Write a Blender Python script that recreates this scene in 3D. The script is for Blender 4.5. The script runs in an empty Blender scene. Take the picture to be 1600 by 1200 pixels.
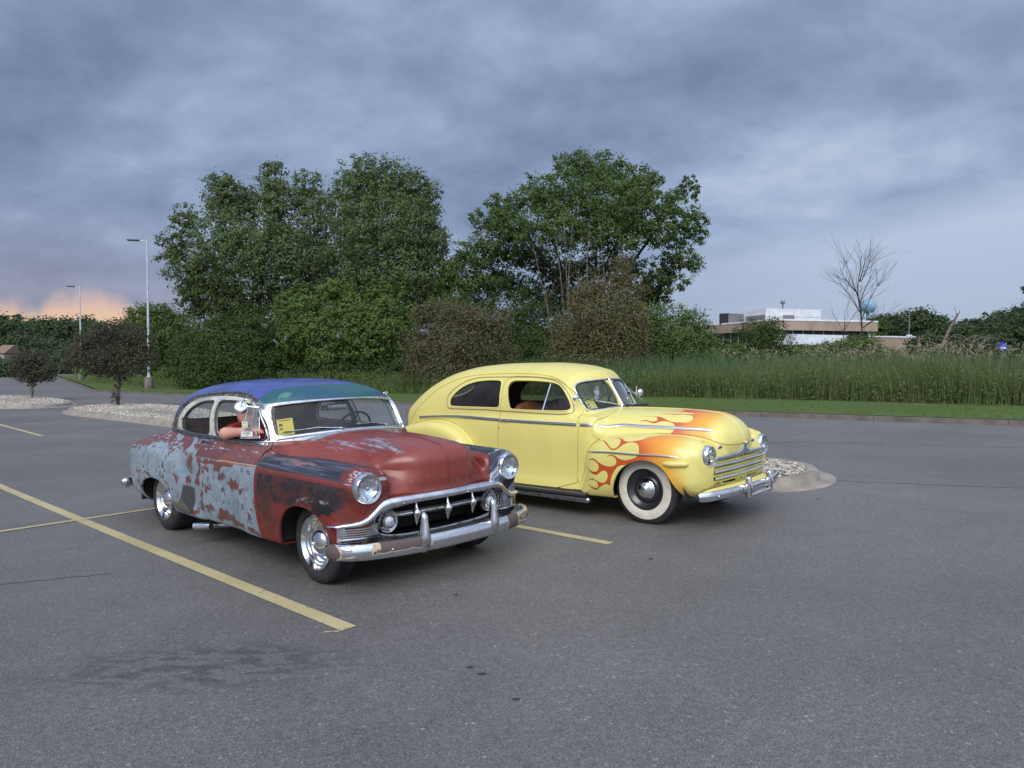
import bpy, math, random, time
import numpy as np
from mathutils import Vector, Matrix
T0=time.time()
rng=np.random.default_rng(7); random.seed(7)
SC=bpy.context.scene; COL=SC.collection
# ---------------------------------------------------------------- camera
CAMH=1.6538; FPX=1166.08
cd=bpy.data.cameras.new('camera'); cam=bpy.data.objects.new('camera',cd); COL.objects.link(cam)
cd.sensor_width=36; cd.lens=FPX/1600*36; cd.clip_end=3000; cd.clip_start=.1
cam.location=(0,0,CAMH); cam.rotation_euler=(math.pi/2-.0284,0,0); SC.camera=cam
# ---------------------------------------------------------------- world: broken storm cloud deck over a low western glow
W=bpy.data.worlds.new('World'); SC.world=W; W.use_nodes=True
nt=W.node_tree; nt.nodes.clear()
def nd(t,**k):
    n=nt.nodes.new(t)
    for a,b in k.items():
        if a.startswith('i_'):
            key=a[2:]; key=int(key) if key.isdigit() else key.replace('_',' ')
            n.inputs[key].default_value=b
        else: setattr(n,a,b)
    return n
def lk(a,b): nt.links.new(a,b)
def mth(op,a=None,b=None,c=None,clamp=False):
    n=nt.nodes.new('ShaderNodeMath'); n.operation=op; n.use_clamp=clamp
    for i,v in enumerate((a,b,c)):
        if v is None: continue
        if isinstance(v,(int,float)): n.inputs[i].default_value=v
        else: nt.links.new(v,n.inputs[i])
    return n.outputs[0]
def ramp(fac,stops,interp='LINEAR'):
    n=nt.nodes.new('ShaderNodeValToRGB'); cr=n.color_ramp; cr.interpolation=interp
    while len(cr.elements)<len(stops): cr.elements.new(.5)
    for e,(p,c) in zip(cr.elements,stops):
        e.position=p; e.color=(c,c,c,1) if isinstance(c,(int,float)) else (*c,1)
    nt.links.new(fac,n.inputs[0]); return n.outputs[0]
def mixc(f,a,b,mode='MIX'):
    n=nt.nodes.new('ShaderNodeMix'); n.data_type='RGBA'; n.blend_type=mode
    for i,v in ((0,f),(6,a),(7,b)):
        if isinstance(v,(int,float)): n.inputs[i].default_value=v
        elif isinstance(v,tuple): n.inputs[i].default_value=(*v,1)
        else: nt.links.new(v,n.inputs[i])
    return n.outputs[2]
def srgb(r,g,b):
    f=lambda c:(c/12.92 if c<=.04045 else ((c+.055)/1.055)**2.4)
    return (f(r/255),f(g/255),f(b/255))
def build_sky():
    tc=nd('ShaderNodeTexCoord'); sx=nd('ShaderNodeSeparateXYZ'); lk(tc.outputs['Generated'],sx.inputs[0])
    X,Y,Z=sx.outputs
    zc=mth('MAXIMUM',Z,0.0); den=mth('ADD',zc,.42)
    u=mth('DIVIDE',X,den); v=mth('DIVIDE',Y,den)
    cmb=nd('ShaderNodeCombineXYZ'); lk(u,cmb.inputs[0]); lk(v,cmb.inputs[1])
    mp=nd('ShaderNodeMapping'); mp.inputs['Rotation'].default_value=(0,0,math.radians(48)); mp.inputs['Scale'].default_value=(1.0,1.25,1)
    lk(cmb.outputs[0],mp.inputs[0])
    def noise(scale,detail,rough,dist,vec,off=0):
        m=nd('ShaderNodeMapping'); m.inputs['Location'].default_value=(off,off*.7,off*.3); lk(vec,m.inputs[0])
        n=nd('ShaderNodeTexNoise'); n.inputs['Scale'].default_value=scale; n.inputs['Detail'].default_value=detail
        n.inputs['Roughness'].default_value=rough; n.inputs['Distortion'].default_value=dist*.35; lk(m.outputs[0],n.inputs['Vector']); return n.outputs[0]
    n1=noise(1.25,3,.5,.5,mp.outputs[0],3.1); n2=noise(3.6,8,.56,.6,mp.outputs[0],8.3)
    n3=noise(8.5,5,.55,.15,mp.outputs[0],1.7)
    az=mth('ARCTAN2',X,Y)     # 0 ahead, + right
    s=mth('ADD',mth('MULTIPLY',n1,.95),mth('ADD',mth('MULTIPLY',n2,.75),mth('MULTIPLY',n3,.34)))
    s=mth('ADD',s,mth('MULTIPLY',az,.13))
    lowdip=mth('MULTIPLY',mth('SMOOTH_MIN',mth('MULTIPLY',Z,3.2),.62,.2),.27)
    s=mth('ADD',s,lowdip)
    cl=ramp(mth('MULTIPLY',mth('SUBTRACT',s,.80),1.28,clamp=True),[(0,srgb(106,120,151)),(.24,srgb(122,138,170)),(.46,srgb(141,159,191)),(.70,srgb(166,184,213)),(1,srgb(202,214,233))])
    # clear paler band low on the right
    edge=mth('SUBTRACT',mth('ADD',.10,mth('MULTIPLY',az,.16)),mth('ADD',Z,mth('MULTIPLY',mth('SUBTRACT',n2,.5),.05)))
    band=ramp(mth('MULTIPLY',mth('ADD',edge,.015),22,clamp=True),[(0,0.),(1,1.)])
    bandc=ramp(mth('MULTIPLY',Z,6,clamp=True),[(0,srgb(178,190,210)),(.5,srgb(180,194,220)),(1,srgb(190,204,228))])
    band=mth('MULTIPLY',band,ramp(mth('ADD',mth('MULTIPLY',az,1.6),.35),[(0,0.),(1,1.)]))
    c=mixc(mth('MULTIPLY',band,.95),cl,bandc)
    # lilac haze low on the left
    low=mth('SUBTRACT',1,mth('MULTIPLY',Z,5.2),clamp=True)
    left=mth('MULTIPLY',mth('SUBTRACT',-.08,az),2.6,clamp=True)
    c=mixc(mth('MULTIPLY',mth('MULTIPLY',low,left),.8),c,srgb(166,157,174))
    # warm break in the cloud right above the western horizon
    def bump(a0,w):
        q=mth('DIVIDE',mth('SUBTRACT',az,a0),w); return mth('POWER',mth('MAXIMUM',mth('SUBTRACT',1,mth('MULTIPLY',q,q)),0),.55)
    top=mth('MAXIMUM',mth('MULTIPLY',bump(-.512,.075),.084),mth('MULTIPLY',bump(-.588,.042),.070))
    gn=noise(30,4,.6,.3,tc.outputs['Generated'],2.)
    g=mth('SUBTRACT',mth('ADD',top,mth('MULTIPLY',mth('SUBTRACT',gn,.5),.035)),mth('SUBTRACT',Z,.004))
    gm=ramp(mth('MULTIPLY',mth('ADD',g,.006),34,clamp=True),[(0,0.),(1,1.)],'EASE')
    gc=ramp(mth('MULTIPLY',Z,14,clamp=True),[(0,srgb(240,194,152)),(.6,srgb(246,206,168)),(1,srgb(222,190,178))])
    c=mixc(mth('MULTIPLY',gm,mth('MULTIPLY',top,28,clamp=True)),c,gc)
    # overhead and behind the camera the deck thins and is brighter
    bk=mth('ADD',mth('MULTIPLY',mth('MULTIPLY',Y,-1),.8),mth('MULTIPLY',mth('SUBTRACT',Z,.45),1.3))
    bk=mth('MULTIPLY',mth('ADD',bk,.05),1.1,clamp=True)
    br=nd('ShaderNodeMix'); br.data_type='RGBA'; br.blend_type='MULTIPLY'; br.inputs[0].default_value=1
    gain=ramp(bk,[(0,(1,1,1)),(1,(SKYGAIN,SKYGAIN*.985,SKYGAIN*.95))]) if False else None
    gmul=mth('ADD',1,mth('MULTIPLY',bk,SKYGAIN))
    cc=nd('ShaderNodeVectorMath',operation='SCALE'); lk(c,cc.inputs[0]); lk(gmul,cc.inputs['Scale'])
    cl_bg=nd('ShaderNodeBackground'); lk(cc.outputs[0],cl_bg.inputs[0]); cl_bg.inputs[1].default_value=.97/EXPO
    sk=nd('ShaderNodeTexSky'); sk.sky_type='NISHITA'; sk.sun_disc=False; sk.sun_elevation=SUN_EL; sk.sun_rotation=SUN_ROT
    sk_bg=nd('ShaderNodeBackground'); lk(sk.outputs[0],sk_bg.inputs[0]); sk_bg.inputs[1].default_value=.05
    ms=nd('ShaderNodeMixShader'); ms.inputs[0].default_value=.06; lk(cl_bg.outputs[0],ms.inputs[1]); lk(sk_bg.outputs[0],ms.inputs[2])
    out=nd('ShaderNodeOutputWorld'); lk(ms.outputs[0],out.inputs[0])
EXPO=2**.7
SKYGAIN=1.7
SUN_AZ=math.radians(200)   # compass style angle from +Y clockwise: light comes from behind-left of the camera
SUN_EL=math.radians(40); SUN_ROT=SUN_AZ
build_sky()
sl=bpy.data.lights.new('sun','SUN'); sl.energy=1.5; sl.angle=math.radians(40); sl.color=(1,.965,.91)
sun=bpy.data.objects.new('sun',sl); COL.objects.link(sun)
sd=Vector((math.sin(SUN_AZ)*math.cos(SUN_EL),math.cos(SUN_AZ)*math.cos(SUN_EL),math.sin(SUN_EL)))
sun.rotation_euler=sd.to_track_quat('Z','Y').to_euler()
SC.view_settings.view_transform='Standard'; SC.view_settings.look='None'; SC.view_settings.gamma=1; SC.view_settings.use_curve_mapping=False
SC.view_settings.exposure=.7
# ---------------------------------------------------------------- ground height
def gz(x,y=0): return .0223*9*math.tanh(x/9)
# ================================================================ mesh core
def smax(a,b,k):
    h=np.maximum(k-np.abs(a-b),0)/k; return np.maximum(a,b)+h*h*k*.25
def smin(a,b,k): return -smax(-a,-b,k)
def crv(pts):
    P=np.array(sorted(pts),float); X,Y=P[:,0],P[:,1]
    h=np.diff(X); d=np.diff(Y)/h; m=np.zeros(len(X))
    for i in range(1,len(X)-1):
        if d[i-1]*d[i]>0:
            w1=2*h[i]+h[i-1]; w2=h[i]+2*h[i-1]; m[i]=(w1+w2)/(w1/d[i-1]+w2/d[i])
    m[0]=d[0]; m[-1]=d[-1]
    def f(x):
        x=np.clip(x,X[0],X[-1]); i=np.clip(np.searchsorted(X,x,side='right')-1,0,len(X)-2)
        t=(x-X[i])/h[i]; t2=t*t; t3=t2*t
        return (2*t3-3*t2+1)*Y[i]+(t3-2*t2+t)*h[i]*m[i]+(-2*t3+3*t2)*Y[i+1]+(t3-t2)*h[i]*m[i+1]
    return f
def smooth_poly(pts,n=2,closed=True):
    P=np.array(pts,float)
    for _ in range(n):
        if closed:
            Q=np.roll(P,-1,0); P=np.stack([P*.75+Q*.25,P*.25+Q*.75],1).reshape(-1,P.shape[1])
        else:
            A,B=P[:-1],P[1:]; P=np.vstack([P[:1],np.stack([A*.75+B*.25,A*.25+B*.75],1).reshape(-1,P.shape[1]),P[-1:]])
    return P
def catmull(pts,n=8,closed=False):
    P=np.array(pts,float); N=len(P); out=[]
    rngi=range(N if closed else N-1)
    for i in rngi:
        if closed: p0,p1,p2,p3=P[(i-1)%N],P[i],P[(i+1)%N],P[(i+2)%N]
        else: p0,p1,p2,p3=P[max(i-1,0)],P[i],P[i+1],P[min(i+2,N-1)]
        for j in range(n):
            t=j/n; out.append(.5*((2*p1)+(-p0+p2)*t+(2*p0-5*p1+4*p2-p3)*t*t+(-p0+3*p1-3*p2+p3)*t**3))
    if not closed: out.append(P[-1])
    return np.array(out)
def poly_sd(a,b,poly):
    a,b=np.broadcast_arrays(a,b); sh=a.shape; p=np.stack([a.ravel(),b.ravel()],1)
    P=np.array(poly,float); Q=np.roll(P,-1,0); d=np.full(len(p),1e9); ins=np.zeros(len(p),bool)
    for (x0,y0),(x1,y1) in zip(P,Q):
        ex,ey=x1-x0,y1-y0; L=ex*ex+ey*ey
        if L<1e-14: continue
        wx,wy=p[:,0]-x0,p[:,1]-y0; t=np.clip((wx*ex+wy*ey)/L,0,1)
        d=np.minimum(d,(wx-ex*t)**2+(wy-ey*t)**2)
        if y0!=y1:
            c=((y0>p[:,1])!=(y1>p[:,1]))&(p[:,0]<(x1-x0)*(p[:,1]-y0)/(y1-y0)+x0); ins^=c
    d=np.sqrt(d); return np.where(ins,-d,d).reshape(sh)
def line_sd(x,z,pts):   # + above the curve z=c(x)
    c=crv(pts); return z-c(x)
class SM:
    """triangle soup with tags"""
    def __init__(s,V,T,tag=None): s.V=V; s.T=T; s.tag=np.zeros(len(T),int) if tag is None else tag
def surf_nets(F,lo,hi,cell,project=3):
    lo=np.array(lo,float); n=np.ceil((np.array(hi)-lo)/cell).astype(int)+1
    ax=[lo[i]+cell*np.arange(n[i]) for i in range(3)]
    G=np.broadcast_to(F(ax[0][:,None,None],ax[1][None,:,None],ax[2][None,None,:]),tuple(n)).astype(np.float32)
    S=G<0
    c=[S[i:n[0]-1+i,j:n[1]-1+j,k:n[2]-1+k] for i in (0,1) for j in (0,1) for k in (0,1)]
    cnt=sum(q.astype(np.int8) for q in c); act=(cnt>0)&(cnt<8)
    idx=-np.ones(act.shape,int); I=np.argwhere(act); idx[act]=np.arange(len(I))
    acc=np.zeros((len(I),3)); w=np.zeros(len(I))
    offs=[(i,j,k) for i in (0,1) for j in (0,1) for k in (0,1)]
    gv={o:G[I[:,0]+o[0],I[:,1]+o[1],I[:,2]+o[2]] for o in offs}
    for o in offs:
        for a in range(3):
            if o[a]==0:
                q=list(o); q[a]=1; g0=gv[o]; g1=gv[tuple(q)]; m=(g0<0)!=(g1<0)
                t=np.where(m,g0/np.where(m,g0-g1,1),0); P=np.array(o,float)[None,:].repeat(len(I),0); P[:,a]=t
                acc+=P*m[:,None]; w+=m
    V=lo+cell*(I+acc/w[:,None])
    Q=[]
    for a in range(3):
        b,c2=(a+1)%3,(a+2)%3
        sl=[slice(None)]*3; s0=list(sl); s1=list(sl); s0[a]=slice(0,n[a]-1); s1[a]=slice(1,n[a])
        ch=S[tuple(s0)]!=S[tuple(s1)]; E=np.argwhere(ch)
        E=E[(E[:,b]>0)&(E[:,c2]>0)&(E[:,b]<n[b]-1)&(E[:,c2]<n[c2]-1)]
        ins=S[tuple(E.T)]
        def at(db,dc):
            K=E.copy(); K[:,b]-=db; K[:,c2]-=dc; return idx[tuple(K.T)]
        q=np.stack([at(0,0),at(1,0),at(1,1),at(0,1)],1); q[~ins]=q[~ins][:,::-1]; Q.append(q)
    Q=np.vstack(Q); 
    for _ in range(project): V=newton(F,V,cell)
    d1=((V[Q[:,0]]-V[Q[:,2]])**2).sum(1); d2=((V[Q[:,1]]-V[Q[:,3]])**2).sum(1); m=d1<=d2
    T=np.vstack([Q[m][:,[0,1,2]],Q[m][:,[0,2,3]],Q[~m][:,[0,1,3]],Q[~m][:,[1,2,3]]])
    return SM(V,T.copy())
def grad(F,V,e=1.5e-3):
    g=np.zeros_like(V)
    for a in range(3):
        d=np.zeros(3); d[a]=e; P=V+d; M=V-d
        g[:,a]=(F(P[:,0],P[:,1],P[:,2])-F(M[:,0],M[:,1],M[:,2]))/(2*e)
    return g
def newton(F,V,lim):
    f=F(V[:,0],V[:,1],V[:,2]); g=grad(F,V); st=(f/np.maximum((g*g).sum(1),.05))[:,None]*g
    L=np.linalg.norm(st,axis=1,keepdims=True); st*=np.minimum(1,lim*.6/np.maximum(L,1e-9)); return V-st
def split(m,s,only=None):
    """cut triangles along s=0; returns per-triangle side (True = s<0)"""
    s=s.copy(); s[np.abs(s)<1e-5]=1e-5
    V,T,tag=m.V,m.T,m.tag; st=s[T]<0; cnt=st.sum(1); mix=(cnt>0)&(cnt<3)
    if only is not None: mix&=only(m)
    Tm=T[mix]; sm=st[mix]; c=cnt[mix]; lone=np.where(c==1,np.argmax(sm,1),np.argmin(sm,1))
    r=np.arange(len(Tm)); A=Tm[r,lone]; B=Tm[r,(lone+1)%3]; C=Tm[r,(lone+2)%3]
    def key(a,b): return np.minimum(a,b)*len(V)+np.maximum(a,b)
    k=np.concatenate([key(A,B),key(A,C)]); uk,inv=np.unique(k,return_inverse=True)
    p,q=uk//len(V),uk%len(V); t=s[p]/(s[p]-s[q]); NV=V[p]+(V[q]-V[p])*t[:,None]
    ab=len(V)+inv[:len(A)]; ac=len(V)+inv[len(A):]
    nT=np.vstack([T[~mix],np.stack([A,ab,ac],1),np.stack([ab,B,C],1),np.stack([ab,C,ac],1)])
    tg=tag[mix]; ntag=np.concatenate([tag[~mix],tg,tg,tg])
    sideL=s[A]<0
    side=np.concatenate([(s[T[~mix]].mean(1)<0),sideL,~sideL,~sideL])
    m.V=np.vstack([V,NV]); m.T=nT; m.tag=ntag
    return side
def mirror(m,dy=1e-4):
    V,T=m.V,m.T; n=len(V); on=np.abs(V[:,1])<dy; V=V.copy(); V[on,1]=0
    mp=np.arange(n)+n; mp[on]=np.arange(n)[on]
    V2=V*np.array([1,-1,1]); T2=mp[T][:,::-1]
    r=SM(np.vstack([V,V2]),np.vstack([T,T2]),np.concatenate([m.tag,m.tag])); return r
def sub(m,mask):
    T=m.T[mask]; u,inv=np.unique(T,return_inverse=True); return SM(m.V[u],inv.reshape(T.shape),m.tag[mask]),u
def bedges(T):
    E=np.vstack([T[:,[0,1]],T[:,[1,2]],T[:,[2,0]]]); k=E.min(1)*(T.max()+1)+E.max(1)
    u,i,c=np.unique(k,return_index=True,return_counts=True); return E[i[c==1]]
# ---------------------------------------------------------------- object helpers
def tagobj(o,label=None,cat=None,group=None,kind=None):
    if label: o['label']=label
    if cat: o['category']=cat
    if group: o['group']=group
    if kind: o['kind']=kind
    return o
def empty(name,loc=(0,0,0),rot=(0,0,0),label=None,cat=None,group=None):
    o=bpy.data.objects.new(name,None); COL.objects.link(o); o.location=loc; o.rotation_euler=rot; o.empty_display_size=.1
    return tagobj(o,label,cat,group)
def mkmesh(name,V,F,mats,parent=None,smooth=True,uv=None,mi=None,normals=None):
    me=bpy.data.meshes.new(name)
    V=np.asarray(V,float)
    if isinstance(F,np.ndarray) and F.ndim==2:
        k=F.shape[1]; me.vertices.add(len(V)); me.vertices.foreach_set('co',V.ravel())
        me.loops.add(F.size); me.loops.foreach_set('vertex_index',F.ravel().astype(np.int32))
        me.polygons.add(len(F)); me.polygons.foreach_set('loop_start',(np.arange(len(F))*k).astype(np.int32))
        try: me.polygons.foreach_set('loop_total',np.full(len(F),k,np.int32))
        except Exception: pass
        me.update(calc_edges=True)
    else:
        me.from_pydata([tuple(v) for v in V],[],[tuple(int(i) for i in f) for f in F])
    if not isinstance(mats,(list,tuple)): mats=[mats]
    for m in mats: me.materials.append(m)
    if mi is not None: me.polygons.foreach_set('material_index',np.asarray(mi,np.int32))
    me.polygons.foreach_set('use_smooth',np.full(len(me.polygons),bool(smooth)))
    if uv is not None:
        l=me.uv_layers.new(name='UVMap'); li=np.empty(len(me.loops),np.int32); me.loops.foreach_get('vertex_index',li)
        l.data.foreach_set('uv',np.asarray(uv,float)[li].ravel())
    if normals is not None: me.normals_split_custom_set([tuple(n) for n in normals])
    o=bpy.data.objects.new(name,me); COL.objects.link(o)
    if parent is not None: o.parent=parent
    return o
def skin(name,m,mask,mat,parent,F=None,depth=.02,uvf=None,sharp=None,push=0.,thick=True):
    """make an object from part of a sheet, edges turned inward"""
    s,u=sub(m,mask)
    if len(s.T)==0: print('EMPTY PART',name); return None
    V,T=s.V,s.T
    if F is not None:
        Vn=V.copy(); g=grad(F,Vn); N=g/np.maximum(np.linalg.norm(g,axis=1,keepdims=True),1e-9)
    else:
        fn=np.cross(V[T[:,1]]-V[T[:,0]],V[T[:,2]]-V[T[:,0]]); N=np.zeros_like(V)
        for i in range(3): np.add.at(N,T[:,i],fn)
        N/=np.maximum(np.linalg.norm(N,axis=1,keepdims=True),1e-9)
    V=V+N*push
    nT=len(T)
    allT=T; LN=N[T.ravel()]
    if depth>0:
        E=bedges(T)
        if len(E):
            b=np.unique(E); mp=-np.ones(len(V),int); mp[b]=len(V)+np.arange(len(b)); V=np.vstack([V,V[b]-N[b]*depth])
            S=np.vstack([np.stack([E[:,1],E[:,0],mp[E[:,0]]],1),np.stack([E[:,1],mp[E[:,0]],mp[E[:,1]]],1)])
            fn=np.cross(V[S[:,1]]-V[S[:,0]],V[S[:,2]]-V[S[:,0]]); fn/=np.maximum(np.linalg.norm(fn,axis=1,keepdims=True),1e-9)
            allT=np.vstack([T,S]); LN=np.vstack([LN,np.repeat(fn,3,0)])
    uv=uvf(V) if uvf else None
    return mkmesh(name,V,allT,mat,parent,True,uv,None,LN)
def frames(P,up):
    P=np.asarray(P,float); t=np.gradient(P,axis=0); t/=np.maximum(np.linalg.norm(t,axis=1,keepdims=True),1e-9)
    up=np.asarray(up,float); up=np.broadcast_to(up,P.shape)
    b=np.cross(t,up); b/=np.maximum(np.linalg.norm(b,axis=1,keepdims=True),1e-9); n=np.cross(b,t); return t,n,b
def sweep_geo(P,prof,up=(0,0,1),scale=None,closed=False,caps=True):
    """prof: list of (side, up) offsets, closed loop"""
    P=np.asarray(P,float)
    if closed: Pe=np.vstack([P[-1:],P,P[:1]]); t,n,b=frames(Pe,up if np.ndim(up)==1 else np.vstack([up[-1:],up,up[:1]])); n,b=n[1:-1],b[1:-1]
    else: t,n,b=frames(P,up)
    pr=np.asarray(prof,float); K=len(pr); N=len(P); sc=np.ones(N) if scale is None else np.asarray(scale,float)
    V=(P[:,None,:]+b[:,None,:]*pr[None,:,0,None]*sc[:,None,None]+n[:,None,:]*pr[None,:,1,None]*sc[:,None,None]).reshape(-1,3)
    F=[]
    for i in range(N if closed else N-1):
        j=(i+1)%N
        for k in range(K): F.append((i*K+k,i*K+(k+1)%K,j*K+(k+1)%K,j*K+k))
    if caps and not closed: F.append(tuple(range(K))[::-1]); F.append(tuple((N-1)*K+k for k in range(K)))
    return V,F
def circ(r,n=8,ry=None): return [(r*math.cos(2*math.pi*i/n),(ry or r)*math.sin(2*math.pi*i/n)) for i in range(n)]
class G:
    """collects geometry for one mesh object"""
    def __init__(s): s.V=[]; s.F=[]; s.M=[]; s.n=0
    def add(s,V,F,mi=0):
        V=np.asarray(V,float); s.V.append(V); s.F+= [tuple(int(i)+s.n for i in f) for f in F]; s.M+=[mi]*len(F); s.n+=len(V); return s
    def tube(s,P,r,n=8,up=(0,0,1),scale=None,closed=False,mi=0): return s.add(*sweep_geo(P,circ(r,n),up,scale,closed),mi)
    def sweep(s,P,prof,up=(0,0,1),scale=None,closed=False,mi=0): return s.add(*sweep_geo(P,prof,up,scale,closed),mi)
    def box(s,c,d,R=None,mi=0):
        V=np.array([(i,j,k) for i in (-.5,.5) for j in (-.5,.5) for k in (-.5,.5)])*np.array(d)
        if R is not None: V=V@np.array(R).T
        return s.add(V+np.array(c),[(0,1,3,2),(4,6,7,5),(0,4,5,1),(2,3,7,6),(0,2,6,4),(1,5,7,3)],mi)
    def lathe(s,prof,n=32,c=(0,0,0),axis='y',mi=0,sy=1.):
        """prof: (radius, along axis)"""
        pr=np.array(prof,float); K=len(pr); a=np.arange(n)*2*math.pi/n; V=np.zeros((n,K,3))
        ca,sa=np.cos(a)[:,None],np.sin(a)[:,None]
        if axis=='y': V[...,0]=pr[:,0]*ca; V[...,2]=pr[:,0]*sa; V[...,1]=pr[:,1]
        elif axis=='x': V[...,1]=pr[:,0]*ca; V[...,2]=pr[:,0]*sa; V[...,0]=pr[:,1]
        else: V[...,0]=pr[:,0]*ca; V[...,1]=pr[:,0]*sa; V[...,2]=pr[:,1]
        F=[]
        for i in range(n):
            j=(i+1)%n
            for k in range(K-1): F.append((i*K+k,j*K+k,j*K+k+1,i*K+k+1))
        return s.add(V.reshape(-1,3)+np.array(c),F,mi)
    def obj(s,name,mats,parent=None,smooth=True,auto=None,loc=None,fix=True):
        o=mkmesh(name,np.vstack(s.V),s.F,mats,parent,smooth,None,s.M)
        if s.n<60000 and fix:
            import bmesh
            bm=bmesh.new(); bm.from_mesh(o.data); bmesh.ops.recalc_face_normals(bm,faces=bm.faces[:]); bm.to_mesh(o.data); bm.free()
        if smooth and auto!=0: 
            try: o.data.set_sharp_from_angle(angle=math.radians(auto or 35))
            except Exception: pass
        if loc is not None: o.location=loc
        return o
def rbox_geo(c,d,r,seg=3):
    """box with rounded edges"""
    import bmesh
    bm=bmesh.new(); bmesh.ops.create_cube(bm,size=1); bmesh.ops.scale(bm,vec=d,verts=bm.verts)
    bmesh.ops.bevel(bm,geom=bm.edges[:],offset=r,segments=seg,affect='EDGES',profile=.5)
    V=[tuple(np.array(v.co)+np.array(c)) for v in bm.verts]; F=[[v.index for v in f.verts] for f in bm.faces]; bm.free(); return V,F
# ---------------------------------------------------------------- materials
MAT={}
def pmat(name,col,rough=.5,metal=0.,**k):
    m=bpy.data.materials.new(name); m.use_nodes=True; b=m.node_tree.nodes['Principled BSDF']
    b.inputs['Base Color'].default_value=(*col,1); b.inputs['Roughness'].default_value=rough; b.inputs['Metallic'].default_value=metal
    for a,v in k.items(): b.inputs[a.replace('_',' ')].default_value=v
    MAT[name]=m; return m
def addnoise(m,scale,c2,lo=.4,hi=.6,detail=4,coord='Object',rough2=None,bump=0,bscale=None,stretch=None):
    """blend base colour towards c2 with noise, optional bump"""
    t=m.node_tree; N=t.nodes; b=N['Principled BSDF']; tc=N.new('ShaderNodeTexCoord'); no=N.new('ShaderNodeTexNoise')
    src=tc.outputs[coord]
    if stretch:
        mp=N.new('ShaderNodeMapping'); mp.inputs['Scale'].default_value=stretch; t.links.new(src,mp.inputs[0]); src=mp.outputs[0]
    t.links.new(src,no.inputs['Vector']); no.inputs['Scale'].default_value=scale; no.inputs['Detail'].default_value=detail
    mr=N.new('ShaderNodeMapRange'); mr.inputs[1].default_value=lo; mr.inputs[2].default_value=hi; t.links.new(no.outputs[0],mr.inputs[0])
    mx=N.new('ShaderNodeMix'); mx.data_type='RGBA'; t.links.new(mr.outputs[0],mx.inputs[0])
    bc=b.inputs['Base Color']
    if bc.is_linked: t.links.new(bc.links[0].from_socket,mx.inputs[6])
    else: mx.inputs[6].default_value=bc.default_value[:]
    mx.inputs[7].default_value=(*c2,1); t.links.new(mx.outputs[2],bc)
    if rough2 is not None:
        r=N.new('ShaderNodeMapRange'); r.inputs[3].default_value=b.inputs['Roughness'].default_value; r.inputs[4].default_value=rough2
        t.links.new(mr.outputs[0],r.inputs[0]); t.links.new(r.outputs[0],b.inputs['Roughness'])
    if bump:
        n2=N.new('ShaderNodeTexNoise'); n2.inputs['Scale'].default_value=bscale or scale*3; n2.inputs['Detail'].default_value=5; t.links.new(src,n2.inputs['Vector'])
        bp=N.new('ShaderNodeBump'); bp.inputs['Strength'].default_value=bump; bp.inputs['Distance'].default_value=.01; t.links.new(n2.outputs[0],bp.inputs['Height']); t.links.new(bp.outputs[0],b.inputs['Normal'])
    return m
def npimg(name,A):
    h,w=A.shape[:2]; im=bpy.data.images.new(name,w,h,alpha=False); B=np.ones((h,w,4),np.float32); B[...,:3]=A[::-1][...,:3] if False else A[...,:3]
    im.pixels.foreach_set(B.ravel()); im.update(); im.pack(); return im
def fnoise(h,w,sx,sy,oct=5,seed=0,rough=.55):
    """tileless fractal value noise, sx,sy = cells across"""
    r=np.random.default_rng(seed); out=np.zeros((h,w),np.float32); amp=1; tot=0
    for o in range(oct):
        nx,ny=int(sx*2**o)+3,int(sy*2**o)+3; g=r.random((ny,nx)).astype(np.float32)
        X=np.linspace(0,sx*2**o,w); Y=np.linspace(0,sy*2**o,h); xi=X.astype(int); yi=Y.astype(int); fx=X-xi; fy=Y-yi
        fx=fx*fx*(3-2*fx); fy=fy*fy*(3-2*fy)
        a=g[yi][:,xi]*(1-fx)+g[yi][:,xi+1]*fx; b=g[yi+1][:,xi]*(1-fx)+g[yi+1][:,xi+1]*fx
        out+=amp*(a*(1-fy)[:,None]+b*fy[:,None]); tot+=amp; amp*=rough
    return out/tot
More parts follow.
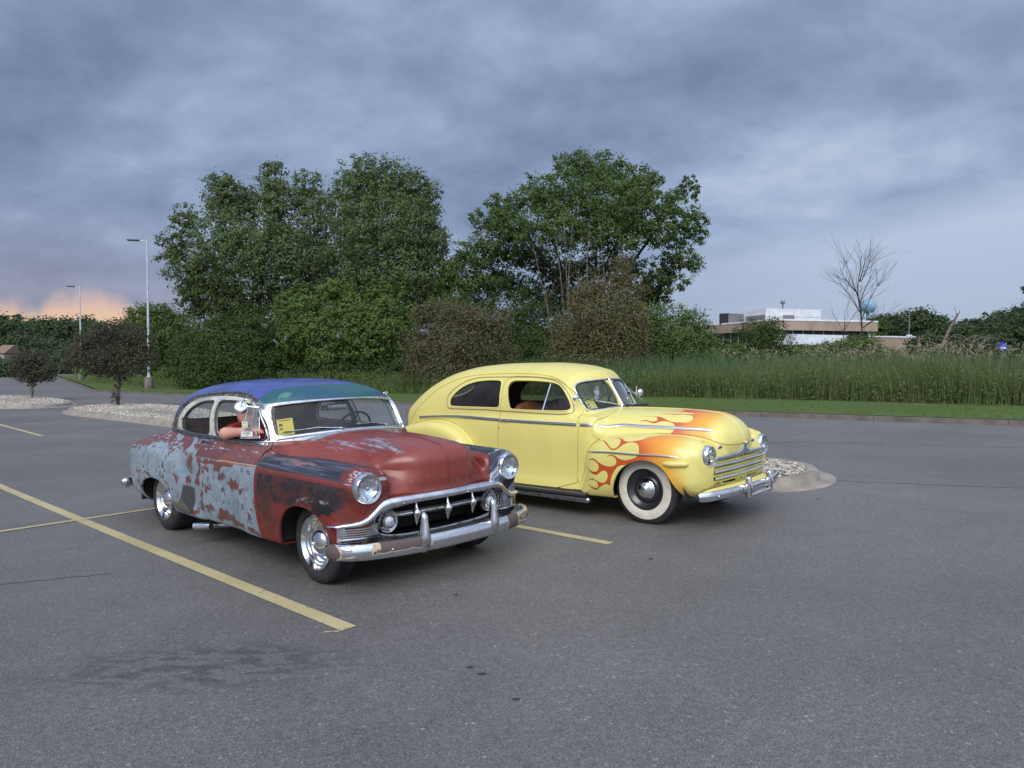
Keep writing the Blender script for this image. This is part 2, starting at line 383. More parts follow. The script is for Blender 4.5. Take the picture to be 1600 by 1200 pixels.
# ================================================================ shared car parts
def glassmat(name,tint=(.9,.95,.95),refl=1.,dirt_haze=.0):
    m=bpy.data.materials.new(name); m.use_nodes=True; t=m.node_tree; N=t.nodes; N.clear()
    o=N.new('ShaderNodeOutputMaterial'); tr=N.new('ShaderNodeBsdfTransparent'); tr.inputs[0].default_value=(*tint,1)
    gl=N.new('ShaderNodeBsdfGlossy'); gl.inputs['Roughness'].default_value=.02; fr=N.new('ShaderNodeFresnel'); fr.inputs[0].default_value=1.5
    ge=N.new('ShaderNodeNewGeometry'); mx=N.new('ShaderNodeMixShader')
    mm=N.new('ShaderNodeMath'); mm.operation='MULTIPLY'; mm.inputs[1].default_value=1.5*refl
    t.links.new(fr.outputs[0],mm.inputs[0])
    fr2=N.new('ShaderNodeLayerWeight'); fr2.inputs[0].default_value=.12
    t.links.new(fr2.outputs['Fresnel'],mm.inputs[0])
    t.links.new(mm.outputs[0],mx.inputs[0]); t.links.new(tr.outputs[0],mx.inputs[1]); t.links.new(gl.outputs[0],mx.inputs[2])
    last=mx.outputs[0]
    if dirt_haze:  # grey film over the glass: dirt plus painted haze of reflected sky
        df=N.new('ShaderNodeBsdfDiffuse'); df.inputs[0].default_value=(.5,.5,.5,1); m2=N.new('ShaderNodeMixShader')
        no=N.new('ShaderNodeTexNoise'); no.inputs['Scale'].default_value=3; tc=N.new('ShaderNodeTexCoord'); t.links.new(tc.outputs['Object'],no.inputs['Vector'])
        m3=N.new('ShaderNodeMath'); m3.operation='MULTIPLY'; m3.inputs[1].default_value=dirt_haze*2; t.links.new(no.outputs[0],m3.inputs[0])
        t.links.new(m3.outputs[0],m2.inputs[0]); t.links.new(last,m2.inputs[1]); t.links.new(df.outputs[0],m2.inputs[2]); last=m2.outputs[0]
    t.links.new(last,o.inputs[0]); MAT[name]=m; return m
def inner(m,col=(.035,.032,.03)):
    """panel pressings are trimmed with dark cloth on their inner side"""
    t=m.node_tree; b=t.nodes['Principled BSDF']; ge=t.nodes.new('ShaderNodeNewGeometry'); mx=t.nodes.new('ShaderNodeMix'); mx.data_type='RGBA'
    t.links.new(ge.outputs['Backfacing'],mx.inputs[0]); bc=b.inputs['Base Color']
    if bc.is_linked: t.links.new(bc.links[0].from_socket,mx.inputs[6])
    else: mx.inputs[6].default_value=bc.default_value[:]
    mx.inputs[7].default_value=(*col,1); t.links.new(mx.outputs[2],bc); return m
chrome=pmat('chrome',(.80,.81,.83),.09,1.); addnoise(chrome,14,(.62,.62,.63),.45,.7,rough2=.2)
chrome_old=pmat('pitted_chrome',(.66,.66,.66),.16,1.); addnoise(chrome_old,26,(.33,.30,.27),.5,.66,6,rough2=.42)
alu=pmat('polished_aluminium',(.78,.79,.81),.16,1.)
black=pmat('black_rubber',(.018,.018,.019),.62); blackp=pmat('black_plastic',(.012,.012,.013),.4)
tyrem=pmat('tyre_rubber',(.022,.022,.023),.75); addnoise(tyrem,9,(.04,.038,.036),.45,.65,5)
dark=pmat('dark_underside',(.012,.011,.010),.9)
lampglass=pmat('lamp_glass',(.86,.88,.9),.06,.55); 
lampglass.node_tree.nodes['Principled BSDF'].inputs['Coat Weight'].default_value=1.
whitewall=pmat('whitewall_rubber',(.70,.66,.55),.5); addnoise(whitewall,18,(.60,.55,.44),.45,.7)
g_clear=glassmat('clear_glass',(.86,.90,.90),1.15,.02)
g_smoke=glassmat('tinted_glass',(.50,.50,.52),1.5,.05)
g_ws=glassmat('windscreen_glass',(.78,.84,.86),2.6,.07)  # film here mostly paints in the pale haze of sky reflection
def project(F,P,it=4):
    P=np.array(P,float)
    for _ in range(it): P=newton(F,P,.05)
    return P
def side_pt(F,x,z,sgn=-1):
    x=np.atleast_1d(np.asarray(x,float)); z=np.atleast_1d(np.asarray(z,float)); lo=np.zeros(len(x)); hi=np.full(len(x),1.2)
    ys=np.linspace(1.2,0,241); v=F(x[:,None],ys[None,:],z[:,None]); i=np.argmax(v<0,1); hi=ys[np.maximum(i-1,0)]; lo=ys[i]
    for _ in range(14):
        mid=(lo+hi)/2; f=F(x,mid,z); hi=np.where(f>0,mid,hi); lo=np.where(f>0,lo,mid)
    return np.stack([x,sgn*(lo+hi)/2,z],1)
def front_pt(F,y,z,x1=1.1,x0=.2):
    y=np.atleast_1d(np.asarray(y,float)); z=np.atleast_1d(np.asarray(z,float))
    xs=np.linspace(x1,x0,240); v=F(xs[None,:],y[:,None],z[:,None]); i=np.argmax(v<0,1); hi=xs[np.maximum(i-1,0)]; lo=xs[i]
    for _ in range(14):
        mid=(lo+hi)/2; f=F(mid,y,z); hi=np.where(f>0,mid,hi); lo=np.where(f>0,lo,mid)
    return np.stack([(lo+hi)/2,y,z],1)
def nrm(F,P):
    g=grad(F,np.asarray(P,float)); return g/np.maximum(np.linalg.norm(g,axis=1,keepdims=True),1e-9)
HALF=lambda w,h:[(w/2,-.003),(w*.42,h*.7),(w*.2,h),(-w*.2,h),(-w*.42,h*.7),(-w/2,-.003)]
RIBS=lambda w,h:[(w/2,-.003),(w*.46,h*.8),(w*.25,h),(w*.2,h*.35),(w*.1,h*.9),(-w*.1,h*.9),(-w*.2,h*.35),(-w*.25,h),(-w*.46,h*.8),(-w/2,-.003)]
def trim(name,F,pts,w,h,mat,parent,prof=None,closed=False,n=5,lift=0.,proj=True,both=False,taper=None):
    if both:
        trim(name,F,np.array(pts,float)*np.array([1,-1,1]),w,h,mat,parent,prof,closed,n,lift,proj,False,taper)
    g=G()
    for sy in (1,):
        P=catmull(np.array(pts,float),n,closed)
        if proj: P=project(F,P)
        N=nrm(F,P); P=P+N*lift; sc=None
        if taper: t=np.linspace(0,1,len(P)); sc=np.clip(np.minimum(t/taper,(1-t)/taper),.12,1)**.6
        g.sweep(P,(prof or HALF)(w,h),N,sc,closed)
    return g.obj(name,mat,parent,auto=60)
def cut(m,s,old,new,gap=0.,gaptag=98,cond=None):
    """region s<0 among triangles tagged old becomes new; a strip of width gap round it becomes gaptag"""
    old=set(old)
    def only(mm):
        o=np.isin(mm.tag,list(old)); 
        if cond is not None: o&=cond(mm.V[mm.T].mean(1))
        return o
    if gap>0:
        sd=split(m,s(m.V)+gap/2,only); o=only(m); m.tag[sd&o]=new
        sd=split(m,s(m.V)-gap/2,only); o=only(m); m.tag[sd&o]=gaptag
    else:
        sd=split(m,s(m.V),only); o=only(m); m.tag[sd&o]=new
def well(name,xc,zc,r,y0,y1,parent,sgn):
    g=G(); a=np.radians(np.linspace(-3,183,22)); P=[]; 
    for y in (y0,y1):
        P+= [(xc+r*math.cos(t),sgn*y,zc+r*math.sin(t)) for t in a]
    n=len(a); F=[(i,i+1,n+i+1,n+i) for i in range(n-1)]; P.append((xc,sgn*y0,zc)); F+=[(i,i+1,2*n) for i in range(n-1)]
    g.add(P,F); return g.obj(name,dark,parent,auto=80)
def tyre_geo(g,R,rr,w,off=0,n=64,tread=True,mi=0):
    """w width, outer face at y=-w/2"""
    h=w/2; s=R-rr
    prof=[(rr-.004,-h*.78),(rr+.01,-h*.90),(rr+s*.35,-h*1.0),(rr+s*.62,-h*.98),(rr+s*.86,-h*.86),(R-.004,-h*.72)]
    if tread:
        for q in (-.45,-.15,.15,.45): prof+=[(R,h*(q-.11)),(R-.007,h*(q-.10)),(R-.007,h*(q+.0)),(R,h*(q+.01))] if q<.4 else [(R,h*q)]
    prof+=[(R-.004,h*.72),(rr+s*.86,h*.86),(rr+s*.5,h*1.0),(rr,h*.85)]
    g.lathe(prof,n,(0,off,0),'y',mi); 
    # sipes across the shoulders
    K=len(prof)
    return g
def lampunit(parent,y,z,x,r,bez,name='headlight',tiltx=0):
    """headlight > bezel, lens"""
    hd=G()
    hd.lathe([(r*.30,x-.10),(r*1.02,x-.07),(r*1.04,x-.02),(r*1.00,x)],40,(0,y,z),'x'); h=hd.obj(name,chrome,parent)
    b=G().lathe([(bez+.004,x-.05),(bez+.006,x-.012),(bez,x+.010),(bez*.93,x+.022),(r*.86,x+.016),(r*.80,x+.004)],48,(0,y,z),'x').obj('bezel',chrome,h)
    g=G(); g.lathe([(r*.84,x+.006),(r*.80,x+.016),(r*.6,x+.032),(r*.35,x+.041),(.001,x+.044)],40,(0,y,z),'x')
    l=g.obj('lens',lensm,h,auto=0)
    c=G().lathe([(r*.20,x-.01),(r*.16,x+.0),(.001,x+.004)],20,(0,y,z),'x').obj('bulb_cap',chrome,h)
    rf=G().lathe([(r*.82,x+.004),(r*.6,x-.022),(r*.3,x-.040),(.001,x-.046)],40,(0,y,z),'x').obj('reflector',chrome,h,auto=0)
    return h
lensm=glassmat('headlamp_lens',(.93,.95,.96),2.2,.06)
def text_geo(txt,size,depth=.0008,font=None):
    c=bpy.data.curves.new('t','FONT'); c.body=txt; c.size=size; c.extrude=depth; c.align_x='CENTER'; c.align_y='CENTER'; c.resolution_u=2
    o=bpy.data.objects.new('t',c); COL.objects.link(o); dg=bpy.context.evaluated_depsgraph_get(); me=bpy.data.meshes.new_from_object(o.evaluated_get(dg))
    V=[tuple(v.co) for v in me.vertices]; F=[tuple(p.vertices) for p in me.polygons]; bpy.data.objects.remove(o); bpy.data.meshes.remove(me); return np.array(V),F
def card(name,P0,ux,uy,w,h,items,base,parent=None,thick=.0015):
    """flat printed card: items = (kind,x,y,size/w,h,matindex,text); origin at centre"""
    ux=np.array(ux,float); ux/=np.linalg.norm(ux); uy=np.array(uy,float); uy-=ux*(uy@ux); uy/=np.linalg.norm(uy); n=np.cross(ux,uy)
    g=G(); R=np.stack([ux,uy,n],1)
    g.box(P0,(w,h,thick),R,0)
    for it in items:
        if it[0]=='b': _,x,y,a,b,mi=it; g.box(np.array(P0)+ux*x+uy*y+n*(thick*.5+.0006),(a,b,.0012),R,mi)
        else:
            _,x,y,s,mi,tx=it; V,F=text_geo(tx,s,.0006); V=V@R.T+np.array(P0)+ux*x+uy*y+n*(thick*.5+.0016); g.add(V,F,mi)
    return g.obj(name,base,parent,smooth=False)
# ================================================================ patina coupe: body surface
def place_car(o,X,Y,yaw):
    # the lot falls gently to the left, the car leans with it
    th=-.0223
    R=Matrix.Translation((0,0,CAMH))@Matrix.Rotation(th,4,'Y')@Matrix.Translation((0,0,-CAMH))
    o.matrix_world=R@Matrix.Translation((X,Y,0))@Matrix.Rotation(yaw,4,'Z')
C_rf=[(-1.80,.20),(-1.95,.45),(-2.06,.60),(-2.16,.73),(-2.32,.84),(-2.6,.895),(-3.0,.915),(-3.5,.905),(-3.9,.875),(-4.12,.80),(-4.16,.6),(-4.12,.42),(-4.0,.33),(-3.4,.28),(-2.6,.20)]
C_ff=[(-.95,.15),(-1.0,.80),(-.62,.905),(-.2,.92),(.2,.905),(.45,.895),(.56,.87),(.60,.78),(.60,.6),(.58,.42),(.5,.30),(.2,.22)]
c_wside=crv([(.20,.84),(.30,.885),(.45,.915),(.62,.93),(.78,.925),(.86,.905),(.93,.86),(1.0,.805),(1.06,.76),(1.12,.72)])
c_wx=crv([(-4.3,.55),(-4.1,.66),(-3.7,.84),(-3.2,.96),(-2.6,.985),(-1.6,1.0),(-.8,1.0),(-.2,.99),(.2,.97),(.45,.93),(.62,.84),(.7,.75)])
c_hz=crv([(-1.0,1.075),(-.6,1.085),(-.2,1.085),(.2,1.070),(.45,1.045),(.6,1.01),(.75,.95)])
c_hw=crv([(-1.0,.74),(-.6,.70),(-.1,.61),(.3,.55),(.55,.52),(.75,.48)])
c_deck=crv([(-4.3,.58),(-4.15,.74),(-3.95,.87),(-3.6,.975),(-3.2,1.03),(-2.9,1.045),(-2.7,1.045)])
c_gtop=crv([(-3.7,1.10),(-3.35,1.28),(-3.1,1.40),(-2.8,1.485),(-2.4,1.53),(-1.9,1.547),(-1.5,1.54),(-1.2,1.515),(-.95,1.46),(-.8,1.40)])
c_gw=crv([(-3.7,.50),(-3.3,.62),(-2.9,.735),(-2.5,.785),(-2.0,.80),(-1.4,.80),(-1.0,.785),(-.7,.76)])
c_noz=crv([(.3,.60),(.55,.615),(.68,.64),(.8,.665),(.9,.665),(1.0,.63),(1.1,.56)])
c_rw=crv([(-4.3,.58),(-4.15,.68),(-3.95,.80),(-3.75,.875),(-3.5,.935),(-3.2,.96),(-2.0,.965)])
c_ttop=crv([(-3.0,1.045),(-1.2,1.045),(-1.0,1.03),(-.7,.93),(-.4,.84),(0,.80),(.6,.78)])
def chevy_F(x,y,z):
    Y=np.sqrt(y*y+1e-8)
    rf=poly_sd(x,z,C_rfp); ff=poly_sd(x,z,C_ffp)
    ws=c_wside(z); wx=c_wx(x)
    # tub
    tub=Y-ws*wx
    deck=z-(c_deck(x)-.10*np.maximum(Y-.35,0)**2*4)
    cab=z-c_ttop(x)
    top=smin(smax(deck,x+2.9,.05),smax(cab,-3.0-x,.05),.05) if False else np.where(x<-2.9,deck,cab)
    tub=smax(tub,top,.07); tub=smax(tub,.245-z,.05); tub=smax(tub,x-.55,.06); tub=smax(tub,-4.16-x+.35*Y*Y*.6,.16)
    
    # rear pontoon
    wrf=c_rw(x)*np.minimum(c_wside(np.minimum(z,.80))/.93,1)
    r=smax(rf,Y-wrf,.15); r=smax(r,.35-Y,.05)
    # front fender
    wff=np.minimum(.945,.945-.55*np.maximum(x-.18,0)**2)*(c_wside(np.minimum(z,.80))/.93)
    q=smax(ff,Y-wff,.16); q=smax(q,(.30+.19*np.clip((x-.05)/.35,0,1))-Y,.07)
    # valley next to hood is flatter
    # hood
    hz=c_hz(x)-.62; hw=c_hw(x)
    h=((Y/hw)**2.6+(np.maximum(z-.62,0)/hz)**2.6+1e-9)**(1/2.6)-1; h=h*np.minimum(hz,hw)
    h=smax(h,.62-z,.03); h=smax(h,-1.0-x,.03)
    sh_=np.logaddexp(0,(Y-.285)*38)/38; nose=x-(c_noz(z)-.36*Y*Y-1.0*sh_*np.clip((z-.70)/.16,0,1))
    h=smax(h,nose,.05)
    # raised centre bulge dropping to the grille
    b=((Y/.235)**2+((z-.80)/.305)**2)**.5-1
    # cowl slope to windscreen
    cw=smax(z-(1.085-.16*Y*Y-.22*np.maximum(x+.9,0)),Y-.76+.25*np.maximum(x+.9,0),.10); cw=smax(cw,smax(-1.3-x,x+.35,.02),.08); cw=smax(cw,.7-z,.03)
    # greenhouse
    gh=c_gtop(x)-.93; gw=c_gw(x)
    g=((Y/gw)**3.1+(np.maximum(z-.93,0)/gh)**3.1+1e-9)**(1/3.1)-1; g=g*np.minimum(gh,gw)
    fr=x-(-.60-.60*(z-1.06)-.50*Y*Y+.5*np.logaddexp(0,(z-1.375)*40)/40); g=smax(g,fr,.05)
    re=(-3.28+.50*Y*Y+.50*(z-1.05))-x; g=smax(g,re,.16); g=smax(g,.9-z,.02)
    F=smin(tub,cw,.06); F=smin(F,r,.045); F=smin(F,q,.05); F=smin(F,h,.045); F=smin(F,g,.012)
    # headlamp pod
    pod=np.sqrt((Y-.712)**2+(z-.775)**2)-.122-.0*x; pod=smax(pod,smax(x-.575,-.1-x,.02),.03); F=smin(F,pod,.08)
    # grille mouth
    my=Y; mz=np.abs(z-.500)
    mo=((my/.645)**3.4+(mz/.128)**3.4+1e-9)**(1/3.4)-1; mo=mo*.128; mo=smax(mo,.36-x,.02); F=smax(F,-mo,.02); F=smax(F,.25-z,.03)
    return F
C_rfp=catmull(C_rf,4,True); C_ffp=catmull(C_ff,4,True)
#BUILD
# ================================================================ patina coupe: paint
def lin(r,g,b): return np.array(srgb(r,g,b),np.float32)
def sm(a,b,x):
    t=np.clip((x-a)/(b-a),0,1); return t*t*(3-2*t)
def over(img,col,mask): return img*(1-mask[...,None])+np.asarray(col,np.float32)*mask[...,None]
SW,SH=2080,480
def chevy_paint():
    X,Q=np.meshgrid(np.linspace(-4.3,.9,SW,dtype=np.float32),np.linspace(.15,1.35,SH,dtype=np.float32))
    n1=fnoise(SH,SW,26,6,6,1,.6); n2=fnoise(SH,SW,90,21,4,2,.6); n3=fnoise(SH,SW,9,3,4,3); ns=fnoise(SH,SW,14,60,5,4,.6); nv=fnoise(SH,SW,120,10,4,5,.6)
    nz=n1-.5; blue=lin(132,147,157); blue2=lin(150,163,170); rust=lin(92,52,46); mar=lin(104,62,58); red=lin(116,46,38); org=lin(150,92,62)
    img=np.zeros((SH,SW,3),np.float32)+blue; img=over(img,blue2,sm(.45,.62,n3)*.5); img=over(img,lin(120,132,142),sm(.5,.62,n2)*.35)
    w1=fnoise(SH,SW,46,14,7,6,.74)-.5; w2=fnoise(SH,SW,46,14,7,7,.74)-.5
    Xw=X+w1*.30; Qw=Q+w2*.16
    def blob(x,z,rx,rz,a=1.,rot=0.):
        c,s=math.cos(rot),math.sin(rot); dx,dz=Xw-x,Qw-z; u=(dx*c+dz*s)/rx; v=(-dx*s+dz*c)/rz; return a*np.exp(-(u*u+v*v)**1.3)
    # rust shows where the field is above a ragged threshold
    f=np.zeros_like(X)
    # door
    B=[(-1.80,.72,.055,.22,1),(-1.76,.50,.05,.2,.9),(-1.55,.83,.35,.035,1),(-1.30,.825,.25,.04,.7),(-1.66,.74,.05,.05,.8),(-1.66,.665,.04,.03,.7),(-1.58,.78,.06,.08,.7),
       (-1.27,.70,.10,.035,.95),(-1.05,.675,.16,.04,1.05),(-.86,.655,.09,.04,.95),(-1.55,.585,.05,.045,.75),(-1.58,.57,.03,.03,.6),(-.77,.80,.022,.03,.95),(-.88,.81,.02,.03,.8),
       (-1.60,.395,.13,.045,1),(-1.38,.37,.12,.06,1),(-1.20,.36,.10,.05,.9),(-1.05,.32,.2,.035,.9),(-.75,.30,.2,.025,.9),(-.625,.55,.02,.3,.8),(-1.40,.79,.07,.05,.7),
       # quarter panel
       (-2.02,.80,.07,.16,1.,.4),(-1.98,.62,.13,.05,1),(-2.20,.92,.14,.035,1,-.3),(-2.42,.90,.10,.03,.7),(-2.25,.60,.03,.06,.9),(-2.30,.72,.02,.03,.8),(-2.75,.63,.02,.05,.9,.5),(-2.95,.66,.05,.07,.7),(-3.0,.59,.2,.018,.8),
       (-2.62,.59,.22,.015,.8,-.1),(-3.25,.50,.02,.12,.8),(-3.3,.60,.05,.02,.6),(-3.55,.86,.30,.025,1),(-3.2,.875,.25,.02,.7),(-3.60,.70,.02,.12,.6),(-3.75,.76,.02,.10,.7),(-3.66,.80,.015,.1,.6),(-1.95,.33,.1,.03,.9),(-1.95,1.0,.2,.05,.6),(-3.85,.5,.03,.1,.6)]
    for b in B: f=np.maximum(f,blob(*b))
    f=f+nz*1.1+(n2-.5)*1.0; rm=sm(.53,.60,f)*(.75+.25*sm(.4,.6,n2))
    img=over(img,lin(118,108,106),sm(.46,.55,f)*.55); img=over(img,rust,rm); img=over(img,lin(128,72,55),rm*sm(.5,.65,n2)*.6)
    # fine chips and vertical streaks
    vst=fnoise(SH,SW,170,7,4,8,.6); img=over(img,lin(116,92,84),sm(.66,.74,vst)*.35*(1-rm)); img=over(img,lin(112,128,140),sm(.52,.66,fnoise(SH,SW,60,14,5,12,.7))*.55*(1-rm)); img=over(img,rust*.85,sm(.64,.70,n2*.7+.3*nv+(n3-.5)*.25)*(1-rm)*.9)
    img=over(img,lin(80,62,58),sm(.66,.70,nv)*sm(-3.3,-3.9,X)*.8)
    
    # maroon shoulder above the crease of door and quarter
    sh=sm(.845,.875,Q+(n1-.5)*.05-np.where(X<-1.9,.03*sm(-1.9,-2.1,X),0))
    s2=over(np.zeros_like(img)+mar,lin(120,74,66),sm(.45,.6,n1)); s2=over(s2,lin(86,74,84),sm(.52,.62,ns)*.7)
    s2=over(s2,lin(165,165,178),sm(.60,.64,ns*.6+n2*.4)*sm(.93,.98,Q)); 
    img=over(img,s2,sh*sm(-4.2,-3.4,X+0*Q)*np.where(X<-1.9,sm(.47,.52,n1+.12*sm(.93,1.0,Q)+.14*sm(-2.9,-3.4,X)),1))
    img=over(img,org,sm(.02,.0,np.abs(Q-.862))*sm(.4,.55,n1)*(X>-1.85)*.7)
    img=over(img,lin(196,160,112),sm(.006,.003,np.abs(Q-.868-.0*X))*sm(.42,.5,fnoise(SH,SW,12,2,2,9))*(X>-1.4))
    # ---- front fender
    ff=np.zeros((SH,SW,3),np.float32)+red; ff=over(ff,lin(122,46,38),sm(.5,.62,n3)*.6)
    kb=lin(34,34,38)
    # black band on the side fading to red low down
    edge=.615+.10*sm(-.30,-.55,X)*0-.0*X
    edge=np.interp(X[0],[-.62,-.45,-.35,-.2,0,.2,.35,.5,.62],[.63,.62,.60,.60,.615,.60,.58,.60,.64])[None,:].astype(np.float32)
    bm=sm(.0,.05,Q-edge+(n1-.5)*.16)*sm(.0,.012,.822-Q+(n2-.5)*.015-.012*sm(.2,.6,X))*sm(.62,.45,X+(n1-.5)*.5)*sm(-.615,-.60,X)
    ff=over(ff,kb,bm*.96); ff=over(ff,lin(66,52,46),bm*sm(.55,.7,n2)*.6)
    ff=over(ff,lin(64,44,38),sm(.35,.75,blob(-.47,.53,.11,.12)+nz*.9)*.85)
    ff=over(ff,lin(92,40,32),sm(.5,.62,fnoise(SH,SW,60,16,5,21,.7))*.6)
    scr=sm(.56,.62,fnoise(SH,SW,70,34,5,11,.65))
    ff=over(ff,lin(150,148,150),scr*(sm(.5,.9,blob(.30,.65,.14,.055))+.7*sm(.5,.9,blob(.12,.66,.10,.05)))*.8)
    ff=over(ff,lin(30,28,30),sm(.45,.52,n1+blob(.33,.62,.13,.04)*.25-.08)*sm(.3,.6,blob(.33,.63,.17,.06)))
    # shoulder: dark graphite with pink primer clouds
    sh=sm(.853,.868,Q+(n2-.5)*.03); g2=over(np.zeros_like(img)+lin(52,55,66),lin(84,90,106),sm(.45,.62,ns)*.8); g2=over(g2,lin(28,30,38),sm(.52,.6,fnoise(SH,SW,20,40,5,13))*.8)
    g2=over(g2,lin(150,104,100),sm(.4,.7,blob(-.18,1.0,.20,.03)+blob(-.42,1.04,.15,.02)+blob(.0,1.0,.2,.02,.5)+nz*.8)*.75)
    g2=over(g2,red,sm(.40,.52,X+(n1-.5)*.3)*.9)
    ff=over(ff,g2,sh)
    ff=over(ff,lin(120,60,50),sm(.010,.004,np.abs(Q-.846))*.6)
    # nose of the fender: red with scuffed primer by the lamp
    ff=over(ff,lin(190,186,190),sm(.58,.61,fnoise(SH,SW,110,50,5,15,.6)+.08*blob(.57,.95,.08,.25)-.02)*sm(.52,.56,X)*sm(.80,.88,Q)*.8)
    m=sm(-.66,-.655,X+.12*np.clip(Q-.86,0,1))
    img=over(img,ff,m)
    return np.clip(img,0,1)
def hood_paint():
    w,h=840,640; X,Yc=np.meshgrid(np.linspace(-1,1.1,w),np.linspace(-.8,.8,h)); red=lin(122,50,42)
    img=np.zeros((h,w,3),np.float32)+red; n=fnoise(h,w,8,10,5,31); s=fnoise(h,w,6,60,5,32,.6); f=fnoise(h,w,50,60,4,33)
    img=over(img,lin(118,46,40),sm(.5,.62,n)*.6); img=over(img,lin(152,76,62),sm(.5,.6,fnoise(h,w,3,4,4,34))*.45)
    bl=lambda x,y,rx,ry:np.exp(-(((X-x)/rx)**2+((Yc-y)/ry)**2)**1.2)
    g=bl(.24,-.29,.30,.10)+.75*bl(-.25,-.42,.28,.08)+.5*bl(.35,.12,.22,.12)+.4*bl(-.3,.3,.25,.1)
    img=over(img,lin(98,84,96),sm(.35,.9,g+(s-.5)*1.8)*.6)
    img=over(img,lin(176,176,188),sm(.56,.70,s*.72+f*.28+g*.06)*sm(.2,.6,g)*.55)
    img=over(img,lin(160,110,98),sm(.745,.775,f+.05*(s-.5))*.6)
    img=over(img,lin(92,40,36),sm(.48,.56,s)*sm(-.45,-.8,X)*.7)
    return np.clip(img,0,1)
def imgmat(name,A,rough,coat=0.,fine=None,backface=(.03,.028,.026),r2=None,metal=0.):
    m=pmat(name,(.5,.5,.5),rough,metal); t=m.node_tree; b=t.nodes['Principled BSDF']; im=t.nodes.new('ShaderNodeTexImage')
    im.image=npimg(name,A); im.extension='EXTEND'; im.image.colorspace_settings.name='Linear Rec.709' 
    t.links.new(im.outputs[0],b.inputs['Base Color']); b.inputs['Coat Weight'].default_value=coat; b.inputs['Coat Roughness'].default_value=.15
    addnoise(m,60,(.09,.05,.04),.60,.75,6) if fine else None
    no=t.nodes.new('ShaderNodeTexNoise'); no.inputs['Scale'].default_value=5; no.inputs['Detail'].default_value=6; tc=t.nodes.new('ShaderNodeTexCoord'); t.links.new(tc.outputs['Object'],no.inputs['Vector'])
    mr=t.nodes.new('ShaderNodeMapRange'); mr.inputs[1].default_value=.35; mr.inputs[2].default_value=.7; mr.inputs[3].default_value=rough-.08; mr.inputs[4].default_value=r2 or rough+.2
    t.links.new(no.outputs[0],mr.inputs[0]); t.links.new(mr.outputs[0],b.inputs['Roughness'])
    bp=t.nodes.new('ShaderNodeBump'); bp.inputs['Strength'].default_value=.10; bp.inputs['Distance'].default_value=.01
    n2=t.nodes.new('ShaderNodeTexNoise'); n2.inputs['Scale'].default_value=9; n2.inputs['Detail'].default_value=3; t.links.new(tc.outputs['Object'],n2.inputs['Vector']); t.links.new(n2.outputs[0],bp.inputs['Height']); t.links.new(bp.outputs[0],b.inputs['Normal'])
    inner(m,backface); return m
def suv(V):
    Y=np.abs(V[:,1]); w=np.clip((V[:,2]-.78)/.08,0,1); q=V[:,2]+.8*np.maximum(.93-Y,0)*w; return np.stack([(V[:,0]+4.3)/5.2,(q-.15)/1.2],1)
def huv(V): return np.stack([(V[:,0]+np.maximum(0,1.02-V[:,2])*np.clip((V[:,0]-.2)/.3,0,1)+1)/2.1,(V[:,1]+.8)/1.6],1)
patina=imgmat('patina_paint',chevy_paint(),.46,.0,True)
hoodm=imgmat('red_oxide_primer',hood_paint(),.36,.12,False,r2=.5)
def scrapemat():
    w,h=720,300; n=fnoise(h,w,30,12,6,41,.65); s=fnoise(h,w,8,40,5,42)
    img=np.zeros((h,w,3),np.float32)+lin(42,44,54); img=over(img,lin(92,100,118),sm(.45,.65,n)*.8); img=over(img,lin(176,178,190),sm(.60,.66,n*.8+s*.2)); img=over(img,lin(20,20,24),sm(.56,.62,fnoise(h,w,40,20,5,43)))
    return imgmat('scraped_black_paint',img,.36,.1)
scrape=scrapemat()
roofblue=pmat('blue_roof_paint',srgb(54,66,128),.30,Coat_Weight=.25); addnoise(roofblue,3,srgb(70,86,160),.42,.62,5,rough2=.42,bump=.06,bscale=6); inner(roofblue)
roofteal=pmat('teal_roof_paint',srgb(42,90,92),.42); addnoise(roofteal,2.2,srgb(40,82,104),.4,.6,5); addnoise(roofteal,9,srgb(78,128,120),.68,.70,3,stretch=(1,.35,1)); inner(roofteal)
creamm=pmat('chipped_cream_paint',srgb(196,194,178),.5); addnoise(creamm,16,srgb(92,70,60),.60,.66,8,bump=.2); addnoise(creamm,7,srgb(160,160,152),.5,.6,5); inner(creamm,(.06,.055,.05))
mould=pmat('worn_stainless',(.46,.47,.49),.3,1.); addnoise(mould,20,(.22,.2,.19),.5,.62,5,rough2=.5)
# ================================================================ patina coupe: panels
dkchrome=pmat('dull_chrome',(.30,.30,.30),.24,1.)
car1=empty('parked_car',label='rusty primer coupe with blue and teal roof and weathered grey doors',cat='car')
F=chevy_F; CELL=.02
m=surf_nets(F,(-4.3,-CELL*1.5,.18),(.82,1.04,1.62),CELL)
sd_=split(m,-m.V[:,1]); m.T=m.T[sd_]; m.tag=m.tag[sd_]; m,_=sub(m,np.ones(len(m.T),bool)); m=mirror(m)
arch_f=catmull([(-.335,.10),(-.33,.28),(-.285,.42),(-.19,.54),(-.05,.605),(.09,.618),(.23,.595),(.335,.52),(.39,.43),(.405,.33),(.40,.10)],4,True)
arch_r=catmull([(-3.26,.10),(-3.265,.34),(-3.22,.45),(-3.12,.52),(-2.95,.558),(-2.78,.565),(-2.62,.54),(-2.50,.48),(-2.435,.40),(-2.42,.30),(-2.42,.10)],4,True)
low=lambda c:(np.abs(c[:,1])>.48)&(c[:,2]<.7)
cut(m,lambda V:poly_sd(V[:,0],V[:,2],arch_f),[0],99,cond=low)
cut(m,lambda V:poly_sd(V[:,0],V[:,2],arch_r),[0],99,cond=low)
cut(m,lambda V:np.hypot(np.abs(V[:,1])-.712,V[:,2]-.775)-.104,[0],99,cond=lambda c:(c[:,0]>.52))
up=lambda c:(c[:,2]>.97)
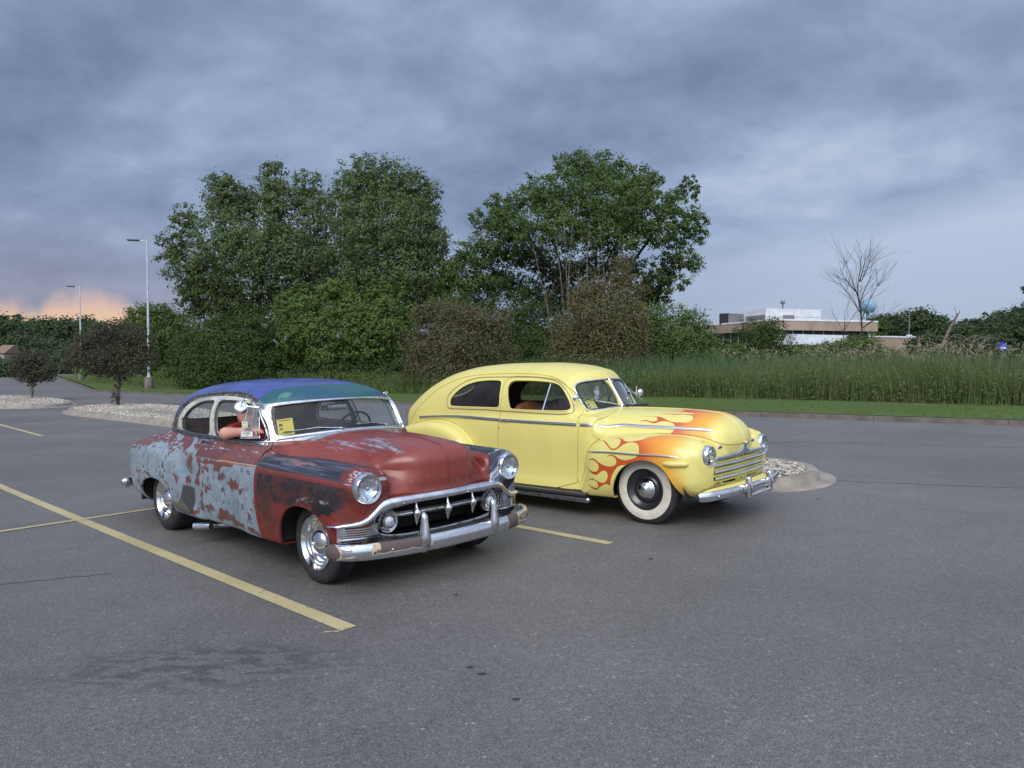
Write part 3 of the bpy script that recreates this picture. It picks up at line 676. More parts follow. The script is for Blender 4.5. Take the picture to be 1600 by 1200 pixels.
cut(m,lambda V:np.maximum(np.abs(V[:,1])-.66,V[:,2]-.60),[0],8,cond=lambda c:(c[:,0]>.33)&(c[:,2]<.66)&(np.abs(c[:,1])<.75))
qw=smooth_poly([(-2.50,1.07),(-2.525,1.10),(-2.51,1.16),(-2.44,1.235),(-2.32,1.30),(-2.17,1.338),(-1.94,1.352),(-1.90,1.34),(-1.89,1.28),(-1.84,1.09),(-1.85,1.065),(-1.9,1.06),(-2.2,1.062)],2)
dw=smooth_poly([(-1.795,1.34),(-1.76,1.358),(-1.5,1.36),(-1.25,1.342),(-1.08,1.305),(-.97,1.24),(-.90,1.14),(-.865,1.06),(-.88,1.042),(-1.2,1.043),(-1.67,1.05),(-1.70,1.06),(-1.75,1.2)],2)
frm=smooth_poly([(-2.68,1.045),(-2.69,1.12),(-2.63,1.235),(-2.50,1.33),(-2.33,1.385),(-2.05,1.408),(-1.6,1.42),(-1.28,1.395),(-1.07,1.34),(-.945,1.25),(-.87,1.14),(-.815,1.03),(-.84,1.015),(-1.3,1.022),(-1.9,1.036),(-2.4,1.045)],2)
cut(m,lambda V:poly_sd(V[:,0],V[:,2],frm)+.010,[0],5,cond=up)
cut(m,lambda V:poly_sd(V[:,0],V[:,2],qw)-.016,[5,0],10,cond=up)
cut(m,lambda V:poly_sd(V[:,0],V[:,2],dw)-.014,[5,0],11,cond=up)
wsr=smooth_poly([(0,1.358),(.3,1.352),(.60,1.325),(.635,1.30),(.650,1.18),(.655,1.09),(.635,1.068),(.45,1.083),(0,1.112),(-.45,1.083),(-.635,1.068),(-.655,1.09),(-.650,1.18),(-.635,1.30),(-.60,1.325),(-.3,1.352)],2)
cut(m,lambda V:poly_sd(V[:,1],V[:,2],wsr),[0],12,cond=lambda c:(c[:,0]>-1.15)&(c[:,2]>1.0))
bkr=smooth_poly([(0,1.37),(.35,1.35),(.50,1.29),(.53,1.20),(.50,1.12),(.3,1.10),(-.3,1.10),(-.50,1.12),(-.53,1.20),(-.50,1.29),(-.35,1.35)],2)
cut(m,lambda V:poly_sd(V[:,1],V[:,2],bkr),[0],13,cond=lambda c:(c[:,0]<-2.8)&(c[:,2]>1.05))
drip=crv([(-3.7,1.05),(-2.95,1.06),(-2.78,1.10),(-2.70,1.20),(-2.62,1.30),(-2.46,1.375),(-2.08,1.42),(-1.73,1.435),(-1.42,1.43),(-1.2,1.395),(-1.05,1.352),(-.98,1.345),(-.88,1.362),(-.7,1.378),(-.5,1.40)])
cut(m,lambda V:drip(V[:,0])-V[:,2],[0],6,cond=lambda c:(c[:,2]>1.04)&(c[:,0]<-.6))
railm=pmat('worn_roof_rail',srgb(92,84,84),.35,.5); addnoise(railm,16,srgb(160,160,164),.5,.62,5); addnoise(railm,9,srgb(70,48,44),.55,.62,5)
pillarm=pmat('pale_worn_pillar',srgb(178,182,190),.28,.7); addnoise(pillarm,20,srgb(120,116,116),.55,.65,5)
cut(m,lambda V:1.028-V[:,2],[0],9,cond=lambda c:(c[:,0]>-1.12)&(c[:,0]<-.55)&(c[:,2]>1.0))
cut(m,lambda V:1.05-V[:,2],[0],14,cond=lambda c:(c[:,0]>-2.95)&(c[:,0]<-.9)&(c[:,2]>1.0)&(np.abs(c[:,1])>.45))
tb=crv([(0,-1.06),(.25,-1.075),(.42,-1.11),(.52,-1.14),(.60,-1.13),(.66,-1.06),(.72,-.9)])
cut(m,lambda V:tb(np.abs(V[:,1]))-V[:,0],[6],7)
doorp=smooth_poly([(-.585,.20),(-.60,.5),(-.622,.68),(-.645,.87),(-.72,.93),(-.80,.975),(-.815,1.04),(-1.3,1.05),(-1.83,1.05),(-1.86,.95),(-1.86,.85),(-1.845,.70),(-1.815,.55),(-1.77,.42),(-1.69,.33),(-1.64,.29),(-1.4,.283),(-.8,.275),(-.60,.27)],1)
cut(m,lambda V:poly_sd(V[:,0],V[:,2],doorp),[0],3,.007,cond=lambda c:np.abs(c[:,1])>.55)
seam=crv([(-.85,.735),(-.75,.725),(-.5,.66),(-.2,.60),(.1,.575),(.35,.572),(.50,.562),(.57,.535),(.60,.50),(.63,.480),(.72,.47)])
def hood_s(V):
    Y=np.abs(V[:,1]); a=Y-seam(V[:,0]); b=(-.632-.42*Y*Y)-V[:,0]; c=.672-V[:,2]; return np.maximum(np.maximum(a,b),c)
cut(m,hood_s,[0],4,.007,cond=lambda c:(c[:,2]>.6)&(c[:,0]>-.95))
fe=crv([(.0,-.60),(.5,-.605),(.68,-.63),(.86,-.652),(.91,-.70),(.95,-.76),(1.2,-.9)])
cut(m,lambda V:fe(V[:,2])-V[:,0],[0],1,.006,cond=lambda c:(c[:,2]<.97)&(np.abs(c[:,1])>.45)|(c[:,0]>-.3))
# the left hand fender is scraped black
rg=lambda k:(m.tag==k)
cy=m.V[m.T].mean(1)[:,1]
lower_body=(m.tag==0)|(m.tag==98)
body=skin('body',m,m.tag==0,patina,car1,F,.02,suv)
skin('roof_rail',m,m.tag==14,railm,car1,F,.01)
skin('windshield_pillars',m,m.tag==9,pillarm,car1,F,.01)
skin('seam',m,m.tag==98,patina,body,F,0,suv,push=-.014)
for s,nm in ((-1,'right'),(1,'left')):
    d=skin('door',m,(m.tag==3)&(cy*s>0),patina,car1,F,.03,suv)
    for old in (1,):
        q=skin('front_fender',m,(m.tag==1)&(cy*s>0),patina if s<0 else scrape,car1,F,.02,suv if s<0 else (lambda V:np.stack([(V[:,0]+.9)/1.6,(V[:,2]+.8*np.maximum(0,.93-np.abs(V[:,1])))/1.3],1)))
        q['label']='red and black patched fender' if s<0 else 'scraped black fender'
    fr_=skin('window_frame',m,(m.tag==5)&(cy*s>0),creamm,car1,F,.035,push=-.004)
    skin('quarter_window',m,(m.tag==10)&(cy*s>0),g_clear,car1,F,0,push=-.022)
    # door furniture
    h=G(); P=project(F,[(-1.93,s*.82,.973),(-1.88,s*.82,.976),(-1.80,s*.82,.976),(-1.72,s*.82,.974)]); N=nrm(F,P)
    h.tube(P[[0,1]]+N[[0,1]]*np.array([[.004],[.03]]),.010,8); h.tube(catmull(P+N*np.array([[.018],[.034],[.036],[.022]]),5),.010,8,scale=[1.1]*6+[1]*5+list(np.linspace(1,.6,5)))
    h.lathe([(.014,0),(.012,.02),(.0,.021)],12,tuple(P[0]+N[0]*.0),'y'); h.obj('handle',chrome,d)
skin('grille_housing',m,m.tag==8,dkchrome,car1,F,0)
hd=skin('hood',m,m.tag==4,hoodm,car1,F,.02,huv)
rf=skin('roof',m,m.tag==6,roofblue,car1,F,.0)
skin('roof_front_panel',m,m.tag==7,roofteal,rf,F,.0)
wsg=skin('windshield',m,m.tag==12,g_ws,car1,F,0,push=-.012)
skin('rear_window',m,m.tag==13,g_clear,car1,F,0,push=-.012)
# windscreen chrome surround, drip rail, belt mouldings
wso=smooth_poly([(0,1.362),(.3,1.356),(.61,1.328),(.648,1.30),(.663,1.18),(.668,1.085),(.645,1.058),(.45,1.073),(0,1.10),(-.45,1.073),(-.645,1.058),(-.668,1.085),(-.663,1.18),(-.648,1.30),(-.61,1.328),(-.3,1.356)],1)
trim('windshield_trim',F,front_pt(F,wso[:,0],wso[:,1],0.2,-1.3),.017,.010,chrome,wsg,closed=True,n=3)
yy=np.linspace(-.66,.66,15); trim('cowl_trim',F,front_pt(F,yy,1.090-.045*(yy/.66)**2,.2,-1.3),.030,.012,chrome,wsg,n=3)
bo=front_pt(lambda x,y,z:F(-x,y,z),bkr[::3,0],bkr[::3,1],4.0,2.5); bo[:,0]*=-1
trim('rear_window_trim',F,bo,.026,.012,chrome,car1,closed=True,n=3)
dp=[(-2.80,1.075),(-2.74,1.17),(-2.66,1.27),(-2.55,1.34),(-2.40,1.385),(-2.08,1.418),(-1.73,1.433),(-1.42,1.428),(-1.2,1.393),(-1.07,1.355),(-.985,1.26),(-.905,1.15),(-.84,1.04)]
P=side_pt(F,[a for a,b in dp],[b for a,b in dp]); trim('drip_rail',F,P,.022,.016,mould,car1,both=True,n=5)
P=side_pt(F,np.linspace(-2.78,-.83,12),np.interp(np.linspace(-2.78,-.83,12),[-2.78,-2.2,-1.5,-1.1,-.83],[1.052,1.030,1.022,1.008,1.004])); trim('belt_moulding',F,P,.040,.014,mould,car1,both=True,prof=RIBS)
P=side_pt(F,[-.64,-.4,-.1,.2,.42,.56],[.845,.84,.832,.825,.81,.79]); trim('fender_crease',F,P,.020,.007,patina,car1,both=True,taper=.3) if False else None
# frame edges round the glass
for s in (1,-1):
    for nm,pl in (('quarter_window_seal',qw),('door_window_seal',dw)):
        P=side_pt(F,pl[::3,0],pl[::3,1],s); trim(nm,F,P,.014,.006,blackp,car1,closed=True,n=2,lift=-.010)
# hood centre crease, cowl
P=project(F,[(-.3,0,1.09),(.2,0,1.07),(.5,0,1.035),(.63,0,.95),(.665,0,.83),(.65,0,.72)]); trim('hood_moulding',F,P,.012,.006,hoodm,hd,n=5)
# ---------------------------------------------------------------- front end
dk=G()
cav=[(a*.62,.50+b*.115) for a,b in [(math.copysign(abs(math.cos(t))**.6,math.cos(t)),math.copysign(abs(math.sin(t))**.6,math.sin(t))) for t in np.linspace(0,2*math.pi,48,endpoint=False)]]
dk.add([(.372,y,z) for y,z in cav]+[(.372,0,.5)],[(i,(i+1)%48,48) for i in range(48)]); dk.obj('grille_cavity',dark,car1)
def FP(y,z): return front_pt(F,[y],[z],.95,.30)[0]
grille=G()
# upper bar sweeping down to the side wings
us=[(-.93,.520),(-.90,.521),(-.86,.524),(-.78,.528),(-.71,.545),(-.65,.588),(-.60,.628),(-.54,.648),(-.44,.655),(-.2,.657),(0,.658)]
us=us+[(-a,b) for a,b in us[-2::-1]]
P=[]
for y,z in us:
    x=np.interp(abs(y),[0,.45,.6,.7,.78,.86,.90,.93],[.672,.640,.612,.592,.575,.535,.495,.43]); P.append((x,y,z))
P=catmull(P,5); hh=np.interp(np.abs(P[:,1]),[0,.5,.62,.72,.8,.88,.93],[.056,.058,.066,.050,.034,.026,.008])
V=[];Fc=[]
pr=np.array([(-.035,.5),(.004,.54),(.016,.44),(.026,.15),(.029,-.2),(.024,-.46),(.010,-.52),(-.035,-.5)])
Nn=np.stack([np.ones(len(P)),np.sign(P[:,1])*np.interp(np.abs(P[:,1]),[0,.5,.75,.85,.93],[0,.25,.5,1.2,3]),0*P[:,0]],1); Nn/=np.linalg.norm(Nn,axis=1,keepdims=True)
for i in range(len(P)):
    for a,b in pr: V.append(P[i]+Nn[i]*a+np.array([0,0,b*hh[i]]))
K=len(pr)
for i in range(len(P)-1):
    for k in range(K): Fc.append((i*K+k,i*K+(k+1)%K,(i+1)*K+(k+1)%K,(i+1)*K+k))
Fc.append(tuple(range(K))); Fc.append(tuple((len(P)-1)*K+k for k in range(K))[::-1])
ub=G().add(V,Fc); gr=ub.obj('grille',chrome,car1,auto=50); gr['label']='chrome grille bar sweeping across the nose'
# surround lip of the mouth
mouth=[(a*.635,.498+b*.124) for a,b in [(math.copysign(abs(math.cos(t))**.55,math.cos(t)),math.copysign(abs(math.sin(t))**.62,math.sin(t))) for t in np.linspace(0,2*math.pi,60,endpoint=False)]]
P=np.array([(np.interp(abs(y),[0,.45,.64],[.60,.585,.555])-.3*max(0,.42-z),y,z) for y,z in mouth]); g=G(); g.sweep(P,[(-.012,-.02),(.012,-.02),(.014,.006),(.006,.016),(-.006,.016),(-.014,.006)],np.array([(1.,0,0)]*60),closed=True); g.obj('grille_surround',mould,gr,auto=60)
# central bar and teeth
P=catmull([(.50,-.50,.535),(.575,-.40,.540),(.615,-.2,.543),(.625,0,.544),(.615,.2,.543),(.575,.40,.540),(.50,.50,.535)],5)
g=G().sweep(P,[(-.022,-.01),(-.018,.008),(0,.018),(.018,.008),(.022,-.01)],np.array([(1.,0,0)]*len(P))); g.obj('centre_bar',chrome_old,gr,auto=50)
for y in (-.285,0,.285):
    x=np.interp(abs(y),[0,.3],[.645,.615]); g=G()
    g.lathe([(.001,-.098),(.010,-.075),(.016,-.045),(.031,-.020),(.036,-.002),(.030,.014),(.017,.030),(.010,.050),(.006,.072),(.001,.088)],16,(x,y,.540),'z'); 
    o=g.obj('grille_tooth',chrome,gr,auto=70)
    V=np.array([v.co[:] for v in o.data.vertices]); V[:,0]=x+(V[:,0]-x)*1.25; o.data.vertices.foreach_set('co',V.ravel())
# parking lamps
for s in (-1,1):
    y=s*.515; x=.575; g=G(); g.lathe([(.088,-.14),(.092,-.06),(.090,-.01),(.084,.004),(.070,.0),(.060,-.03),(.001,-.045)],36,(x,y,.505),'x'); pk=g.obj('parking_lamp',chrome_old,car1)
    g=G(); g.lathe([(.060,.004),(.066,.014),(.062,.024),(.052,.022),(.050,.008),(.060,.004)],36,(x,y,.505),'x')
    for a in (math.pi/2,math.pi,0,-math.pi/2): g.box((x+.014,y+.047*math.cos(a),.505+.047*math.sin(a)),(.010,.026 if abs(math.cos(a))>.5 else .007,.026 if abs(math.sin(a))>.5 else .007))
    g.obj('lamp_ring',chrome,pk)
    G().lathe([(.041,-.01),(.041,.012),(.034,.024),(.018,.031),(.001,.033)],28,(x,y,.505),'x').obj('lens',lampglass,pk)
# ribbed wing panels outboard of the mouth
for s in (-1,1):
    pnl=G()
    for k in range(7):
        z=.490-.0165*k; ye=.655-.012*k; P=[]
        for y in np.linspace(.885,ye,7): P.append((np.interp(y,[.62,.70,.78,.86,.89],[.598,.594,.574,.528,.500])+.004,s*y,z))
        pnl.sweep(catmull(P,3),[(-.006,-.004),(-.005,.006),(.005,.006),(.006,-.004)],np.array([(1.,s*.5,0)]*(6*3+1)))
    o=pnl.obj('side_louvres',chrome,gr,auto=50)
    P=[]; g=G()
    V=[];zz=(.512,.375)
    ys=np.linspace(.90,.62,8)
    for z in zz:
        for y in ys: V.append((np.interp(y,[.62,.70,.78,.86,.90],[.594,.590,.570,.524,.488]),s*y,z))
    g.add(V,[(i,i+1,9+i,8+i) for i in range(7)]); g.obj('louvre_back_panel',mould,gr)
# lower pan behind bumper
# headlights
for s in (-1,1):
    h=lampunit(car1,s*.712,.775,.612,.098,.113); h['label']='round headlight in deep chrome rim'
# front bumper with guards
def rustchrome(name,blobs):
    m=pmat(name,(.72,.72,.74),.14,1.); t=m.node_tree; b=t.nodes['Principled BSDF']; tc=t.nodes.new('ShaderNodeTexCoord'); sep=t.nodes.new('ShaderNodeSeparateXYZ'); t.links.new(tc.outputs['Object'],sep.inputs[0])
    no=t.nodes.new('ShaderNodeTexNoise'); no.inputs['Scale'].default_value=9; no.inputs['Detail'].default_value=7; t.links.new(tc.outputs['Object'],no.inputs['Vector'])
    n2=t.nodes.new('ShaderNodeTexNoise'); n2.inputs['Scale'].default_value=70; n2.inputs['Detail'].default_value=4; t.links.new(tc.outputs['Object'],n2.inputs['Vector'])
    def M(op,a,bb,cl=False):
        n=t.nodes.new('ShaderNodeMath'); n.operation=op; n.use_clamp=cl
        for i,v in enumerate((a,bb)):
            if isinstance(v,(int,float)): n.inputs[i].default_value=v
            else: t.links.new(v,n.inputs[i])
        return n.outputs[0]
    acc=None
    for y0,w,zc,zs in blobs:   # y centre, half width, z limit, z softness (above the limit)
        d=M('SUBTRACT',1,M('ABSOLUTE',M('DIVIDE',M('SUBTRACT',sep.outputs[1],y0),w),0)); zt=M('DIVIDE',M('SUBTRACT',sep.outputs[2],zc),zs); f=M('MULTIPLY',M('MINIMUM',d,zt),2.2); f=M('MAXIMUM',f,-2); acc=f if acc is None else M('MAXIMUM',acc,f)
    f=M('ADD',acc,M('MULTIPLY',M('SUBTRACT',no.outputs[0],.5),2.4)); rust=M('MULTIPLY',M('SUBTRACT',f,.35),9,True); pale=M('MULTIPLY',M('SUBTRACT',f,.12),9,True)
    pit=M('MULTIPLY',M('SUBTRACT',n2.outputs[0],.60),14,True)
    def MX(fac,a,c):
        n=t.nodes.new('ShaderNodeMix'); n.data_type='RGBA'; t.links.new(fac,n.inputs[0])
        if isinstance(a,tuple): n.inputs[6].default_value=(*a,1)
        else: t.links.new(a,n.inputs[6])
        n.inputs[7].default_value=(*c,1); return n.outputs[2]
    col=MX(pit,(.74,.75,.77),(.36,.30,.25)); col=MX(pale,col,srgb(196,170,140)); col=MX(rust,col,srgb(92,78,76)); t.links.new(col,b.inputs['Base Color'])
    anyr=M('MAXIMUM',rust,pale); t.links.new(M('SUBTRACT',1,anyr),b.inputs['Metallic']); t.links.new(M('ADD',M('MULTIPLY',anyr,.45),M('ADD',.13,M('MULTIPLY',pit,.3))),b.inputs['Roughness']); return m
bmat=rustchrome('rusty_bumper_chrome',[(-.53,.24,.325,.05),(-1.0,.06,.1,.2),(.60,.10,.1,.2)])
def bumper(name,path,hz,mat,parent,bulge=.035,n=6,prof=None):
    P=catmull(path,n); t=np.gradient(P,axis=0); t/=np.linalg.norm(t,axis=1,keepdims=True); N=np.cross(t,(0,0,1.)); 
    c=P.mean(0); sgn=np.sign((N*(P-np.array([c[0]-3*np.sign(P[:,0].mean()+1.7),0,c[2]]))).sum(1)); N*=sgn[:,None]; N[:,2]=0
    hh=np.interp(np.linspace(0,1,len(P)),*hz); pr=np.array(prof or [(-.25,-.80),(.35,-.98),(.62,-.92),(.85,-.55),(1.0,-.15),(.98,.2),(.80,.62),(.5,.93),(.2,1.0),(-.25,.85)]); K=len(pr); V=[];Fc=[]
    for i in range(len(P)):
        for a,b in pr: V.append(P[i]+N[i]*a*bulge+np.array([0,0,b*hh[i]]))
    for i in range(len(P)-1):
        for k in range(K): Fc.append((i*K+k,i*K+(k+1)%K,(i+1)*K+(k+1)%K,(i+1)*K+k))
    Fc.append(tuple(range(K))); Fc.append(tuple((len(P)-1)*K+k for k in range(K))[::-1])
    return G().add(V,Fc).obj(name,mat,parent,auto=50)
hp=[(.47,-.955,.350),(.545,-.935,.350),(.635,-.87,.348),(.70,-.74,.345),(.76,-.5,.342),(.785,-.25,.340),(.795,0,.340)]
hp=hp+[(x,-y,z) for x,y,z in hp[-2::-1]]
bp_=bumper('front_bumper',hp,([0,.03,.08,.5,.92,.97,1],[.044,.054,.058,.060,.058,.054,.044]),bmat,car1); bp_['label']='chrome bumper with flaking rust brown patches'
def guard(parent,x,y,z0,z1,mat,w=.034,d=.055,lean=.02,name='bumper_guard'):
    zs=np.linspace(z0,z1,14); u=(zs-z0)/(z1-z0); ww=np.interp(u,[0,.08,.3,.45,.7,.92,1],[.55,.95,1.15,1.1,.80,.62,.18])*w; dd=np.interp(u,[0,.1,.3,.5,.8,.95,1],[.3,.8,1.15,1.0,.72,.5,.15])*d
    V=[];Fc=[];K=14
    for z,a,b in zip(zs,ww,dd):
        for k in range(K):
            t=2*math.pi*k/K; V.append((x-.02+b*(math.cos(t)*.8+.25)+lean*(z-z0),y+a*math.sin(t),z))
    for i in range(13):
        for k in range(K): Fc.append((i*K+k,i*K+(k+1)%K,(i+1)*K+(k+1)%K,(i+1)*K+k))
    Fc.append(tuple(range(K))[::-1]); Fc.append(tuple(13*K+k for k in range(K))); return G().add(V,Fc).obj(name,mat,parent,auto=70)
for s in (-1,1): guard(bp_,.800,s*.35,.275,.575,chrome_old,w=.040,d=.052)
for y in (-.62,-.90,.88): 
    P=np.interp(abs(y),[0,.5,.74,.88,.93],[.832,.797,.737,.655,.56]); g=G(); g.lathe([(.011,-.01),(.010,.004),(.005,.009),(.001,.010)],12,(P,y,.345),'x'); g.obj('bumper_bolt',chrome,bp_)
# rear bumper
hr=[(-3.76,-.885,.40),(-3.90,-.855,.40),(-4.03,-.74,.40),(-4.13,-.45,.40),(-4.16,0,.40)]; hr=hr+[(x,-y,z) for x,y,z in hr[-2::-1]]
rb=bumper('rear_bumper',hr,([0,.05,.5,.95,1],[.035,.055,.06,.055,.035]),chrome_old,car1)
for s in (-1,1): guard(rb,-4.15,s*.62,.30,.56,chrome_old,w=.045,d=-.07,lean=0)
G().lathe([(.001,-.045),(.03,-.038),(.05,-.015),(.055,.012),(.05,.03),(.0,.035)],20,(-3.80,-.915,.43),'y').obj('bumper_end_cap',rustchrome('brown_chrome',[(-.95,.5,.1,.2)]) if False else chrome_old,rb)
# stone guard on the leading edge of the rear fender
m2=SM(m.V,m.T,m.tag)
sg=catmull([(-1.90,.56),(-1.905,.48),(-1.93,.39),(-1.99,.315),(-2.10,.285),(-2.25,.29),(-2.43,.345),(-2.43,.37),(-2.28,.375),(-2.17,.43),(-2.11,.50),(-2.085,.565)],3,True)
mg=SM(m.V.copy(),m.T.copy(),m.tag.copy()); sdg=split(mg,poly_sd(mg.V[:,0],mg.V[:,2],sg)); cc=mg.V[mg.T].mean(1)
for s in (-1,1): skin('stone_guard',mg,sdg&(cc[:,1]*s>.6)&(mg.tag!=99),dkchrome,car1,F,.012,push=.006)
for s in (-1,1):
    P=side_pt(F,[-2.09,-2.0,-1.90],[.567,.570,.562],s); trim('stone_guard_lip',F,P,.016,.012,chrome,car1,n=4)
# ---------------------------------------------------------------- wheels
def smooth_wheel(name,x,y,w,R,rr,parent,right):
    e=empty(name); e.parent=parent; e.location=(x,y,R)
    if not right: e.rotation_euler=(0,0,math.pi)
    g=G(); tyre_geo(g,R,rr,w); g.obj('tyre',tyrem,e,auto=30)
    h=w/2; o=-h*.86
    prof=[(rr+.006,o-.004),(rr+.008,o-.012),(rr-.004,o-.014),(rr-.014,o+.004),(rr-.020,o+.016),(rr-.034,o+.020),(rr-.040,o+.034),(rr-.056,o+.040),(rr-.063,o+.054),(rr-.080,o+.058),(rr-.088,o+.066),(rr-.100,o+.060),(rr-.112,o+.050),(.06,o+.045),(.001,o+.045)]
    g=G().lathe(prof,56,(0,0,0),'y'); g.obj('rim',alu,e,auto=40)
    g=G().lathe([(rr*.515,o+.052),(rr*.52,o+.040),(rr*.48,o+.022),(rr*.36,o+.000),(rr*.2,o-.014),(.012,o-.019),(.007,o-.024),(.004,o-.034),(.0005,o-.036)],44,(0,0,0),'y'); g.obj('hubcap',chrome,e,auto=50)
    g=G(); g.lathe([(.006,0),(.006,-.03),(.003,-.032),(.0005,-.033)],8,(rr-.045,o+.01,0),'y'); g.obj('valve_stem',blackp,e)
    return e
for s in (-1,1):
    r_=s<0
    smooth_wheel('wheel',0.035,s*.715,.20,.315,.207,car1,r_); smooth_wheel('wheel',-2.88,s*.715,.27,.325,.207,car1,r_)
    well('wheel_well',.035,.30,.385,.42,.88,car1,s); well('wheel_well',-2.85,.31,.44,.42,.92,car1,s)
# exhaust stub
g=G(); g.tube([(-1.55,-.55,.20),(-1.75,-.70,.19),(-1.92,-.84,.18)],.024,14); g.obj('exhaust_pipe',mould,car1)
G().add(*sweep_geo([(-1.86,-.80,.185),(-1.99,-.90,.178)],circ(.034,20),caps=False)).obj('exhaust_tip',chrome,car1)
G().box((-1.79,-.82,.22),(.012,.03,.08)).obj('exhaust_hanger',dark,car1)
mirc=pmat('bright_chrome_disc',(.86,.87,.89),.16,1.)
# ---------------------------------------------------------------- mirrors, vents, wipers
for s in (-1,1):
    P=side_pt(F,[-1.16],[1.352],s)[0]; mc=np.array([P[0]-.05,s*(abs(P[1])+.085),P[2]-.062])
    mc=mc+np.array([-.01,0,.030]); mr=G(); mr.lathe([(.001,.012),(.03,.010),(.052,.005),(.060,-.004),(.060,-.012),(.054,-.014),(.001,-.013)],32,(0,0,0),'x')
    o=mr.obj('mirror',mirc,car1,auto=60); o.location=mc; o.rotation_euler=(0,math.radians(-24),math.radians(22*s))
    g=G(); g.tube(catmull([P,P+np.array([.02,s*.03,.03]),P+np.array([.01,s*.075,.03]),mc+np.array([.012,0,.03]),mc+np.array([.016,0,.0])],5),.0055,8); g.box(P,(.05,.012,.03)); g.obj('mirror_arm',chrome,car1); G().lathe([(.008,.012),(.007,.018),(.0005,.019)],10,(0,0,0),'x').obj('centre_screw',dark,o)
    # swung out vent pane hinged near the front pillar
    A=side_pt(F,[-1.075,-1.0],[1.325,1.06],s); top,bot=A; out=np.array([-.045,s*.085,0]); fw=np.array([.16,-s*.005,0])
    tri=[bot-out*.2+fw*.55,bot+out,top+out*.75,top+np.array([.04,0,-.01])]
    pan=G(); pan.add(tri,[(0,1,2,3)]); pv=pan.obj('vent_window',g_smoke if s>0 else glassmat('vent_glass',(.72,.70,.71),1.1,.30),car1,smooth=False)
    g=G(); g.tube([tri[1],tri[2]],.004,6); g.tube([tri[0],tri[1]],.0035,6); g.tube([tri[2],tri[3]],.005,6); g.tube([tri[3],tri[0]],.005,6); g.obj('vent_frame',chrome,pv)
    mid=(A[0]+A[1])/2
    g=G(); g.tube([side_pt(F,[-1.12],[1.33],s)[0]*np.array([1,.985,1]),side_pt(F,[-1.06],[1.045],s)[0]*np.array([1,.985,1])],.008,6); g.obj('vent_post',chrome_old,car1)
    u=tri[1]-tri[0]; u=u/np.linalg.norm(u)*(1 if s<0 else 1); upv=np.array([0,0,1.]); nn=np.cross(u,upv)
    white=pmat('sticker_white' ,srgb(214,222,214),.4); yel=pmat('sticker_yellow',srgb(196,206,60),.4); ink=pmat('sticker_ink',srgb(40,44,52),.5); red_=pmat('sticker_red',srgb(190,60,60),.5)
    uu=-u if s<0 else u
    # face outward/forward: card's normal is ux x uy
    base=tri[1]-u*.055+upv*.035+nn*0
    n_=np.cross(uu,upv); off=np.array([.006,0,0])
    card('service_sticker',base+off+u*(-.005),uu if n_[0]>0 else -uu,upv,.105,.045,[('t',-.006,.008,.022,2,'S-1700'),('t',0,-.012,.016,2,'8  2')],[white,yel,ink],pv)
    card('small_sticker',base+off+upv*.082+u*.012,uu if n_[0]>0 else -uu,upv,.052,.05,[('b',0,-.012,.044,.014,1),('t',0,.012,.016,2,'B-7')],[white,yel,ink],pv)
# wipers
for a,b in (((-.63,-.12,1.112),(-.80,-.52,1.098)),((-.70,.42,1.10),(-.635,.02,1.125))):
    g=G(); P=np.array([a,b]); g.tube([P[0],P[0]+(P[1]-P[0])*.5+np.array([.02,0,.022]),P[1]+np.array([.01,0,.01])],.0032,6); g.box(P[0]+np.array([.01,0,-.005]),(.03,.03,.02)); w_=g.obj('wiper',chrome,car1)
    g=G(); d=P[1]-P[0]; g.tube([P[0]+d*.35+np.array([.018,0,.012]),P[1]+d*.15+np.array([.008,0,.006])],.004,6); g.obj('wiper_blade',blackp,w_)
# ---------------------------------------------------------------- cabin
seatm=pmat('black_pleated_vinyl',(.030,.031,.036),.45); tanm=pmat('tan_board',srgb(150,118,84),.7); addnoise(tanm,8,srgb(122,96,70),.4,.65,4)
def bench(name,x,z0,zt,w,mat,parent,pleats=18,th=.14,rake=.18,sx=.50,shape=None):
    """seat > cushion, backrest with vertical pleats"""
    e=empty(name); e.parent=parent
    yy=np.linspace(-w,w,pleats*6+1); rib=.008*np.abs(np.sin(np.linspace(0,math.pi*pleats,len(yy))))
    edge=np.clip((w-np.abs(yy))/.10,0,1)**.4; top=(shape(yy) if shape else 0*yy)+zt
    V=[];Fc=[]; prof=[(-.5,0.),(-.5,.75),(-.3,.97),(.0,1.0),(.3,.96),(.5,.85),(.62,.45),(.60,0.)]; K=len(prof)
    for i,y in enumerate(yy):
        for a,b in prof: z=z0+.28+(top[i]-z0-.28)*b*(.75+.25*edge[i]); V.append((x+a*th*(.6+.4*edge[i])+(rib[i] if a>0 else 0)-rake*(z-z0-.28),y,z))
    for i in range(len(yy)-1):
        for k in range(K-1): Fc.append((i*K+k,(i+1)*K+k,(i+1)*K+k+1,i*K+k+1))
    Fc.append(tuple(range(K))); Fc.append(tuple((len(yy)-1)*K+k for k in range(K))[::-1])
    G().add(V,Fc).obj('backrest',mat,e,auto=60)
    V,Fc=rbox_geo((x+sx*.5+.02,0,z0+.26),(sx,2*w,.18),.06,4); G().add(V,Fc).obj('cushion',mat,e)
    return e
bench('front_seat',-1.78,.28,1.06,.64,seatm,car1); bench('rear_seat',-2.72,.30,1.04,.62,seatm,car1)
G().box((-2.25,.66,.88),(.75,.05,.36)).obj('side_trim_panel',tanm,car1,smooth=False)
G().add(*rbox_geo((-2.62,-.18,1.02),(.03,.95,.24),.008,2)).obj('cardboard_panel',tanm,car1)
G().add(*rbox_geo((-2.98,0,1.03),(.45,1.1,.02),.008,2)).obj('parcel_shelf',seatm,car1)
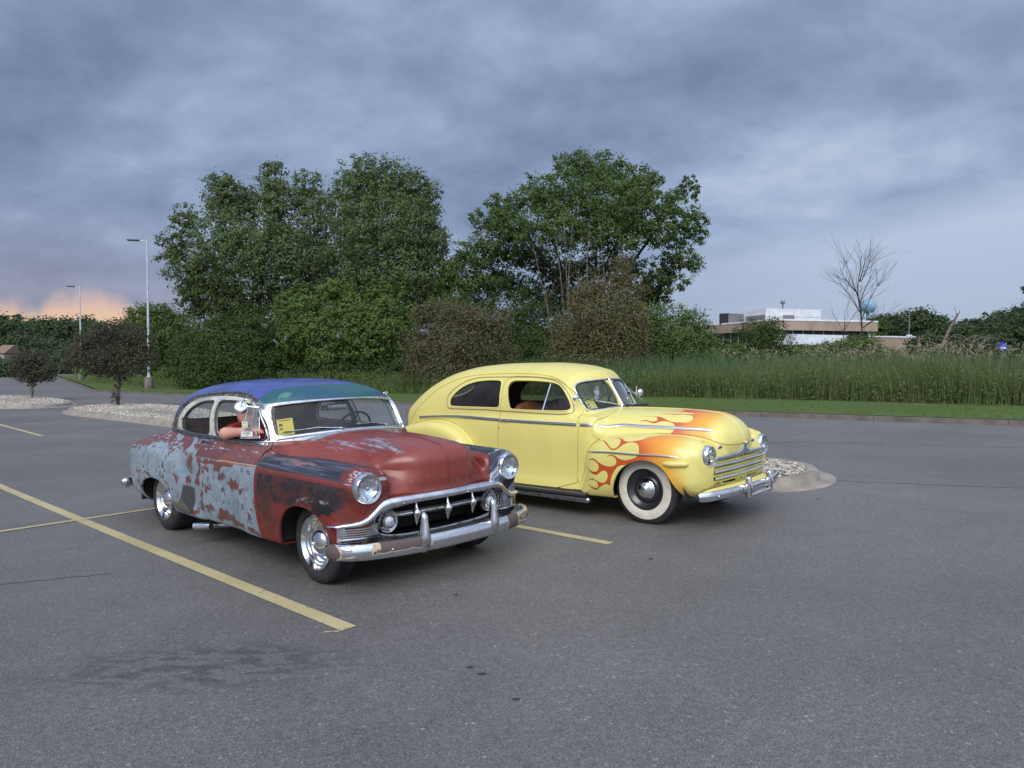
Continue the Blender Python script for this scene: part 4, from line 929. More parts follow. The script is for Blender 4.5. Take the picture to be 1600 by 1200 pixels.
# dash, wheel, interior mirror
dashm=pmat('grey_dash_paint',srgb(70,80,92),.4)
P=[(-.86-.20*(y/.66)**2,y,1.015) for y in np.linspace(-.64,.64,15)]; G().sweep(P,[(-.10,-.02),(-.10,.02),(-.02,.035),(.06,.03),(.09,-.02),(.09,-.16),(.07,-.16)],(0,0,1)).obj('dashboard',dashm,car1,auto=60)
sw=empty('steering_wheel'); sw.parent=car1; sw.location=(-1.20,.36,1.03); sw.rotation_euler=(0,math.radians(-62),0)
a=np.linspace(0,2*math.pi,40,endpoint=False); g=G(); g.tube(np.stack([.20*np.cos(a),.20*np.sin(a),0*a],1),.011,8,up=np.array([(0,0,1.)]*40),closed=True); g.obj('rim',seatm,sw)
g=G(); 
for t in (math.pi,0.0,math.pi/2): g.tube([(0,0,-.02),(.19*math.cos(t),.19*math.sin(t),0)],.008,6)
g.lathe([(.035,-.03),(.035,0),(.02,.012),(.0,.014)],16,(0,0,0),'z'); g.obj('spoke',seatm,sw); G().tube([(0,0,0),(0,0,-.5)],.02,8).obj('column',seatm,sw)
im=empty('interior_mirror'); im.parent=car1
G().add(*rbox_geo((-.92,0.02,1.285),(.03,.20,.055),.012,3)).obj('mirror_housing',chrome_old,im); G().box((-.93,.02,1.325),(.02,.02,.05)).obj('bracket',dark,im)
boxm=pmat('old_wood_box',srgb(120,104,78),.6); addnoise(boxm,20,srgb(70,56,40),.4,.6)
G().add(*rbox_geo((-.98,0.0,1.275),(.05,.22,.05),.008,2)).obj('mirror_back',boxm,im)
place_car(car1,-.9876,6.2551,-.7793)
# ================================================================ yellow flamed sedan: body surface
F_ffp=catmull([(-.76,.15),(-.725,.45),(-.705,.60),(-.655,.725),(-.53,.82),(-.33,.878),(-.1,.915),(.1,.92),(.33,.905),(.51,.865),(.63,.78),(.67,.66),(.67,.5),(.62,.37),(.5,.30),(0,.22)],4,True)
F_rfp=catmull([(-2.24,.15),(-2.32,.50),(-2.40,.67),(-2.53,.80),(-2.72,.885),(-2.95,.925),(-3.2,.92),(-3.55,.86),(-3.8,.74),(-3.93,.55),(-3.95,.36),(-3.6,.22),(-2.9,.15)],4,True)
f_ws=crv([(.20,.815),(.30,.80),(.40,.782),(.55,.776),(.75,.776),(.9,.765),(1.0,.742),(1.06,.715),(1.15,.69)])
f_wx=crv([(-4.2,.35),(-4.05,.52),(-3.8,.68),(-3.5,.79),(-3.1,.89),(-2.6,.965),(-2.0,.998),(-1.4,1.0),(-.9,.985),(-.6,.955),(-.3,.90)])
f_gt=crv([(-4.15,.70),(-4.05,.90),(-3.9,1.10),(-3.65,1.315),(-3.4,1.455),(-3.1,1.56),(-2.7,1.625),(-2.2,1.648),(-1.7,1.645),(-1.3,1.615),(-1.05,1.56),(-.85,1.47),(-.7,1.35)])
f_gw=crv([(-4.1,.42),(-3.8,.58),(-3.4,.68),(-3.0,.715),(-2.5,.728),(-1.8,.728),(-1.2,.71),(-.9,.69),(-.6,.66)])
f_hz=crv([(-.9,1.115),(-.6,1.12),(-.2,1.118),(.2,1.108),(.45,1.088),(.6,1.055),(.72,1.0),(.8,.93)])
f_hw=crv([(-.95,.715),(-.74,.695),(-.5,.65),(-.2,.585),(.2,.495),(.45,.43),(.65,.375),(.8,.33)])
f_noz=crv([(.3,.665),(.6,.70),(.72,.725),(.80,.735),(.88,.72),(.95,.68),(1.03,.60),(1.1,.48)])
f_deck=crv([(-4.2,.60),(-4.1,.78),(-4.0,.92),(-3.8,1.02),(-3.5,1.05),(-3.0,1.06)])
def ford_F(x,y,z):
    Y=np.sqrt(y*y+1e-8)
    ff=poly_sd(x,z,F_ffp); rf=poly_sd(x,z,F_rfp)
    b=Y-f_ws(z)*f_wx(x); b=smax(b,z-1.06,.06); b=smax(b,-3.98+.40*Y*Y-x-.25*np.minimum(z-.6,0),.14); b=smax(b,x+.58,.16); b=smax(b,.235-z,.03)
    # waist swell between mouldings
    wf=.925-.50*np.maximum(x-.22,0)**2-.02*np.abs(x); wf=wf-.10*np.maximum(.45-z,0)
    q=smax(ff,Y-wf,.26); q=smax(q,.20-Y,.05)
    # low catwalk between hood and fender
    q=smax(q,z-(.935-.5*np.maximum(.62-Y,0)),.10)
    wr=.925-.16*np.maximum(-3.15-x,0)**2-.3*np.maximum(-3.6-x,0)**2
    r=smax(rf,Y-wr,.13); r=smax(r,.5-Y,.05)
    hz=f_hz(x)-.70; hw=f_hw(x)
    h=((Y/hw)**2.7+(np.maximum(z-.70,0)/hz)**2.7+1e-9)**(1/2.7)-1; h=h*np.minimum(hz,hw)
    h=smax(h,.70-z,.03); h=smax(h,-.95-x,.03)
    h=smax(h,x-(f_noz(z)-.012-.62*Y*Y),.065)
    # front panel carrying the grille
    p=x-(.675-.10*np.maximum(z-.62,0)-.42*Y*Y); p=smax(p,Y-.74,.05); p=smax(p,smax(z-.845+.06*x,.33-z,.05),.07); p=smax(p,.2-x,.02)
    gh=f_gt(x)-.90; gw=f_gw(x)
    g=((Y/gw)**2.6+(np.maximum(z-.90,0)/gh)**2.6+1e-9)**(1/2.6)-1; g=g*np.minimum(gh,gw)
    fr=x-(-.705-.62*(z-1.10)-.42*Y*Y+.5*np.logaddexp(0,(z-1.47)*40)/40-.10*np.abs(y)); g=smax(g,fr,.07)
    g=smax(g,(-4.02+.42*Y*Y)-x-.3*np.minimum(z-.75,0),.12); g=smax(g,.55-z,.02)
    F=smin(b,g,.03); F=smin(F,h,.03); F=smin(F,q,.03); F=smin(F,r,.015); F=smin(F,p,.05)
    ca=smax(z-(1.10-.25*Y*Y-.35*np.maximum(x+.75,0)),Y-.70,.08); ca=smax(ca,smax(-1.2-x,x+.3,.02),.05); ca=smax(ca,.8-z,.03); F=smin(F,ca,.05)
    # headlamp pods and parking lamp bulge
    F=smin(F,smax(np.sqrt((Y-.632)**2+(z-.707)**2)-.112,smax(x-.585,-x,.02),.03),.10)
    F=smax(F,.235-z,.02)
    return F
#BUILD
# ================================================================ yellow sedan: paint with flames
YEL=srgb(226,213,124)
FW,FH=1600,700     # x -1.0..0.9 ; q 0.2..1.35  (about 840 px per metre)
def fuv(V):
    Y=np.abs(V[:,1]); q=V[:,2]+.75*np.maximum(.905-Y,0)*np.clip((V[:,2]-.74)/.10,0,1)
    return np.stack([(V[:,0]+1)/1.9,(q-.2)/1.15],1)
def huv2(V):
    Y=np.abs(V[:,1]); q=V[:,2]-.70+.9*np.maximum(.55-Y,0)
    return np.stack([(V[:,0]+1)/1.9,q/1.0],1)
def inpoly(X,Z,P):
    ins=np.zeros(X.shape,bool); Q=np.roll(P,-1,0)
    x0b,x1b=P[:,0].min(),P[:,0].max()
    for (x0,y0),(x1,y1) in zip(P,Q):
        if y0==y1: continue
        ins^=((y0>Z)!=(y1>Z))&(X<(x1-x0)*(Z-y0)/(y1-y0)+x0)
    return ins
def soft(mask,k=2):
    a=mask.astype(np.float32)
    for _ in range(k):
        a=(a+np.roll(a,1,0)+np.roll(a,-1,0)+np.roll(a,1,1)+np.roll(a,-1,1))/5
    return a
def flamecol(X,x1,x2,x3,x4,n):
    """dark red tips, red, orange, amber, yellow toward the nose"""
    st=[(x1,lin(110,46,28)),(x1+.16,lin(190,80,38)),(x2,lin(206,94,50)),(x3,lin(230,150,52)),((x3+x4)/2,lin(232,172,60)),(x4,np.array(YEL,np.float32))]
    xs=[a for a,_ in st]; Xn=X+(n-.5)*.14
    return np.stack([np.interp(Xn,xs,[c[i] for _,c in st]) for i in range(3)],-1).astype(np.float32)
def flame_img(kind):
    W_,H_=(FW,FH)
    if kind=='f': X,Q=np.meshgrid(np.linspace(-1,.9,W_,dtype=np.float32),np.linspace(.2,1.35,H_,dtype=np.float32))
    else: X,Q=np.meshgrid(np.linspace(-1,.9,W_,dtype=np.float32),np.linspace(0,1.0,H_,dtype=np.float32))
    n=fnoise(H_,W_,9,5,4,61); img=np.zeros((H_,W_,3),np.float32)+np.array(YEL,np.float32)
    polys=FL_F if kind=='f' else FL_H
    mask=np.zeros(X.shape,bool)
    for p in polys: mask|=inpoly(X,Q,catmull(p,6,True))
    a=soft(mask); img=over(img,0,a*0) 
    col=flamecol(X,-.62,.02,.20,.52,n) if kind=='f' else flamecol(X,-.30,.20,.36,.62,n)
    img=img*(1-a[...,None])+col*a[...,None]
    edge=np.clip(soft(mask,5)*(1-soft(mask,5))*4,0,1)*sm(.15,-.4,X); img=over(img,lin(120,48,36),edge*.25)
    return np.clip(img,0,1)
FL_F=[[(.16,1.02),(.092,.968),(.03,.900),(-.078,.863),(-.154,.866),(-.203,.906),(-.257,.928),(-.336,.934),(-.258,.918),(-.222,.89),(-.210,.850),(-.213,.805),(-.237,.772),(-.277,.757),(-.322,.772),(-.39,.837),(-.45,.885),(-.50,.900),(-.457,.870),(-.371,.793),(-.309,.749),(-.253,.745),(-.205,.774),(-.152,.819),(-.095,.846),(-.023,.843),(.021,.806),(.035,.753),(.024,.707),(-.029,.674),(-.13,.651),(-.202,.666),(-.245,.688),(-.299,.694),(-.345,.676),(-.299,.684),(-.25,.672),(-.226,.634),(-.24,.598),(-.287,.576),(-.361,.576),(-.438,.601),(-.491,.630),(-.545,.638),(-.60,.615),(-.535,.626),(-.470,.600),(-.446,.556),(-.469,.514),(-.524,.503),(-.58,.515),(-.64,.545),(-.575,.500),(-.52,.478),(-.475,.474),(-.445,.494),(-.405,.52),(-.362,.523),(-.336,.486),(-.349,.432),(-.385,.4),(-.433,.397),(-.485,.414),(-.535,.430),(-.590,.412),(-.525,.418),(-.474,.393),(-.468,.353),(-.493,.330),(-.541,.338),(-.60,.362),(-.548,.325),(-.495,.312),(-.452,.345),(-.393,.379),(-.349,.387),(-.315,.377),(-.302,.436),(-.268,.509),(-.193,.589),(-.05,.60),(.1,.55),(.3,.35),(.5,.25),(.7,.3),(.75,.6),(.72,.9),(.6,1.1),(.45,1.2),(.25,1.15)]]
FL_H=[[(.199,.443),(.145,.438),(.086,.449),(.004,.497),(-.041,.514),(-.10,.508),(-.251,.470),(-.10,.500),(-.058,.485),(-.038,.45),(-.041,.425),(-.065,.402),(-.111,.402),(-.165,.410),(-.22,.372),(-.165,.392),(-.115,.382),(-.081,.372),(-.046,.370),(-.02,.393),(.019,.423),(.073,.43),(.132,.419),(.169,.383),(.179,.331),(.161,.277),(.121,.235),(.05,.20),(-.1,.18),(-.2,.165),(-.05,.15),(.1,.10),(.4,-.05),(.95,-.05),(.98,.5),(.95,1.05),(.45,1.08),(.22,1.03),(.10,.90),(-.12,.86),(.04,.84),(.12,.79),(.10,.74),(0,.715),(-.20,.70),(.1,.705),(.24,.70),(.29,.675),(.22,.652),(.10,.635),(.02,.615),(-.08,.60),(.071,.600),(.20,.626),(.273,.619),(.312,.575),(.318,.52),(.285,.468)]]
fl_fm=imgmat('flamed_fender_paint',flame_img('f'),.36,.25,False,r2=.46); fl_hm=imgmat('flamed_hood_paint',flame_img('h'),.34,.25,False,r2=.46)
yel=pmat('yellow_paint',YEL,.36,Coat_Weight=.25,Coat_Roughness=.2); addnoise(yel,2.5,srgb(221,207,120),.4,.65,4,rough2=.46); inner(yel,(.13,.095,.08))
yel_plain=pmat('yellow_pan_paint',YEL,.4)
ribm=pmat('running_board_rubber',(.03,.03,.032),.5); leather=pmat('brown_leather',srgb(116,72,48),.42); addnoise(leather,6,srgb(96,60,42),.4,.65,4); inner_brown=pmat('brown_trim_cloth',srgb(104,78,68),.7)
redw=pmat('red_wheel_paint',(.02,.02,.022),.3,Coat_Weight=.5)
car2=empty('parked_car',label='yellow sedan with orange flames on hood and fender and white wall tyres',cat='car')
F=ford_F
m=surf_nets(F,(-4.2,-CELL*1.5,.18),(.84,1.0,1.70),CELL)
sd_=split(m,-m.V[:,1]); m.T=m.T[sd_]; m.tag=m.tag[sd_]; m,_=sub(m,np.ones(len(m.T),bool)); m=mirror(m)
arch_f=catmull([(-.315,.08),(-.312,.27),(-.272,.41),(-.205,.53),(-.095,.615),(.055,.662),(.20,.650),(.305,.585),(.375,.485),(.425,.39),(.455,.31),(.465,.22),(.465,.08)],4,True)
arch_r=catmull([(-3.30,.08),(-3.28,.32),(-3.18,.44),(-3.0,.50),(-2.80,.50),(-2.64,.44),(-2.55,.32),(-2.53,.08)],4,True)
low=lambda c:(np.abs(c[:,1])>.46)&(c[:,2]<.76)
cut(m,lambda V:poly_sd(V[:,0],V[:,2],arch_f),[0],99,cond=low); cut(m,lambda V:poly_sd(V[:,0],V[:,2],arch_r),[0],99,cond=low)
cut(m,lambda V:np.hypot(np.abs(V[:,1])-.632,V[:,2]-.707)-.098,[0],99,cond=lambda c:(c[:,0]>.50))
up=lambda c:(c[:,2]>1.0)
mo=smooth_poly([(-.59,.655),(0,.672),(.59,.655),(.595,.5),(.56,.415),(0,.405),(-.56,.415),(-.595,.5)],2)
cut(m,lambda V:poly_sd(V[:,1],V[:,2],mo),[0],99,cond=lambda c:(c[:,0]>.50)&(c[:,2]<.72))
qw=smooth_poly([(-2.85,1.135),(-2.86,1.21),(-2.79,1.30),(-2.66,1.39),(-2.50,1.435),(-2.30,1.452),(-2.10,1.452),(-2.035,1.42),(-2.005,1.25),(-1.99,1.15),(-2.02,1.122),(-2.10,1.12),(-2.4,1.12),(-2.8,1.12)],2)
dw=smooth_poly([(-1.935,1.39),(-1.90,1.44),(-1.82,1.45),(-1.5,1.444),(-1.28,1.425),(-1.16,1.385),(-1.06,1.285),(-.985,1.165),(-.985,1.118),(-1.05,1.106),(-1.25,1.102),(-1.75,1.106),(-1.83,1.115),(-1.855,1.16),(-1.90,1.28)],2)
cut(m,lambda V:poly_sd(V[:,0],V[:,2],qw),[0],10,cond=up); cut(m,lambda V:poly_sd(V[:,0],V[:,2],dw),[0],11,cond=up)
wsr=smooth_poly([(.022,1.438),(.25,1.432),(.44,1.412),(.505,1.375),(.518,1.29),(.512,1.16),(.495,1.118),(.42,1.112),(.2,1.130),(.022,1.140)],2)
for s in (1,-1): cut(m,lambda V:poly_sd(V[:,1]*s,V[:,2],wsr),[0],12 if s<0 else 13,cond=lambda c:(c[:,0]>-1.25)&(c[:,2]>1.05)&(c[:,1]*s>0))
bkr=smooth_poly([(0,1.42),(.28,1.41),(.42,1.36),(.45,1.28),(.40,1.21),(.2,1.18),(-.2,1.18),(-.40,1.21),(-.45,1.28),(-.42,1.36),(-.28,1.41)],2)
cut(m,lambda V:poly_sd(V[:,1],V[:,2],bkr),[0],14,cond=lambda c:(c[:,0]<-3.0))
doorp=smooth_poly([(-.825,.26),(-.828,.6),(-.815,.85),(-.838,1.045),(-.90,1.17),(-1.01,1.31),(-1.14,1.41),(-1.30,1.462),(-1.6,1.487),(-2.0,1.493),(-1.985,1.30),(-1.968,1.10),(-1.975,.98),(-1.975,.6),(-1.975,.26)],1)
cut(m,lambda V:poly_sd(V[:,0],V[:,2],doorp),[0],3,.010,cond=lambda c:np.abs(c[:,1])>.45)
# hood, then fenders
hs=crv([(-.66,.775),(-.52,.80),(-.42,.845),(-.3,.865),(-.1,.885),(.1,.892),(.3,.882),(.45,.862),(.55,.838),(.63,.806),(.68,.785),(.9,.770)])
def hood_s(V): 
    q=(V[:,2]-.92)/.16; rear=-.655+.06*np.clip(q,-1,1)**2-V[:,0]+.0*q; rear=np.maximum(rear,-.665+.14*np.clip((.90-V[:,2])/.1,0,2)**2-V[:,0])
    return np.maximum(np.maximum(hs(V[:,0])-V[:,2],rear),np.abs(V[:,1])-.78)
fl=lambda V:np.maximum(np.maximum(-.70-V[:,0],.44-np.abs(V[:,1])-.5*np.maximum(V[:,0]+.0,0)*0),0*V[:,0]-1)
hin=crv([(-.7,.76),(-.5,.72),(-.2,.62),(.1,.52),(.35,.45),(.5,.41),(.62,.38),(.8,.34)])
cut(m,lambda V:np.maximum(hood_s(V),np.abs(V[:,1])-hin(V[:,0])-.035),[0],4,.013,cond=lambda c:(c[:,2]>.74)&(c[:,0]>-.72))
cut(m,lambda V:np.maximum(poly_sd(V[:,0],V[:,2],F_ffp)-.020,.50+.06*np.clip((V[:,0]-.5)/.2,0,1)-np.abs(V[:,1])),[0],1,.007,cond=lambda c:(c[:,0]>-.80))
cut(m,lambda V:np.maximum(poly_sd(V[:,0],V[:,2],F_rfp)-.024,.62-np.abs(V[:,1])),[0],2,.005,cond=lambda c:(c[:,0]<-2.1)&(c[:,2]<1.0))
cy=m.V[m.T].mean(1)[:,1]
body=skin('body',m,m.tag==0,yel,car2,F,.02)
skin('seam',m,m.tag==98,yel,body,F,0,push=-.014)
for s in (-1,1):
    d=skin('door',m,(m.tag==3)&(cy*s>0),yel,car2,F,.03)
    skin('front_fender',m,(m.tag==1)&(cy*s>0),fl_fm,car2,F,.02,fuv)
    skin('rear_fender',m,(m.tag==2)&(cy*s>0),yel,car2,F,.02)
    skin('quarter_window',m,(m.tag==10)&(cy*s>0),g_smoke,car2,F,0,push=-.02)
    P=side_pt(F,[-1.95,-1.90,-1.85,-1.80],[.981,.979,.977,.975],s); g=G(); N=nrm(F,P); g.tube(catmull(P+N*np.array([[.014],[.026],[.028],[.022]]),4),.009,8,scale=np.linspace(1.1,.7,13)); g.lathe([(.014,0),(.012,s*.02),(0,s*.022)],12,tuple(P[0]),'y'); g.obj('handle',chrome,d)
    P=side_pt(F,[-1.965],[.885],s)[0]; G().lathe([(.010,0),(.009,s*.004),(.0,s*.005)],12,tuple(P),'y').obj('lock',chrome,d)
    for z in (.40,):
        P=side_pt(F,[-.812],[z],s)[0]; G().lathe([(.001,-.035),(.011,-.034),(.012,0),(.011,.034),(.001,.035)],12,tuple(P+np.array([0,s*.006,0])),'z').obj('hinge',yel,d)
    # window reveals
    for nm,pl in (('quarter_window_reveal',qw),('door_window_reveal',dw)):
        P=side_pt(F,pl[::2,0],pl[::2,1],s); trim(nm,F,P,.016,.005,yel,car2,closed=True,n=2,lift=-.002)
        P=side_pt(F,pl[::2,0],pl[::2,1],s); trim(nm+'_seal',F,P,.012,.006,blackp,car2,closed=True,n=2,lift=-.013)
hd=skin('hood',m,m.tag==4,fl_hm,car2,F,.02,huv2)
wsg=skin('windshield',m,(m.tag==12)|(m.tag==13),g_ws,car2,F,0,push=-.010)
skin('rear_window',m,m.tag==14,g_clear,car2,F,0,push=-.010)
trimc=pmat('brushed_trim',(.74,.74,.73),.34,1.)
# two window outline mouldings as one grey-tan line, drip line, belt line
grey=pmat('grey_pinstripe_moulding',srgb(150,140,118),.35,.35)
ql=[(-2.885,1.135),(-2.905,1.235),(-2.83,1.335),(-2.68,1.425),(-2.48,1.475),(-2.2,1.483),(-1.8,1.482),(-1.5,1.472),(-1.26,1.435),(-1.11,1.355),(-1.005,1.225),(-.955,1.12),(-1.0,1.078),(-1.25,1.072),(-1.8,1.085),(-2.2,1.096),(-2.6,1.096),(-2.83,1.098)]
P=side_pt(F,[a for a,b in ql],[b for a,b in ql]); trim('window_outline_moulding',F,P,.013,.007,grey,car2,closed=True,both=True,n=5)
dl=[(-3.78,.78),(-3.70,.90),(-3.58,1.02),(-3.42,1.15),(-3.30,1.235),(-3.16,1.33),(-2.98,1.415),(-2.70,1.490),(-2.26,1.520),(-1.74,1.520),(-1.36,1.485),(-1.15,1.415),(-1.0,1.27),(-.90,1.14),(-.845,1.05)]
P=side_pt(F,[a for a,b in dl],[b for a,b in dl]); trim('drip_moulding',F,P,.010,.012,yel,car2,both=True,n=5)
bl=[(-3.45,.965),(-3.11,.985),(-2.62,1.0),(-1.96,.984),(-1.47,.974),(-.845,.967)]
P=side_pt(F,[a for a,b in bl],[b for a,b in bl]); trim('belt_moulding',F,P,.036,.014,trimc,car2,both=True,prof=RIBS)
P=side_pt(F,[-.80,-.73,-.665],[.967,.968,.968]); trim('cowl_moulding',F,P,.036,.014,trimc,car2,both=True,prof=RIBS)
P=side_pt(F,[-.645,-.4,-.18,.2,.42,.56],[.968,.962,.957,.948,.940,.930]); trim('hood_side_moulding',F,P,.036,.014,trimc,hd,both=True,prof=RIBS,taper=.12)
P=side_pt(F,[-.70,-.55,-.33,.06,.33,.455],[.69,.703,.715,.717,.719,.712]); trim('fender_moulding',F,P,.022,.012,trimc,car2,both=True,taper=.12)
P=side_pt(F,[-3.70,-3.4,-3.0,-2.7,-2.50],[.70,.715,.722,.720,.715]); trim('rear_fender_moulding',F,P,.022,.012,trimc,car2,both=True,taper=.12)
P=project(F,[(-.65,0,1.12),(-.2,0,1.115),(.3,0,1.10),(.55,0,1.06),(.68,0,.98),(.73,0,.88),(.735,0,.79)]); trim('hood_moulding',F,P,.010,.005,yel,hd,n=5)
# parking lamp blister on the fender
for s in (-1,1):
    P=side_pt(F,[.38],[.645],s)[0]; P2=side_pt(F,[.50],[.648],s)[0]; g=G(); V,Fc=sweep_geo(catmull([P+np.array([-.10,-s*.01,0]),P,P2,P2+np.array([.045,-s*.012,0])],6),circ(.036,16,.030),(0,0,1),scale=[.3,.55,.72,.84,.92,.97,1,1,1,1,1,1,.98,.9,.78,.62,.42,.25,.1]); g.add(V,Fc); g.obj('fender_blister',yel,car2)
# windscreen rubber, centre bar
wo=smooth_poly([(-.02,1.444),(.25,1.438),(.45,1.418),(.513,1.378),(.526,1.29),(.520,1.155),(.50,1.108),(.42,1.103),(.2,1.121),(0,1.132),(-.2,1.121),(-.42,1.103),(-.50,1.108),(-.520,1.155),(-.526,1.29),(-.513,1.378),(-.45,1.418),(-.25,1.438)],1)
trim('windshield_trim',F,front_pt(F,wo[:,0],wo[:,1],0.2,-1.5),.018,.008,chrome,wsg,closed=True,n=3)
P=front_pt(F,[0,0,0],[1.44,1.29,1.132],.2,-1.5); trim('centre_strip',F,P,.030,.014,chrome,wsg,n=4)
wi=wo*np.array([.965,1])+np.array([0,0]); wi[:,1]=1.28+(wo[:,1]-1.28)*.93
trim('windshield_seal',F,front_pt(F,wi[:,0],wi[:,1],0.2,-1.5),.012,.006,blackp,wsg,closed=True,n=3,lift=-.004)
# ---------------------------------------------------------------- grille
gr=G(); gx=lambda y:.690-.09*y*y
back=G(); ys=np.linspace(-.60,.60,17)
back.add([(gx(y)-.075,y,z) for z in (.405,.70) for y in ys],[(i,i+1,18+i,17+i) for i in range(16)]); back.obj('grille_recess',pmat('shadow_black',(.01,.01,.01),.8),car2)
sl=G()
for z0 in (.680,.625,.563,.500,.440): 
    P=[(gx(y)-.015,y,z0+.012) for y in ys]; sl.sweep(P,[(-.008,-.03),(-.008,.016),(.012,.016),(.018,-.03)],np.array([(1.,0,0)]*17))
for y in (-.42,-.10,-.04,.04,.10,.42):
    sl.box((gx(y)-.012,y,.55),(.03,.014,.27))
gg=sl.obj('grille',yel,car2,auto=50)
for k,z0 in enumerate((.607,.545,.480)):
    hw=.592-.012*k; ys2=np.linspace(-hw,hw,21); P=[(gx(y)+.020,y,z0+.004) for y in ys2]
    G().sweep(P,[(-.015,-.012),(-.012,.008),(0,.015),(.011,.008),(.014,-.012)],np.array([(1.,0,0)]*21)).obj('grille_bar',chrome,gg,auto=50)
# yellow surround (frame) of the opening
# crown moulding above the bars with raised centre
V=[];ys2=np.linspace(-.61,.61,41)
for y in ys2:
    t=abs(y); top=.694+.020*(1-t/.61)+.052*math.exp(-(t/.055)**4)+.02*math.exp(-(t/.11)**2); bot=.655+.012*(1-t/.61)+(-.004 if t<.5 else 0); x=gx(y)+.022+.012*math.exp(-(t/.06)**2)
    if t>.54: top=.694-(t-.54)*.3
    V+=[(x-.03,y,top),(x+.004,y,top-.004),(x+.012,y,(top+bot)/2+.008),(x+.004,y,bot+.004),(x-.03,y,bot)]
Fc=[(i*5+k,i*5+k+1,(i+1)*5+k+1,(i+1)*5+k) for i in range(40) for k in range(4)]+[(0,1,2,3,4),(204,203,202,201,200)]
cm=G().add(V,Fc).obj('grille_crown',chrome,car2,auto=40)
G().box((gx(0)+.036,0,.695),(.006,.035,.07)).obj('crown_badge',pmat('dark_red_enamel',srgb(96,50,52),.3),cm)
for s in (-1,1):
    x,y,z=front_pt(F,[s*.385],[.772],.95,.2)[0]; g=G(); g.add(*rbox_geo((x+.006,y,z),(.022,.085,.036),.009,3)); e=g.obj('hood_emblem',chrome,car2)
    for k in range(3): G().add(*rbox_geo((x+.019,y+(k-1)*.021,z),(.006,.012,.020),.002,1)).obj('emblem_bar',pmat('emblem_recess',(.25,.25,.26),.3,1.) if k==0 and s<0 else MAT['emblem_recess'],e)
for s in (-1,1): lampunit(car2,s*.632,.707,.650,.090,.105)
P=front_pt(F,[0],[.775],.95,.2)[0]; G().add(*rbox_geo((P[0]+.01,.03,.785),(.03,.05,.035),.012,3)).obj('hood_latch',chrome,car2)
# lower pan between fenders and bumper
hp=[(.665,-.905,.352),(.70,-.865,.352),(.745,-.78,.355),(.80,-.55,.360),(.835,-.28,.362),(.845,0,.362)]; hp=hp+[(x,-y,z) for x,y,z in hp[-2::-1]]
b2=bumper('front_bumper',hp,([0,.03,.08,.5,.92,.97,1],[.034,.042,.047,.049,.047,.042,.034]),chrome,car2,bulge=.030)
def fguard(parent,x,y,z0,z1):
    g=G(); V,Fc=rbox_geo((x,y,(z0+z1)/2),(.055,.060,z1-z0),.022,4); V=np.array(V); u=(V[:,2]-z0)/(z1-z0); V[:,1]=y+(V[:,1]-y)*(1.12-.22*u); V[:,0]+=np.interp(u,[0,.4,1],[-.01,.012,-.012]); g.add(V,Fc)
    g.tube([(x+.022,y-.012,z0+.05),(x+.034,y-.012,(z0+z1)/2),(x+.012,y-.012,z1-.02)],.006,6); return g.obj('bumper_guard',chrome,parent,auto=60)
for s in (-1,1): fguard(b2,.882,s*.255,.265,.485)
g=G(); g.tube([(.885,-.255,.300),(.885,.255,.300)],.013,10); g.obj('guard_bar',chrome,b2)
for y in (-.74,.74): G().lathe([(.012,0),(.010,.008),(.001,.011)],12,(.795,y,.352),'x').obj('bumper_bolt',chrome,b2)
g=G(); pn=[(.585,-.74,.345),(.64,-.66,.385),(.68,-.4,.395),(.70,0,.395),(.68,.4,.395),(.64,.66,.385),(.585,.74,.345)]
P=catmull(pn,6); V=np.vstack([P,P+np.array([.07,0,-.035]),P+np.array([.05,0,-.06])]); n=len(P); g.add(V,[(k*n+i,k*n+i+1,(k+1)*n+i+1,(k+1)*n+i) for k in (0,1) for i in range(n-1)]); g.obj('splash_pan',yel_plain,car2)
hr=[(-3.95,-.88,.42),(-4.10,-.80,.42),(-4.22,-.5,.42),(-4.26,0,.42)]; hr=hr+[(x,-y,z) for x,y,z in hr[-2::-1]]
b3=bumper('rear_bumper',hr,([0,.05,.5,.95,1],[.034,.046,.049,.046,.034]),chrome,car2,bulge=.03)
# running boards, side pipes
for s in (-1,1):
    g=G(); x0,x1=-2.36,-.62; g.add([(x0,s*.76,.270),(x1,s*.76,.270),(x1,s*.915,.255),(x0,s*.915,.255),(x0,s*.90,.215),(x1,s*.90,.215)],[(0,1,2,3),(3,2,5,4)]) 
    for k in range(6): 
        y=s*(.785+.022*k); zz=.270-.015*(k*.022+.025)/.155+.002; g.box(((x0+x1)/2,y,zz),(x1-x0,.012,.008))
    rbd=g.obj('running_board',ribm,car2,smooth=False)
    G().box(((x0+x1)/2,s*.918,.252),(x1-x0,.010,.026)).obj('edge_strip',chrome,rbd,smooth=False)
    g=G(); g.tube(catmull([(-2.3,s*.84,.195),(-1.2,s*.86,.190),(-.75,s*.865,.188),(-.60,s*.868,.188)],6),.034,18,scale=[1]*16+[.98,.9,.6]); g.obj('side_pipe',mould,car2)
